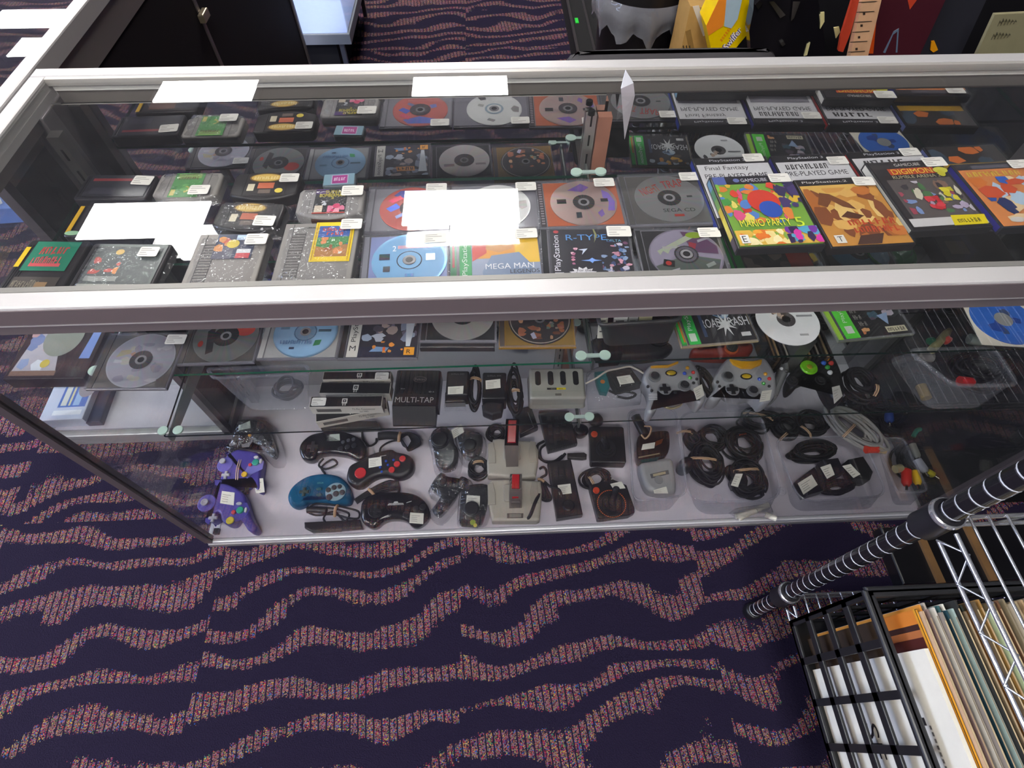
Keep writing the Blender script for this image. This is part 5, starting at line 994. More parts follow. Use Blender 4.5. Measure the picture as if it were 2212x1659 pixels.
def square_stick(label, o, btn, boot, tip, ring=False, st=None, n=0):
    t = pad('joystick', label, D3, o, Zd, .036, '#1d1a1a', 'plastic', bev=.005, n=n, cat='joystick', sm=False); z1 = Zd + .036
    knob(t, D3, btn, z1, 35, .005, '#c8431f', 'fire_button')
    c = W(D3(*boot), z1); R = rad(D3, 110, boot, z1)
    m = MB(t, 'rubber'); m.lathe([(R, 0), (R * .95, .003), (R * .75, .002), (R * .72, .007), (R * .5, .006), (R * .47, .011), (R * .3, .011), (R * .28, .018), (0, .018)], c.x, c.y, z1, '#1a1818', None, 26); m.build('rubber_boot', t)
    e = W(D3(*tip), Zd + .12); m = MB(t, 'rubber'); m.tube([(c.x, c.y, z1 + .015), Vector((c.x, c.y, z1 + .015)).lerp(e, .5), e, e + Vector((0, 0, .004))], [.008, .0065, .009, .004], '#1b1919', None, 10); m.build('stick', t)
    if ring:
        m = MB(t, 'print'); R2_ = rad(D3, 146, boot, z1)
        for i in range(44):
            a = 2 * pi * i / 44; b = a + 2 * pi / 44 * .6
            m.add([(c.x + R2_ * q * cos(x), c.y + R2_ * q * sin(x), z1 + .0006) for q, x in ((.965, a), (1.03, a), (1.03, b), (.965, b))], [(0, 1, 2, 3)], '#d8682a')
        m.build('orange_ring', t)
    if st: stk(t, D3, st, z1 + .0006)
    return t
square_stick('square black joystick with orange button and no ring, rear one', [(1400, 245), (1420, 236), (1735, 240), (1752, 256), (1778, 600), (1765, 620), (1425, 612), (1410, 596)], (1460, 282), (1585, 430), (1560, 330))
t = square_stick('square black joystick with orange button and dashed orange ring, front one', [(1398, 850), (1420, 835), (1640, 780), (1780, 840), (1865, 1090), (1868, 1150), (1820, 1188), (1510, 1238), (1488, 1225)], (1480, 865), (1640, 1000), (1690, 850), True, [(1625, 795), (1745, 768), (1785, 840), (1660, 850)])
coil('', '', D3, (1480, 745), 165, 95, 12, Zd, '#1c191a', .0035, 5, (1432, 755, 55, -65), .026, 12, root=t, part=True)

# ---- clear tubs on the deck
tubs = []
def deck_tub(label, rim, base, zh, zm=D4):
    return tub('clear_tub', label, 'tub', wpts(zm(*rim), Zd + zh), wpts(zm(*base), Zd), Zd, Zd + zh, '#fff', 'clear', .003)
deck_tub('clear plastic tub holding an amber controller and a grey adapter', [(270, 130), (760, 110), (890, 1000), (330, 1070)], [(300, 330), (700, 320), (740, 1160), (340, 1185)], .075)
deck_tub('clear plastic tub full of black power cords with beige bands', [(800, 150), (1640, 130), (1880, 1050), (905, 1080)], [(830, 330), (1640, 320), (1800, 1190), (970, 1215)], .06)
deck_tub('clear plastic tub holding black adapters with white stickers', [(150, 420), (1060, 400), (1330, 1010), (430, 1075)], [(230, 520), (1000, 500), (1230, 1150), (330, 1180)], .07, D5)
deck_tub('clear plastic tub of dark plugs with red and yellow ends at the right', [(1200, 420), (1990, 400), (2330, 940), (1440, 985)], [(1240, 520), (1950, 500), (2220, 1090), (1400, 1110)], .07, D5)
z = Zd + .004
t = pad('toy_gun', 'dark amber see-through pistol with black grip in the clear tub', D4, [(350, 470), (420, 410), (640, 385), (680, 450), (665, 610), (560, 670), (420, 690), (355, 660)], z, .05, '#2b1a10', 'gloss', bev=.02, cat='toy gun')
m = MB(t, 'plastic'); m.tube(line(D4, [(350, 190), (390, 270), (440, 360), (500, 450)], z + .035), [.014] * 13, '#1b191a', None, 8); m.build('grip', t)
patch(t, D4, [(425, 480), (555, 458), (545, 520), (410, 540)], z + .0505, '#e2ded2', 'price_sticker', 'paper'); patch(t, D4, [(560, 450), (640, 420), (620, 470), (555, 500)], z + .0503, '#6a3512', 'amber_panel'); patch(t, D4, [(380, 610), (600, 570), (600, 580), (380, 625)], z + .0504, '#8a7a60', 'seam'); patch(t, D4, [(400, 640), (600, 610), (570, 650), (410, 670)], z + .0502, '#123a3a', 'teal_panel')
m = MB(t, 'matte'); m.tube(line(D4, [(440, 290), (510, 300), (500, 370), (450, 420), (410, 380)], [z + .053, z + .055, z + .055, z + .053, z + .052]), .0025, '#c9a582'); m.build('rubber_band', t)
t = pad('adapter_pack', 'light grey adapter pack with slot and sticker at the front of the tub', D4, [(375, 725), (480, 690), (690, 660), (735, 790), (745, 1000), (640, 1030), (480, 1000), (410, 900)], z, .04, '#9c9a9b', 'plastic', bev=.012, n=3, cat='adapter')
patch(t, D4, [(500, 790), (690, 745), (700, 790), (515, 835)], z + .0402, '#5f5d5c', 'slot'); patch(t, D4, [(530, 790), (660, 762), (665, 785), (535, 815)], z + .041, '#b8a888', 'connector_pins'); stk(t, D4, [(535, 955), (670, 918), (690, 990), (545, 990)], z + .0405)
knob(t, D4, (590, 850), z + .04, 45, .002, '#8b898a', 'round_boss')
coil('cord_bundle', 'large black power cord bundle with wide beige band at the front left of its tub', D4, (1085, 690), 165, 215, 0, z, '#1d191a', .0032, 10, (1065, 625, 175, -7), .05, 21)
coil('cord_bundle', 'black power cord bundle with thin beige band at the front right of its tub', D4, (1500, 850), 190, 190, -40, z, '#1b191b', .003, 9, (1510, 740, 170, 3), .045, 22)
coil('cord_bundle', 'black power cord bundle at the back left of the cord tub', D4, (940, 430), 75, 100, 20, z, '#1b191a', .003, 6, (870, 345, 80, -3), .04, 23)
coil('cord_bundle', 'black power cord bundle with tan band at the back middle of the cord tub', D4, (1150, 420), 150, 110, 0, z + .0, '#211e20', .003, 6, None, .035, 24)
t = coil('cord_bundle', 'black power cord bundle with orange lettering at the back of the cord tub', D4, (1470, 480), 190, 190, 10, z, '#19181a', .0032, 9, None, .055, 25)
m = MB(t, 'print'); p = W(D4(1430, 390), z + .058); m.add([(p.x + i * .0036 + j * .0012, p.y + i * .0006 + k, p.z) for i in range(6) for j, k in ((0, 0), (1, 0), (1.6, .004), (.6, .004))], [(i * 4, i * 4 + 1, i * 4 + 2, i * 4 + 3) for i in range(6)], '#c8501f'); m.build('orange_lettering', t)
coil('cord_bundle', 'black power cord bundle lying at the very back with arched tan band', D4, (1620, 230), 200, 110, 0, Zd + .0, '#1a181a', .003, 7, (1640, 170, 150, -18), .045, 26)
t = pad('plug_adapter', 'black plug block with white sticker in the cord tub', D4, [(1340, 790), (1440, 770), (1480, 900), (1470, 960), (1350, 950), (1320, 880)], z + .0, .045, '#1c1b1b', 'plastic', bev=.006, n=0, cat='plug', sm=False); stk(t, D4, [(1390, 785), (1465, 785), (1415, 925), (1340, 905)], z + .0458)
t = pad('plug_adapter', 'dark knobbly plug at the left rim of the cord tub', D4, [(780, 700), (850, 650), (920, 680), (920, 760), (850, 790), (790, 760)], z, .055, '#1c1a1a', 'plastic', bev=.016, n=3, cat='plug')
for p, lb in (((1200, 1050), 'clear round stud beside the cord bundles, left one'), ((1860, 972), 'clear round stud beside the cord bundles, right one')):
    c = W(D4(*p), Zd + .062); t = thing('clear_stud', lb, 'stud', (c.x, c.y, Zd + .064)); m = MB(mat='clear'); R = rad(D4, 46, p, Zd + .064); m.lathe([(0, 0), (R, 0), (R, .004), (R * .8, .005), (R * .75, .003), (R * .3, .003), (R * .25, .006), (0, .006)], 0, 0, 0, '#fff', None, 20); m.build('stud_cap', t)
t = thing('hardware_bag', 'small bag of white plastic hardware at the deck front edge', 'bag', tuple(W(D4(1570, 1190), Zd)))
m = MB(t, 'plastic')
for a, b in (((1390, 1230), (1500, 1200)), ((1500, 1200), (1600, 1170)), ((1600, 1160), (1730, 1105)), ((1700, 1210), (1810, 1255)), ((1420, 1250), (1560, 1180))): m.tube([W(D4(*a), Zd + .009), W(D4(*b), Zd + .011)], .0075, '#d8d2c4', None, 7)
m.build('white_fitting', t)
m = MB(t, 'film'); q = [tuple(W(p, Zd + .01))[:2] for p in D4((1340, 1220), (1400, 1160), (1640, 1110), (1740, 1090), (1800, 1240), (1600, 1230), (1420, 1290))]; q = keepin(q); m.slab(q, Zd + .0005, .02, '#fff', None, .012, 3, True); m.build('plastic_bag', t)
# adapters with stickers
for i, (o, s_, lb) in enumerate((([(350, 890), (520, 760), (640, 900), (620, 1000), (450, 1050)], [(400, 885), (545, 795), (608, 900), (460, 1002)], 'black adapter block with large white sticker at the front left of its tub'), ([(600, 690), (760, 670), (830, 820), (700, 880)], [(635, 718), (740, 682), (785, 795), (705, 838)], 'black adapter block with tilted sticker in the middle of its tub'), ([(860, 690), (1010, 660), (1110, 820), (1080, 900), (930, 880)], [(862, 705), (950, 685), (1050, 790), (980, 830)], 'black adapter block with torn sticker at the right of its tub'))):
    t = pad('power_adapter', lb, D5, o, z, .045 + .004 * i, '#1c1a1d', 'plastic', bev=.006, n=0, cat='power adapter', sm=False); stk(t, D5, s_, z + .0456 + .004 * i)
coil('cord_bundle', 'dark cord tangle at the front of the sticker adapter tub', D5, (800, 930), 200, 60, 8, z, '#201c20', .003, 7, None, .03, 31)
coil('cord_bundle', 'black cord tangle behind the sticker adapters', D5, (560, 560), 260, 90, 5, z, '#171618', .003, 8, None, .05, 32)
coil('cable_hank', 'black ribbed cable hank with tan band behind the sticker adapters', D5, (270, 300), 150, 110, 20, Zd, '#18171a', .003, 8, (270, 380, 60, 35), .05, 33)
coil('cable_hank', 'black cable hank with red tipped band behind the adapter tub', D5, (520, 280), 170, 120, 0, Zd, '#19171a', .003, 8, (490, 330, 90, -58), .05, 34)
t = coil('cable_hank', 'light grey cable hank tied with a beige band and red plug', D5, (985, 320), 330, 130, -52, Zd + .05, '#8d8a86', .0048, 7, (950, 320, 110, 38), .035, 35)
m = MB(t, 'plastic'); m.tube(line(D5, [(1105, 535), (1225, 530)], Zd + .07), .011, '#d03a26', None, 8); m.tube(line(D5, [(1225, 535), (1310, 545)], Zd + .07), .009, '#b8a07a', None, 8); m.build('plug', t)
coil('cable_hank', 'black cable hank filling the right tub', D5, (1660, 660), 250, 190, 20, z, '#131216', .0034, 9, None, .045, 36)
coil('cable_hank', 'black cable hank at the back right of the deck', D5, (1450, 260), 260, 160, 10, Zd, '#141317', .0034, 9, None, .05, 37)
for a, b, r, c, lb in (((1530, 750), (1530, 910), .012, '#c8281f', 'red plug in the right tub'), ((1620, 760), (1650, 900), .010, '#e0b418', 'yellow plug in the right tub'), ((1590, 480), (1650, 620), .009, '#a9a69a', 'pale grey plug at the back of the right tub'), ((1640, 640), (1730, 770), .011, '#b4b4c0', 'white plug in the right tub'), ((1750, 765), (1820, 805), .009, '#d8cc22', 'yellow ended plug beside the white one in the right tub'), ((1345, 160), (1355, 250), .012, '#1f3f8a', 'blue plug at the back right of the deck'), ((1410, 740), (1490, 720), .011, '#a9a07a', 'tan plug near the left rim of the right tub')):
    za = z + .052; A_, B_ = W(D5(*a), za), W(D5(*b), za); t = thing('cable_plug', lb, 'plug', (A_.x, A_.y, za - r)); m = MB(t, 'plastic'); m.tube([A_, A_.lerp(B_, .8), B_], [r, r, r * .6], c, None, 9); m.build('plug_shell', t)
    m = MB(t, 'chrome'); e = (B_ - A_).normalized() * .012; m.tube([B_, B_ + e], .0035, '#c8c4b8', None, 8); m.build('metal_pin', t)
t = thing('teal_cord', 'short teal cord arching out of the right tub', 'cable', tuple(W(D5(1700, 380), z + .045))); wire(t, D5, [(1600, 400), (1640, 335), (1700, 325), (1760, 360), (1810, 420)], [z + .05, z + .058, z + .06, z + .056, z + .05], .006, '#178a72')

coil('cable_hank', 'thick black cable hank in the back right corner of the deck', D5, (1260, 150), 200, 100, -10, Zd, '#141316', .0042, 10, None, .06, 61)
coil('cable_hank', 'dark cable hank lying between adapter tub and right tub', D5, (960, 60), 150, 90, 20, Zd, '#17161a', .0032, 9, None, .05, 62)
# ------------------------------------------------------------------ bottom glass shelf
Z = SCZ
t = tub('clear_tub', 'empty looking clear tub at the left end of the bottom glass shelf', 'tub', wpts(B2((430, 760), (1440, 720), (1490, 800), (500, 850)), Z + .07), wpts(B2((640, 860), (1440, 850), (1480, 1170), (860, 1185)), Z), Z, Z + .07, '#fff', 'clear', .004)
coil('cord_bundle', 'dark cord coil inside the left clear tub', B2, (1260, 960), 150, 120, 0, Z + .002, '#26262c', .003, 5, None, .025, 41)
# connector boxes
def cbox(label, tl, tr, br, bl, zt, h, sd, st=None, logo=None):
    c, a, w, d = rect4(B3(tl, tr, br, bl), zt); t = thing('connector_box', label, 'box', (c.x, c.y, zt - h), a)
    m = MB(mat='paper'); m.box(-w / 2, w / 2, -d / 2, d / 2, 0, h, '#d2cdc2'); m.build('carton', t)
    m = MB(mat='print').art(w * .985, d * .94, h + .0004); m.R(0, 0, 1, 1, '#1c1b1b'); lu = logo or .46
    m.R(lu, .3, lu + .075, .8, '#dcd9d0').R(lu + .015, .42, lu + .06, .7, '#1c1b1b').R(lu + .03, .5, lu + .045, .62, '#dcd9d0').R(lu + .012, .08, lu + .03, .28, '#b8b5ac').R(lu + .045, .08, lu + .062, .28, '#b8b5ac'); m.build('printed_lid', t)
    m = MB(mat='print'); y = -d / 2 - .0004
    m.add([(-w * .42, y, h * .3), (-w * .08, y, h * .3), (-w * .08, y, h * .72), (-w * .42, y, h * .72)], [(0, 1, 2, 3)], '#6a6662')
    m.text('72 Pin Connector', (w * .08, y, h * .52), (w * .32, 0, 0), (0, 0, h * .26), '#3a3836'); m.text('for NES', (w * .17, y, h * .2), (w * .12, 0, 0), (0, 0, h * .22), '#3a3836'); m.build('front_print', t)
    if st: sticker(t, t, uvw(t, w, d, st[0], st[1], 0), zt + .0006, a, .03, .02)
    return t
cbox('black topped connector box at the back of the box pile with sticker at right', (190, 780), (890, 785), (880, 870), (180, 855), Z + .030, .030, 1, (.87, .35), .5)
cbox('black topped connector box second from the back of the box pile', (165, 898), (892, 893), (872, 1012), (138, 1010), Z + .030, .030, 2, None, .47)
cbox('white fronted connector box at the bottom front of the box pile', (90, 1120), (826, 1114), (862, 1228), (132, 1240), Z + .027, .027, 3)
cbox('black topped connector box with sticker at left on top of the front of the pile', (62, 1040), (800, 1038), (792, 1146), (36, 1150), Z + .056, .0285, 4, (.12, .5), .44)
# multi tap
c, a, w, d = rect4(B3((935, 770), (1420, 770), (1360, 1140), (912, 1125)), Z + .04)
t = thing('controller_hub', 'black ribbed controller hub marked MULTI-TAP beside the connector boxes', 'controller hub', (c.x, c.y, Z), a)
m = MB(mat='plastic'); hw, hd = w / 2, d / 2
m.prismY([(-hw, 0), (hw, 0), (hw, .036), (hw - .004, .04), (-hw + .004, .04), (-hw, .036)], -hd, hd, '#1d1c1d'); m.hexa([(-hw, -hd - .03, 0), (hw * .9, -hd - .03, 0), (hw * .9, -hd, 0), (-hw, -hd, 0)], [(-hw, -hd - .03, .006), (hw * .9, -hd - .03, .006), (hw * .9, -hd, .036), (-hw, -hd, .036)], '#1a191a'); m.build('body', t)
m = MB(mat='plastic')
for i in range(9): m.box(-hw * .85 + i * hw * .2, -hw * .78 + i * hw * .2, -hd * .35, hd * .95, .04, .0415, '#151415')
m.build('ribs', t)
m = MB(mat='print').art(w, d, .0422); m.E(.55, .72, .15, .09, '#6a5a58').E(.55, .72, .135, .075, '#1a1819').T('Pelican', .44, .69, .22, .06, '#8a7a78').T('MULTI-TAP', .06, .06, .84, .15, '#a9a8a6').G(.15, .42, .1, .05, '#8a8886', 2).G(.78, .34, .12, .05, '#8a8886', 3); m.build('raised_lettering', t)
# power adapters
def brick(label, tl, tr, br, bl, h, st):
    c, a, w, d = rect4(B3(tl, tr, br, bl), Z + h); t = thing('power_adapter', label, 'power adapter', (c.x, c.y, Z), a)
    m = MB(mat='plastic'); m.slab(rrect(-w / 2, w / 2, -d / 2, d / 2, .004), 0, h, '#19181a', None, .004, 3); m.build('body', t)
    m = MB(mat='print').art(w, d, h + .0004); m.G(.2, .82, .6, .07, '#5a5658', 6); m.build('moulded_lettering', t); stk(t, B3, st, Z + h + .0008); return t
t = brick('black power adapter with a low white sticker, left one of two', (1480, 775), (1700, 770), (1690, 1020), (1440, 1030), .04, [(1480, 940), (1642, 930), (1636, 1012), (1478, 1018)])
t = brick('black power adapter with white sticker in its middle, right one of two', (1850, 790), (2085, 785), (2085, 1060), (1822, 1065), .045, [(1870, 875), (2022, 858), (2026, 950), (1872, 965)])
t = thing('plug_adapter', 'clear fronted black plug block in front of the left power adapter', 'plug', tuple(W(B3(1560, 1100), Z))); m = MB(t, 'plastic'); c = W(B3(1560, 1100), Z); m.box(c.x - .022, c.x + .022, c.y - .012, c.y + .014, Z, Z + .022, '#1d1c1d', None, .003); m.build('body', t); m = MB(t, 'clear'); m.box(c.x - .023, c.x + .023, c.y - .022, c.y - .0125, Z, Z + .018, '#fff'); m.build('clear_cover', t)
coil('cable_hank', 'black cord hank with double beige band between the two power adapters', B3, (1760, 960), 60, 230, 0, Z, '#1c1a1b', .0022, 8, (1765, 850, 60, -12), .03, 51)
t = coil('cable_hank', 'black cord hank with double beige band left of the grey hub', B4, (440, 1000), 75, 260, 0, Z, '#1b1a1c', .0024, 9, (450, 975, 55, 3), .034, 52)
t = pad('plug_adapter', 'black angled plug in front of the right power adapter', B4, [(100, 1150), (180, 1110), (330, 1130), (310, 1230), (210, 1260), (110, 1220)], Z, .03, '#242326', 'plastic', bev=.006, n=0, cat='plug', sm=False)
# grey hub with four slots
c, a, w, d = rect4(B4((592, 792), (1165, 782), (1190, 1105), (605, 1115)), Z + .04)
t = thing('controller_hub', 'light grey controller hub with four dark slots and yellow label', 'controller hub', (c.x, c.y + .012, Z), a)
m = MB(mat='plastic'); m.slab(rrect(-w / 2, w / 2, -d / 2, d / 2, .006), 0, .04, '#98968e', None, .006, 4, botin=-.0025); m.build('body', t)
for i, u in enumerate((.155, .385, .61, .84)):
    m = MB(mat='matte').art(w, d, .0404); x = (u - .5) * w; m.slab(rrect(x - .0062, x + .0062, -d * .08, d * .38, .006, 4), .0400, .0006, '#1a1a19', None, .0002, 1); m.build('slot', t)
m = MB(mat='print').art(w, d, .0404); m.R(.31, .27, .48, .335, '#1f1f1d').R(.48, .27, .645, .335, '#cdb91c').G(.38, .285, .09, .03, '#8a8a80', 5).G(.52, .285, .07, .03, '#5a5210', 3).R(.45, .08, .56, .15, '#5c5b55').R(.02, .215, .98, .219, '#7d7b74'); m.build('label', t)
# bag with teal card and black box
t = thing('accessory_bag', 'clear bag holding a teal card and a black block beside the grey hub', 'bag', tuple(W(B4(1460, 960), Z)))
m = MB(t, 'plastic'); o = [tuple(W(p, Z + .012))[:2] for p in B4((1270, 790), (1390, 775), (1430, 940), (1400, 1010), (1330, 1000), (1290, 900))]; m.slab(o, Z + .001, .014, '#0f6f74', None, .003, 2); b = m.build('teal_card', t)
knob(t, B4, (1355, 888), Z + .015, 24, .001, '#d87a2a', 'badge', 'print', parent=b)
m = MB(t, 'plastic'); o = [tuple(W(p, Z + .025))[:2] for p in B4((1400, 790), (1640, 740), (1760, 900), (1500, 970))]; m.slab(o, Z + .001, .028, '#1b1a1b', None, .004, 2); b = m.build('black_block', t); stk(t, B4, [(1500, 835), (1640, 815), (1688, 895), (1535, 918)], Z + .0295, parent=b)
m = MB(t, 'rubber'); m.tube(line(B4, [(1420, 980), (1500, 1010), (1600, 990), (1700, 1020), (1620, 1060), (1500, 1040)], Z + .01), .003, '#1c1b1c'); m.build('cord', t)
m = MB(t, 'film'); q = [tuple(W(p, Z + .02))[:2] for p in B4((1185, 800), (1290, 740), (1640, 700), (1780, 780), (1760, 1080), (1500, 1110), (1215, 1135), (1190, 960))]; m.slab(q, Z + .0004, .036, '#fff', None, .02, 4, True); m.build('plastic_bag', t)
t = thing('white_lead', 'thin white lead running over the bag to the silver controller', 'cable', tuple(W(B4(1500, 760), Z + .03))); wire(t, B4, [(1180, 905), (1290, 850), (1400, 778), (1500, 755), (1630, 730), (1700, 755), (1780, 800)], [Z + .04] * 7, .0022, '#cfc6b8')
# silver controllers
def silver(label, ol, s1, s2, dp, jw, ybxa, small, st, top=None):
    t = pad('game_controller', label, B5, ol, Z, .045, '#9a9a9e', 'plastic', bev=.008); z1 = Z + .045
    stick(t, B5, s1, z1, 42, .009, '#232225', '#77777a'); stick(t, B5, s2, z1, 42, .009, '#232225', '#77777a')
    knob(t, B5, dp, z1 - .001, 72, .002, '#88888c', 'pad_dish'); dpad(t, B5, dp, z1 + .001, 56, .005, '#1c1b1d')
    m = MB(t, 'gloss'); c = W(B5(*jw), z1); R = rad(B5, 62, jw, z1); m.cyl(c.x, c.y, z1 - .001, z1 + .002, R, '#1e1b12', None, 22, .3, 1, .62); b = m.build('jewel', t)
    m = MB(t, 'gloss'); m.dome(c.x, c.y, z1 + .002, R * .78, .0025, '#c9a81c', None, 16, 1, .55); m.build('jewel_mark', b)
    for p, cc in zip(ybxa, ('#e0a020', '#c42a2a', '#2050c8', '#3f9a3a')): knob(t, B5, p, z1 - .001, 21, .006, cc, 'button', 'gloss', dome=True)
    for p in small: knob(t, B5, p, z1 - .001, 16, .004, '#2a292c')
    stk(t, B5, st, z1 + .0007, '#d4d0c6')
    if top: patch(t, B5, top, z1 + .0007, '#e0a21a', 'yellow_port_cover', 'gloss', h=.006)
    return t
t = silver('silver grey controller with coloured buttons, left one of two on the bottom shelf', [(28, 910), (40, 840), (90, 765), (160, 738), (300, 742), (410, 695), (500, 700), (570, 760), (612, 850), (622, 960), (680, 1050), (662, 1130), (612, 1152), (560, 1110), (510, 1052), (430, 1090), (330, 1106), (240, 1092), (200, 1065), (192, 1130), (172, 1200), (120, 1250), (72, 1232), (76, 1160), (100, 1090), (80, 990)],
    (162, 840), (470, 935), (270, 965), (335, 800), ((503, 748), (563, 795), (473, 805), (530, 850)), ((92, 942), (132, 985), (598, 865), (565, 905), (375, 1005)), [(565, 962), (655, 912), (683, 1028), (600, 1078)], [(120, 738), (300, 728), (400, 690), (405, 704), (300, 745), (125, 750)])
for i in range(4): patch(t, B5, [(100, 1015 + i * 18), (192, 1012 + i * 18), (192, 1022 + i * 18), (100, 1025 + i * 18)], Z + .0455, '#c9c8cb', 'grip_rib')
t = silver('silver grey controller with yellow top cover, right one of two on the bottom shelf', [(760, 900), (790, 820), (850, 730), (940, 672), (1100, 690), (1260, 678), (1330, 740), (1382, 840), (1400, 960), (1392, 1050), (1332, 1130), (1260, 1145), (1220, 1100), (1160, 1052), (1060, 1070), (950, 1052), (880, 1012), (840, 1090), (770, 1120), (702, 1090), (740, 1030), (768, 970)],
    (920, 840), (1180, 990), (970, 970), (1115, 835), ((1312, 812), (1352, 860), (1250, 865), (1293, 910)), ((815, 895), (835, 940), (1350, 940)), [(1280, 985), (1385, 970), (1360, 1080), (1250, 1100)], [(940, 668), (1060, 690), (1180, 690), (1270, 672), (1262, 720), (1170, 758), (1060, 756), (975, 715)])
coil('', '', B5, (690, 900), 70, 160, 10, Z, '#3a3630', .0026, 6, None, .03, 61, root=t, part=True)
t = thing('cream_cord', 'cream cord loop under the left silver controller', 'cable', tuple(W(B5(330, 1130), Z))); wire(t, B5, [(200, 1080), (230, 1130), (330, 1165), (420, 1140), (460, 1080)], [Z + .005] * 5, .003, '#a89c7a')
# black controller with green jewel
t = pad('game_controller', 'black controller with large lime green jewel right of the silver ones', B5, [(1540, 880), (1580, 790), (1660, 730), (1760, 690), (1900, 655), (2000, 670), (2060, 780), (2095, 900), (2112, 1010), (2072, 1120), (2000, 1100), (1930, 1000), (1880, 900), (1780, 870), (1660, 920), (1600, 990), (1545, 980)], Z, .045, '#1b1a1c', 'plastic', bev=.02); z1 = Z + .045
m = MB(t, 'gloss'); c = W(B5(1765, 742), z1); R = rad(B5, 86, (1765, 742), z1); m.cyl(c.x, c.y, z1 - .001, z1 + .004, R, '#7ac81a', None, 26, .4); b = m.build('jewel', t); m = MB(t, 'gloss'); m.dome(c.x, c.y, z1 + .004, R * .35, .002, '#b8a82a'); m.build('jewel_mark', b)
for p, cc in (((1952, 650), '#e0901a'), ((1918, 695), '#2a62c0'), ((1995, 697), '#d0382a'), ((1958, 740), '#3a9a3a'), ((1983, 795), '#c8c8c8')): knob(t, B5, p, z1, 26, .007, cc, 'button', 'gloss', dome=True)
stick(t, B5, (1590, 880), z1, 40, .008, '#1d1c1e', '#2a292b'); stick(t, B5, (1880, 880), z1 - .002, 36, .008, '#1d1c1e', '#2a292b')
stk(t, B5, [(2005, 945), (2085, 925), (2118, 1035), (2030, 1118)], z1 + .0008, '#c2bfb8')
t = pad('remote_control', 'tall silver grey remote leaning left of the black controller', B5, [(1480, 690), (1530, 720), (1545, 790), (1500, 900), (1420, 1075), (1365, 1085), (1360, 1020), (1410, 870), (1450, 760)], Z, .04, '#77787a', 'plastic', bev=.012, n=3, cat='remote control')
knob(t, B5, (1480, 752), Z + .04, 18, .004, '#d0d0d0', 'button', 'gloss', dome=True); knob(t, B5, (1530, 780), Z + .039, 18, .004, '#4a4642', 'button', 'gloss')
p = W(B5(1440, 640), Z + .1); simple_box('media_box', 'grey box standing left of the thin disc cases', 'box', W(B5(1350, 660), Z).x + .03, .31, Z, .03, .14, .12, 0, '#5c5c58', lambda b: b.R(.1, .1, .9, .9, '#4f4f4b'))
t = pad('game_controller', 'orange red gadget with ringed dark knob behind the silver controllers', B5, [(545, 560), (660, 520), (900, 505), (1130, 500), (1180, 560), (1120, 620), (900, 640), (640, 630), (560, 610)], Z, .04, '#8a2a1c', 'plastic', bev=.015, n=3)
m = MB(t, 'plastic'); c = W(B5(958, 545), Z + .04); R = rad(B5, 72, (958, 545), Z + .04); m.cyl(c.x, c.y, Z + .039, Z + .044, R, '#c85a2a', None, 24); m.cyl(c.x, c.y, Z + .044, Z + .05, R * .78, '#2a2c2a', None, 24); m.build('ringed_knob', t)
t = pad('game_controller', 'large dark grey controller lying behind the bag under the storage tub', B4, [(1220, 480), (1400, 430), (1700, 420), (1980, 470), (2080, 560), (1900, 640), (1600, 660), (1300, 640)], Z, .035, '#262628', 'plastic', bev=.014, n=3)
knob(t, B4, (1930, 440), Z + .035, 110, .01, '#141415', 'dial', 'gloss')
t = pad('black_case', 'black cloth pouch behind the bag on the bottom shelf', B4, [(1280, 450), (1520, 430), (1550, 640), (1330, 660)], Z + .0, .055, '#141416', 'matte', bev=.006, n=0, cat='pouch', sm=False)
coil('cord_bundle', 'black cord coil right of the black controller on the bottom shelf', B6, (510, 900), 170, 170, 0, Z, '#18171b', .003, 8, (690, 950, 70, 65), .04, 71)
# big tub at right and cables
t = tub('clear_tub', 'large clear tub at the right end of the bottom shelf', 'tub', wpts(B6((1010, 560), (2560, 520), (2760, 900), (1480, 930)), Z + .09), wpts(B6((780, 620), (2400, 600), (2500, 1130), (1190, 1175)), Z), Z, Z + .09, '#fff', 'clear', .005)
coil('cable_hank', 'black cable hank inside the large right tub', B6, (1740, 770), 300, 190, 10, Z + .003, '#121116', .0036, 9, None, .06, 72)
for a, b, r, c, lb in (((1540, 880), (1690, 895), .011, '#c8262a', 'red plug inside the large right tub'), ((1250, 560), (1440, 350), .009, '#b0a474', 'tan plug standing up in the large right tub'), ((1390, 440), (1440, 480), .010, '#c03a2a', 'red plug beside the tan one in the large right tub'), ((1640, 440), (1800, 470), .012, '#8f9690', 'pale grey plug inside the large right tub'), ((1225, 470), (1275, 455), .008, '#1f6a4a', 'green plug beside the tan one in the large right tub')):
    za = Z + .075; A_, B_ = W(B6(*a), za), W(B6(*b), za); t = thing('cable_plug', lb, 'plug', (A_.x, A_.y, za - r)); m = MB(t, 'plastic'); m.tube([A_, A_.lerp(B_, .8), B_], [r, r, r * .6], c, None, 9); m.build('plug_shell', t)
for a, b, c, lb in (((1100, 620), (1260, 640), '#8d8a86', 'grey plug outside the large right tub'), ((1140, 930), (1200, 1060), '#a08a5a', 'tan ended plug standing before the large right tub')):
    A_, B_ = W(B6(*a), Z + .012), W(B6(*b), Z + .012); t = thing('cable_plug', lb, 'plug', (A_.x, A_.y, Z)); m = MB(t, 'plastic'); m.tube([A_, B_], .011, c, None, 9); m.build('plug_shell', t)
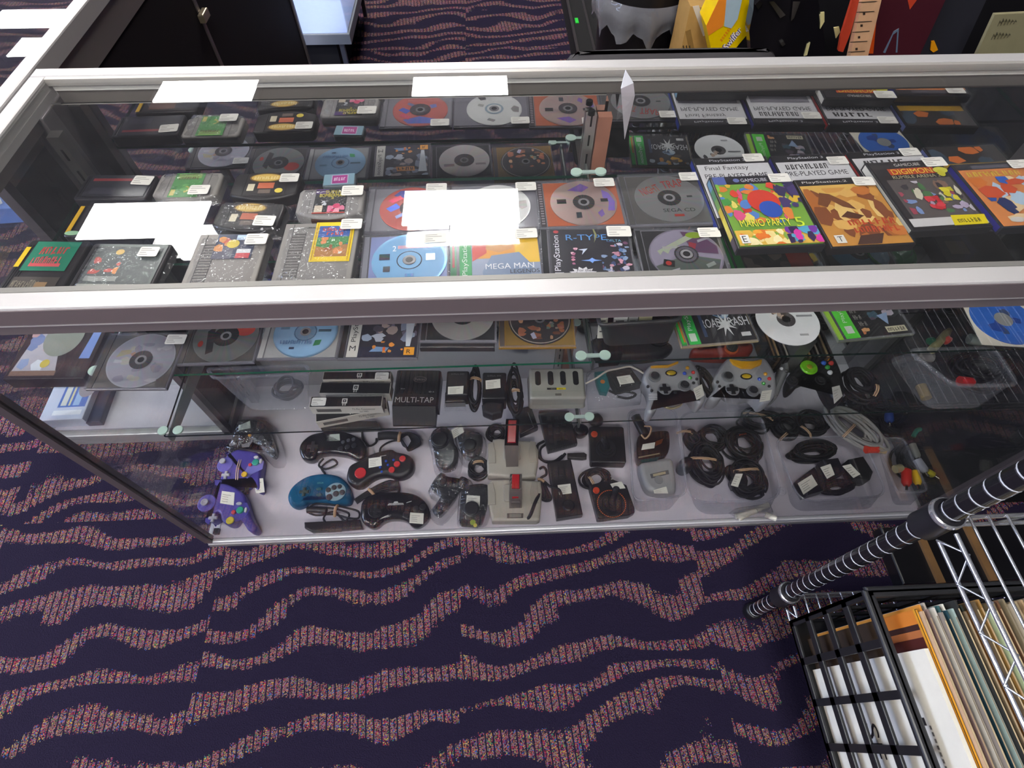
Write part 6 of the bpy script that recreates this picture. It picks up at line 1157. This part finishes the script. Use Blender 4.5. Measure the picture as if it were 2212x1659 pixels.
# ------------------------------------------------------------------ wire rack with record crate
RX, RY = 1.3465, -.2116
rack = thing('wire_rack', 'chrome and black wire shelving rack at the right holding a record crate', 'rack', (RX + .45, RY - .23, 0))
RZ1, RZ2 = .212, .70
for x, y in ((RX, RY), (RX + .9, RY), (RX, RY - .46), (RX + .9, RY - .46)):
    m = MB(rack, 'plastic'); prof = [(0, .0), (.014, 0)]; cl = ['#17161a']
    z = .03
    while z < 1.25:
        prof += [(.0145, z), (.0145, z + .0018), (.0135, z + .0022), (.0135, z + .0036), (.0145, z + .0040)]; cl += ['#19181c', '#3a393e', '#c0c0c6', '#c0c0c6', '#2a292e']; z += .0254  # pale groove faces put the grooves' highlights into the post colour
    prof += [(.0145, 1.26), (.01, 1.265), (0, 1.265)]; cl += ['#19181c'] * 3
    m.lathe(prof, x, y, 0, '#19181c', 'gloss', 18, cols=cl); m.build('post', rack)
    m = MB(rack, 'plastic'); m.cyl(x, y, 0, .028, .019, '#141316'); m.build('foot', rack)
    for z in (RZ1, RZ2):
        m = MB(rack, 'plastic'); m.lathe([(.0146, -.045), (.021, -.045), (.0195, .012), (.0146, .012)], x, y, z, '#1d1c20', None, 20); c_ = m.build('collar', rack)
        m = MB(rack, 'zinc'); m.lathe([(.0196, .003), (.0218, .003), (.0225, .006), (.0218, .010), (.0196, .011)], x, y, z, '#d4d4d8', None, 26); m.build('chrome_ring', c_)
def wire_shelf(z):
    m = MB(rack, 'zinc'); x0, x1, y0, y1 = RX + .004, RX + .896, RY - .455, RY - .004
    for zz, o in ((z, 0), (z - .034, 0)):
        for a, b in (((x0, y0), (x0, y1)), ((x1, y0), (x1, y1)), ((x0, y0), (x1, y0)), ((x0, y1), (x1, y1))):
            s = Vector((b[0] - a[0], b[1] - a[1])).normalized() * .022
            m.tube([(a[0] + s.x, a[1] + s.y, zz), (b[0] - s.x, b[1] - s.y, zz)], .0031, '#cfcfd4', None, 8)
    s_ = m.build('shelf_frame', rack)
    m = MB(rack, 'zinc')
    for sx in (x0, x1):
        n = 14; m.tube([(sx + (.004 if k % 2 else -.002), y0 + .02 + (y1 - y0 - .04) * k / n, z if k % 2 else z - .034) for k in range(n + 1)], .0019, '#c4c4c8', None, 6)
    for sy in (y0, y1):
        n = 26; m.tube([(x0 + .02 + (x1 - x0 - .04) * k / n, sy, z if k % 2 else z - .034) for k in range(n + 1)], .0019, '#c4c4c8', None, 6)
    m.build('truss_wire', s_)
    k = 1
    while x0 + k * .0262 < x1 - .01:
        m = MB(rack, 'zinc'); x = x0 + k * .0262; m.tube([(x, y0, z + .003), (x, y1, z + .003)], .0021, '#d2d2d6', None, 6); m.build('shelf_rod', s_); k += 1
wire_shelf(RZ1); wire_shelf(RZ2)
# crate
CX0, CX1, CY0, CY1, CZ0, CZ1 = 1.328, 1.668, -.625, -.266, RZ1 + .0055, .505
cr = thing('milk_crate', 'black plastic grid crate full of records on the wire rack', 'crate', ((CX0 + CX1) / 2, (CY0 + CY1) / 2, CZ0))
BK = '#1b1b1d'
def wall(name, ax, p, a0, a1):
    m = MB(cr, 'plastic'); t = .006
    def bar(u0, u1, z0, z1):
        if ax == 'x': m.box(p, p + t, u0, u1, z0, z1, BK, None, .0015)
        else: m.box(u0, u1, p, p + t, z0, z1, BK, None, .0015)
    for k in range(5): z = CZ0 + (CZ1 - CZ0 - .016) * k / 4; bar(a0, a1, z, z + .016)
    n = 5
    for k in range(n + 1): u = a0 + (a1 - a0 - .012) * k / n; bar(u, u + .012, CZ0, CZ1)
    m.build(name, cr)
wall('side_wall', 'x', CX0, CY0, CY1); wall('side_wall', 'x', CX1 - .006, CY0, CY1); wall('end_wall', 'y', CY0, CX0, CX1); wall('end_wall', 'y', CY1 - .006, CX0, CX1)
m = MB(cr, 'plastic'); m.box(CX0, CX1, CY0, CY1, CZ0, CZ0 + .006, BK); m.build('floor_panel', cr)
m = MB(cr, 'plastic')
for x0, x1, y0, y1 in ((CX0 - .005, CX0 + .012, CY0, CY1), (CX1 - .012, CX1 + .005, CY0, CY1), (CX0, CX1, CY0 - .005, CY0 + .012), (CX0, CX1, CY1 - .012, CY1 + .005)): m.box(x0, x1, y0, y1, CZ1 - .008, CZ1, '#242426', None, .003)
m.build('rim', cr)
recs = 2 * ['#d9d3c4', '#d0902e', '#b79a7a', '#d28a34', '#8a7470', '#b0a69c', '#d6d2c8', '#8a8076', '#3f6468', '#1f3f4a', '#dcd8cc', '#9fb4b0', '#2a2a28', '#1f2120', '#7a6a54', '#2c332c', '#8a5a2a', '#5a4a34', '#b8b82e', '#9a7440', '#c8a88a', '#b8c8a0', '#7a6a50', '#a08a6a', '#6a4a34', '#b09a74', '#857860', '#a89a80', '#5a5044', '#96866a', '#7a6c58', '#aa8f6c', '#6a6458', '#8a7a64', '#4a4640', '#9a8a70']
names_ = ['cream white record sleeve with black lettering, leaning at the left end of the crate', 'orange spined record sleeve right behind the white one']
x = CX0 + .019
for i, c in enumerate(recs):
    th = .0034 if i else .0065
    hgt = .312 + (.006 * ((i * 37) % 5 - 2) / 2 if i > 1 else 0); dy = .008 * ((i * 53) % 7 - 3) / 3 + (-.022 if i == 0 else (-.004 if i == 1 else 0)); lean = .018 + .0012 * ((i * 29) % 5 - 2) / 2
    t = thing('record', names_[i] if i < 2 else 'record sleeve standing in the middle and right of the black crate', 'record', (x, -.451 + dy, CZ0 + .0062), 0, None if i < 2 else 'records in the crate')
    m = MB(mat='paper'); L2 = .150 if i else .125
    m.hexa([(-th / 2, -L2, 0), (th / 2, -L2, 0), (th / 2, L2, 0), (-th / 2, L2, 0)], [(lean - th / 2, -L2, hgt), (lean + th / 2, -L2, hgt), (lean + th / 2, L2, hgt), (lean - th / 2, L2, hgt)], c if i != 1 else '#3a2c20'); s_ = m.build('sleeve', t)
    if i == 0:
        m = MB(mat='print')
        def fp(y, z): return Vector((-th / 2 + lean * z / hgt - .0006, y, z))
        for wd, y0, ln, zc, hh in (('SE', .035, .05, .11, .03), ('COI', -.03, .08, .09, .034)): m.text(wd, fp(y0, zc), fp(y0 - ln, zc) - fp(y0, zc), fp(y0, zc + hh) - fp(y0, zc), '#1c1a1a')
        m.add([fp(.04, .25), fp(.03, .25), fp(.03, .258), fp(.04, .258)], [(0, 1, 2, 3)], '#2a2826')
        [m.add([fp(.03 - .008 * i, .262), fp(.025 - .008 * i, .262), fp(.025 - .008 * i, .266), fp(.03 - .008 * i, .266)], [(0, 1, 2, 3)], '#6a645c') for i in range(20)]; m.build('lettering', s_)
    elif i == 1:
        m = MB(mat='print')
        def fp(y, z): return Vector((-th / 2 + lean * z / hgt - .0006, y, z))
        m.add([fp(.15, .285), fp(-.15, .285), fp(-.15, .312), fp(.15, .312)], [(0, 1, 2, 3)], '#d0902e')
        for y0, y1, cc in ((.150, .13, '#c8762e'), (.13, .122, '#3a2420'), (.122, .112, '#a8653a'), (.112, .095, '#4a221e')): m.add([fp(y0, .24) + Vector((-.0003, 0, 0)), fp(y1, .24) + Vector((-.0003, 0, 0)), fp(y1, .308) + Vector((-.0003, 0, 0)), fp(y0, .308) + Vector((-.0003, 0, 0))], [(0, 1, 2, 3)], cc)
        m.add([(lean - th * .4, -.149, .3123), (lean + th * .4, -.149, .3123), (lean + th * .4, .149, .3123), (lean - th * .4, .149, .3123)], [(0, 1, 2, 3)], '#d8982e')
        m.build('cover_bands', s_)
    else:
        m = MB(mat='print'); m.add([(lean - th * .28, -L2 * .92, hgt + .0003), (lean + th * .28, -L2 * .92, hgt + .0003), (lean + th * .28, L2 * .92, hgt + .0003), (lean - th * .28, L2 * .92, hgt + .0003)], [(0, 1, 2, 3)], ('#e0d8c4', '#8a7f6c', '#c8b48c', '#6a6258', '#b8a080')[i % 5]); m.build('spine_print', s_)
    x += .0056 if i else .006
    if i == 49: break
# low dark bin behind the rack
t = thing('floor_bin', 'low black bin with two tan slats on the floor behind the rack', 'bin', (2.02, -.10, 0)); m = MB(t, 'plastic'); m.box(1.72, 2.32, -.17, -.03, 0, .04, '#121114', None, .004); m.build('bin_body', t)
for x in (1.80, 1.93): m = MB(t, 'wood'); m.box(x, x + .018, -.172, -.028, .04, .048, '#7a5a38'); m.build('slat', t)
# ------------------------------------------------------------------ behind the counter
# pale blue lit stand at the end of the left showcase
y0 = 2.15; c0 = WY((756, 80), y0); t = thing('display_stand', 'pale blue lit display stand with silver frame beyond the left showcase', 'display stand', (c0.x - .3, y0 + .35, 0))
m = MB(t, 'paper'); m.box(c0.x - .6, c0.x - .012, y0 + .012, y0 + .7, c0.z, c0.z + .012, '#a9bdf0'); m.build('deck', t)  # pale blue puts the stand's glow into the deck colour
m = MB(t, 'alu'); frame_ring(m, c0.x - .612, c0.x, y0, y0 + .712, c0.z - .03, c0.z + .012, .012, '#8d939e'); m.build('frame', t)
for x, y in ((c0.x - .6, y0 + .02), (c0.x - .06, y0 + .02), (c0.x - .6, y0 + .68), (c0.x - .06, y0 + .68)): m = MB(t, 'metal'); m.box(x, x + .02, y, y + .02, 0, c0.z - .03, '#8d97a8'); m.build('leg', t)
m = MB(t, 'glass'); m.box(c0.x - .008, c0.x - .004, y0 + .01, y0 + .7, c0.z + .012, c0.z + .5, '#fff'); m.build('side_pane', t)
m = MB(t, 'matte'); m.box(c0.x - .57, c0.x - .08, y0 + .05, y0 + .66, 0, c0.z - .04, '#141318'); m.build('dark_plinth', t)
b_ = simple_box('game_box', 'small dark box standing on the pale blue stand', 'box', c0.x - .12, y0 + .36, c0.z + .0125, .06, .05, .03, 10, '#4a4050', lambda b: b.R(.1, .1, .9, .5, '#c8c0d0'))
# low dark cabinet along the aisle
a = W((1236, 60), .10); t = thing('low_cabinet', 'low black cabinet with grey edges beside the carpet aisle', 'cabinet', (a.x + .12, 2.6, 0))
m = MB(t, 'matte'); m.box(a.x, a.x + .24, 1.98, 3.3, 0, .10, '#141214'); m.build('body', t)
m = MB(t, 'metal')
for x in (a.x - .003, a.x + .075): m.box(x, x + .012, 1.975, 3.3, .1, .108, '#5f5a5a')
m.build('edge_trim', t); p = W((1236, 42), .11); m = MB(t, 'paper'); m.box(p.x - .004 + .02, p.x + .012 + .02, p.y - .02, p.y + .03, .1005, .104, '#22c83a', None, .001); m.build('green_tag', t)
# trash can
tc = (1.278, 1.62); t = thing('trash_can', 'black trash can with grey rim and clear liner bag behind the counter', 'trash can', (tc[0], tc[1], 0))
m = MB(mat='plastic'); m.lathe([(0, 0), (.115, 0), (.148, .62), (.142, .62), (.11, .006), (0, .006)], 0, 0, 0, '#131113', None, 40); m.build('body', t)
m = MB(mat='plastic'); m.lathe([(.149, .53), (.156, .53), (.158, .565), (.154, .60), (.14, .615), (.138, .56)], 0, 0, .065, '#1c1a1b', None, 40); m.build('rim_band', t)
m = MB(mat='plastic'); m.lathe([(.154, .583), (.157, .60), (.14, .622), (.10, .63), (.10, .625), (.138, .605)], 0, 0, .065, '#98938e', None, 40); m.build('grey_lid_ring', t)
m = MB(mat='liner'); rg = random.Random(3); N = 60; rows = []
hem = [.475 + .05 * abs(sin(i * .55)) + rg.uniform(-.02, .02) for i in range(N)]
for k in range(6):
    u = k / 5; rows.append([((.158 + .012 * sin(pi * min(1, u * 1.2)) + (rg.uniform(-.004, .004) + .009 * sin(i * 1.3)) * u) * cos(2 * pi * i / N), (.158 + .012 * sin(pi * min(1, u * 1.2)) + (rg.uniform(-.004, .004) + .009 * sin(i * 1.3)) * u) * sin(2 * pi * i / N), .605 + (hem[i] - .605) * u) for i in range(N)])
m.add([p for r in rows for p in r], [(k * N + i, k * N + (i + 1) % N, (k + 1) * N + (i + 1) % N, (k + 1) * N + i) for k in range(5) for i in range(N)], '#fff', None, True); m.build('liner_bag', t)
# cardboard box and tall yellow carton
def upright(name, label, cat, zm, outline, y, th, col, mat='plastic', part='body', down=True):
    P = [WY(p, y) for p in zm(*outline)]
    t = thing(name, label, cat, (sum(p.x for p in P) / len(P), y, 0)); m = MB(t, mat)
    m.prismY([(p.x, p.z) for p in P], y, y + th, col); m.build(part, t); return t
def deco(t, zm, outline, y, col, name, mat='print', th=.001, parent=None):
    P = [WY(p, y) for p in zm(*outline)]; m = MB(t, mat); m.prismY([(p.x, p.z) for p in P], y - th, y, col); return m.build(name, parent or t)
def drop(zm, pts, y, z=0.0):            # outline whose last two points fall straight to height z
    P = [WY(p, y) for p in zm(*pts)]; return P + [Vector((P[-1].x, y, z)), Vector((P[0].x, y, z))]
def upright_d(name, label, cat, zm, pts, y, th, col, mat='plastic', part='body'):
    P = drop(zm, pts, y); t = thing(name, label, cat, (sum(p.x for p in P) / len(P), y, 0)); m = MB(t, mat); m.prismY([(p.x, p.z) for p in P], y, y + th, col); m.build(part, t); return t
t = upright_d('cardboard_box', 'plain cardboard box standing beside the trash can', 'box', A3, [(1190, 520), (1290, 60), (1500, 80), (1560, 520)], 1.30, .12, '#b08a52', 'card', 'carton')
deco(t, A3, [(1310, 60), (1370, 50), (1455, 330), (1410, 345)], 1.30, '#cfc6bc', 'paper_label', 'paper'); deco(t, A3, [(1240, 300), (1290, 280), (1340, 540), (1290, 560)], 1.30, '#8a6a3a', 'shaded_flap', 'card')
for i in range(3): deco(t, A3, [(1215 + i * 30, 440), (1225 + i * 30, 430), (1232 + i * 30, 470), (1222 + i * 30, 480)], 1.2995, '#3a2c1c', 'printed_mark')
t = upright_d('product_carton', 'tall yellow and orange carton with white slanted lettering', 'carton', A3, [(1515, 600), (1440, 245), (1600, -90), (1900, -90), (1840, 320), (1640, 560)], 1.20, .08, '#ecc400', 'print', 'carton')
deco(t, A3, [(1440, 245), (1600, -90), (1680, -90), (1600, 250), (1460, 340)], 1.20, '#ee8a2a', 'orange_panel'); deco(t, A3, [(1640, -80), (1800, -80), (1740, 180), (1680, 270), (1610, 250)], 1.1985, '#a9bcc4', 'picture')
m = MB(t, 'print'); a, b, c = WY(A3(1640, 480), 1.1985), WY(A3(1790, 290), 1.1985), WY(A3(1600, 440), 1.1985)
m.text('Swiffer', a - Vector((.002, -.0005, .003)), (b - a) * 1.02, (c - a) * 1.05, '#4a3a80'); m.text('Swiffer', a, b - a, c - a, '#f4f2f6')
a, b, c = WY(A3(1590, 400), 1.1985), WY(A3(1740, 190), 1.1985), WY(A3(1570, 382), 1.1985); [m.add([a.lerp(b, i / 9), a.lerp(b, (i + .6) / 9), a.lerp(b, (i + .6) / 9) + (c - a), a.lerp(b, i / 9) + (c - a)], [(0, 1, 2, 3)], '#e08a1a') for i in range(9)]; m.build('lettering', t)
# guitars and cases
t = upright_d('guitar', 'black electric guitar with chrome hardware behind the counter', 'guitar', A3, [(1880, 620), (1850, 300), (1890, 100), (1900, -60), (2500, -60), (2560, 300), (2600, 600)], 1.12, .04, '#121014', 'gloss')
for o, n in (([(1900, 30), (1940, -10), (1970, 20), (1930, 80)], 'tuner'), ([(2030, 0), (2080, 0), (2190, 130), (2140, 160)], 'bridge'), ([(2140, 400), (2170, 380), (2190, 410), (2160, 430)], 'knob'), ([(2260, 0), (2330, 0), (2270, 160), (2240, 190)], 'pickup')): deco(t, A3, o, 1.12, '#d0ccc4', n, 'chrome', .008)
for o in ([(2520, 140), (2540, 120), (2560, 200), (2530, 260)], [(2400, 420), (2430, 400), (2400, 520), (2370, 530)]): deco(t, A3, o, 1.12, '#c8be8a', 'cream_trim', 'plastic', .004)
for o in ([(390, 260), (440, 250), (450, 300), (410, 360)], [(265, 115), (300, 110), (300, 200), (260, 270)]): deco(t, A4, o, 1.1185, '#cfc48a', 'cream_trim', 'plastic', .004)
t = upright_d('guitar', 'dark red electric guitar with pale maple neck behind the counter', 'guitar', A4, [(700, 560), (760, 300), (830, -60), (1490, -60), (1200, 560)], 1.08, .04, '#4a1f28', 'gloss')
nk = deco(t, A4, [(510, 560), (640, -60), (825, -60), (680, 560)], 1.07, '#d8a880', 'neck', 'wood', .02)
for k in range(6): deco(t, A4, [(530 + 20 * k, 500 - k * 95), (690 + 22 * k, 490 - k * 95), (692 + 22 * k, 484 - k * 95), (532 + 20 * k, 494 - k * 95)], 1.0495, '#8a7a6a', 'fret', 'metal', .001, nk)
for k in range(4): deco(t, A4, [(600 + 24 * k, 480 - k * 112), (622 + 24 * k, 478 - k * 112), (622 + 24 * k, 456 - k * 112), (600 + 24 * k, 458 - k * 112)], 1.0495, '#3a2c24', 'fret_dot', 'print', .0006, nk)
deco(t, A4, [(425, 470), (450, 330), (570, -60), (640, -60), (540, 300), (470, 480)], 1.075, '#b8402a', 'red_edge', 'gloss', .01); deco(t, A4, [(720, 510), (790, 200), (800, 200), (770, 510)], 1.08, '#e0541c', 'orange_edge', 'gloss'); deco(t, A4, [(1095, -20), (1200, -20), (1120, 90)], 1.08, '#c8442a', 'red_flash', 'print'); deco(t, A4, [(865, 500), (965, 300), (1015, 270), (1000, 500), (985, 500), (1000, 300), (960, 330), (885, 505)], 1.08, '#6a7a90', 'pick_guard', 'gloss')
t = upright_d('guitar_case', 'slate blue black case leaning right of the red guitar', 'case', A4, [(1200, 560), (1480, -60), (1880, -60), (1590, 560)], 1.10, .05, '#26262f', 'rubber'); deco(t, A4, [(1310, 470), (1320, 390), (1350, 385), (1385, 470), (1340, 495)], 1.10, '#e89a14', 'orange_tag', 'plastic', .004)
t = upright_d('cardboard_sign', 'drab beige card sign with scribbled lettering at the far right', 'sign', A4, [(1740, 560), (1935, 140), (2330, 120), (2400, 560)], 1.00, .01, '#8f8768', 'card', 'card')
m = MB(t, 'print')
for i in range(2):
    for k in range(6):
        a, b = WY(A4(1960 - 60 * i + 30 * k, 250 + 130 * i - 4 * k), .9985), WY(A4(1985 - 60 * i + 30 * k, 195 + 130 * i - (k * 37) % 20), .9985); m.tube([a, b, b.lerp(a, .4) + Vector((.004, 0, 0))], .0009, '#5a543e', None, 4)
m.build('lettering', t)
t = thing('amplifier', 'large black amplifier cabinet behind the guitars', 'amplifier', (2.2, 1.75, 0)); m = MB(mat='matte'); m.box(-.62, .9, -.18, .3, 0, 1.05, '#121014', bev=.01); m.build('cabinet', t)
m = MB(mat='metal')
for x in (-.6, .85): m.box(x, x + .03, -.185, -.155, 1.02, 1.052, '#3a383c'); 
m.build('corner_guard', t)
# office chair
t = thing('office_chair', 'dark grey office chair with only its rounded back top showing', 'chair', (1.02, .88, 0)); zt = WY((1300, 124), .76).z
m = MB(mat='rubber'); o = rrect(-.23, .23, -.16, .16, .12, 6); m.slab([(x, y * .22) for x, y in o], zt - .36, .36, '#3c393b', None, .03, 4, True); b = m.build('backrest', t); b.location = (.13, -.1, 0)
m = MB(mat='rubber'); m.slab(rrect(-.24, .24, -.22, .22, .08, 5), .40, .07, '#2a282a', None, .02, 3, True); s_ = m.build('seat', t); s_.location = (.13, .14, 0)
m = MB(mat='plastic'); m.box(.10, .16, -.12, -.08, .36, zt - .2, '#1a191a'); m.build('back_bracket', t)
m = MB(mat='metal'); m.cyl(.13, .14, .05, .41, .025, '#4a4a4c'); m.build('gas_post', t)
for k in range(5):
    a = 2 * pi * k / 5 + .3; m = MB(mat='plastic'); m.tube([(.13, .14, .09), (.13 + .25 * cos(a), .14 + .25 * sin(a), .06)], [.022, .014], '#1d1c1e', None, 8); lg = m.build('leg', t)
    m = MB(mat='plastic'); m.dome(.13 + .25 * cos(a), .14 + .25 * sin(a), .0, .022, .05, '#141415'); m.build('caster', lg)

# added sheet painted as a reflection, behind the middle of the showcase
t = thing('reflection_card', 'added white and grey shape standing in for a reflection beside the brown stile', 'card', tuple(WY((1355, 200), .432)))
m = MB(t, 'paper')
for o, c in (([(1351, 150), (1368, 178), (1341, 190)], '#f6f6fa'), ([(1341, 190), (1368, 178), (1371, 205), (1349, 300)], '#b5aeb2')): P = [WY(p, .432) for p in o]; m.prismY([(p.x, p.z) for p in P], .430, .432, c)
m.build('reflection_sheet', t)

t = thing('storage_cabinet', 'plain black cabinet standing at the right end of the showcase', 'cabinet', (2.3, .34, 0)); m = MB(t, 'matte'); m.box(1.90, 2.72, .03, .66, .02, .86, '#0f0e11', None, .006); m.build('body', t)
m = MB(t, 'matte'); m.box(1.93, 2.69, .06, .63, 0, .02, '#0a0a0b'); m.build('plinth', t); m = MB(t, 'metal'); m.box(2.30, 2.306, .026, .031, .05, .83, '#2a292c'); m.build('door_gap_strip', t)
# ------------------------------------------------------------------ light and world
w = bpy.data.worlds.new('world'); SC.world = w; w.use_nodes = True
bg = w.node_tree.nodes['Background']; bg.inputs[0].default_value = (.62, .62, .72, 1); bg.inputs[1].default_value = .35
def area(name, loc, rot, sx, sy, col, e):
    l = bpy.data.lights.new(name, 'AREA'); l.shape = 'RECTANGLE'; l.size = sx; l.size_y = sy; l.color = col; l.energy = e
    o = bpy.data.objects.new(name, l); o.location = loc; o.rotation_euler = rot; COL.objects.link(o); return o
area('window_daylight', (-5.7, -.6, 1.7), (0, radians(-78), 0), 2.2, 3.0, (.55, .68, 1), 200)
cy = SC.cycles
cy.max_bounces = 10; cy.diffuse_bounces = 3; cy.glossy_bounces = 5; cy.transmission_bounces = 6; cy.transparent_max_bounces = 28
cy.caustics_reflective = False; cy.caustics_refractive = False; cy.sample_clamp_indirect = 6
cy.use_denoising = True
SC.view_settings.view_transform = 'Standard'; SC.view_settings.look = 'None'; SC.view_settings.exposure = .75; SC.view_settings.gamma = 1
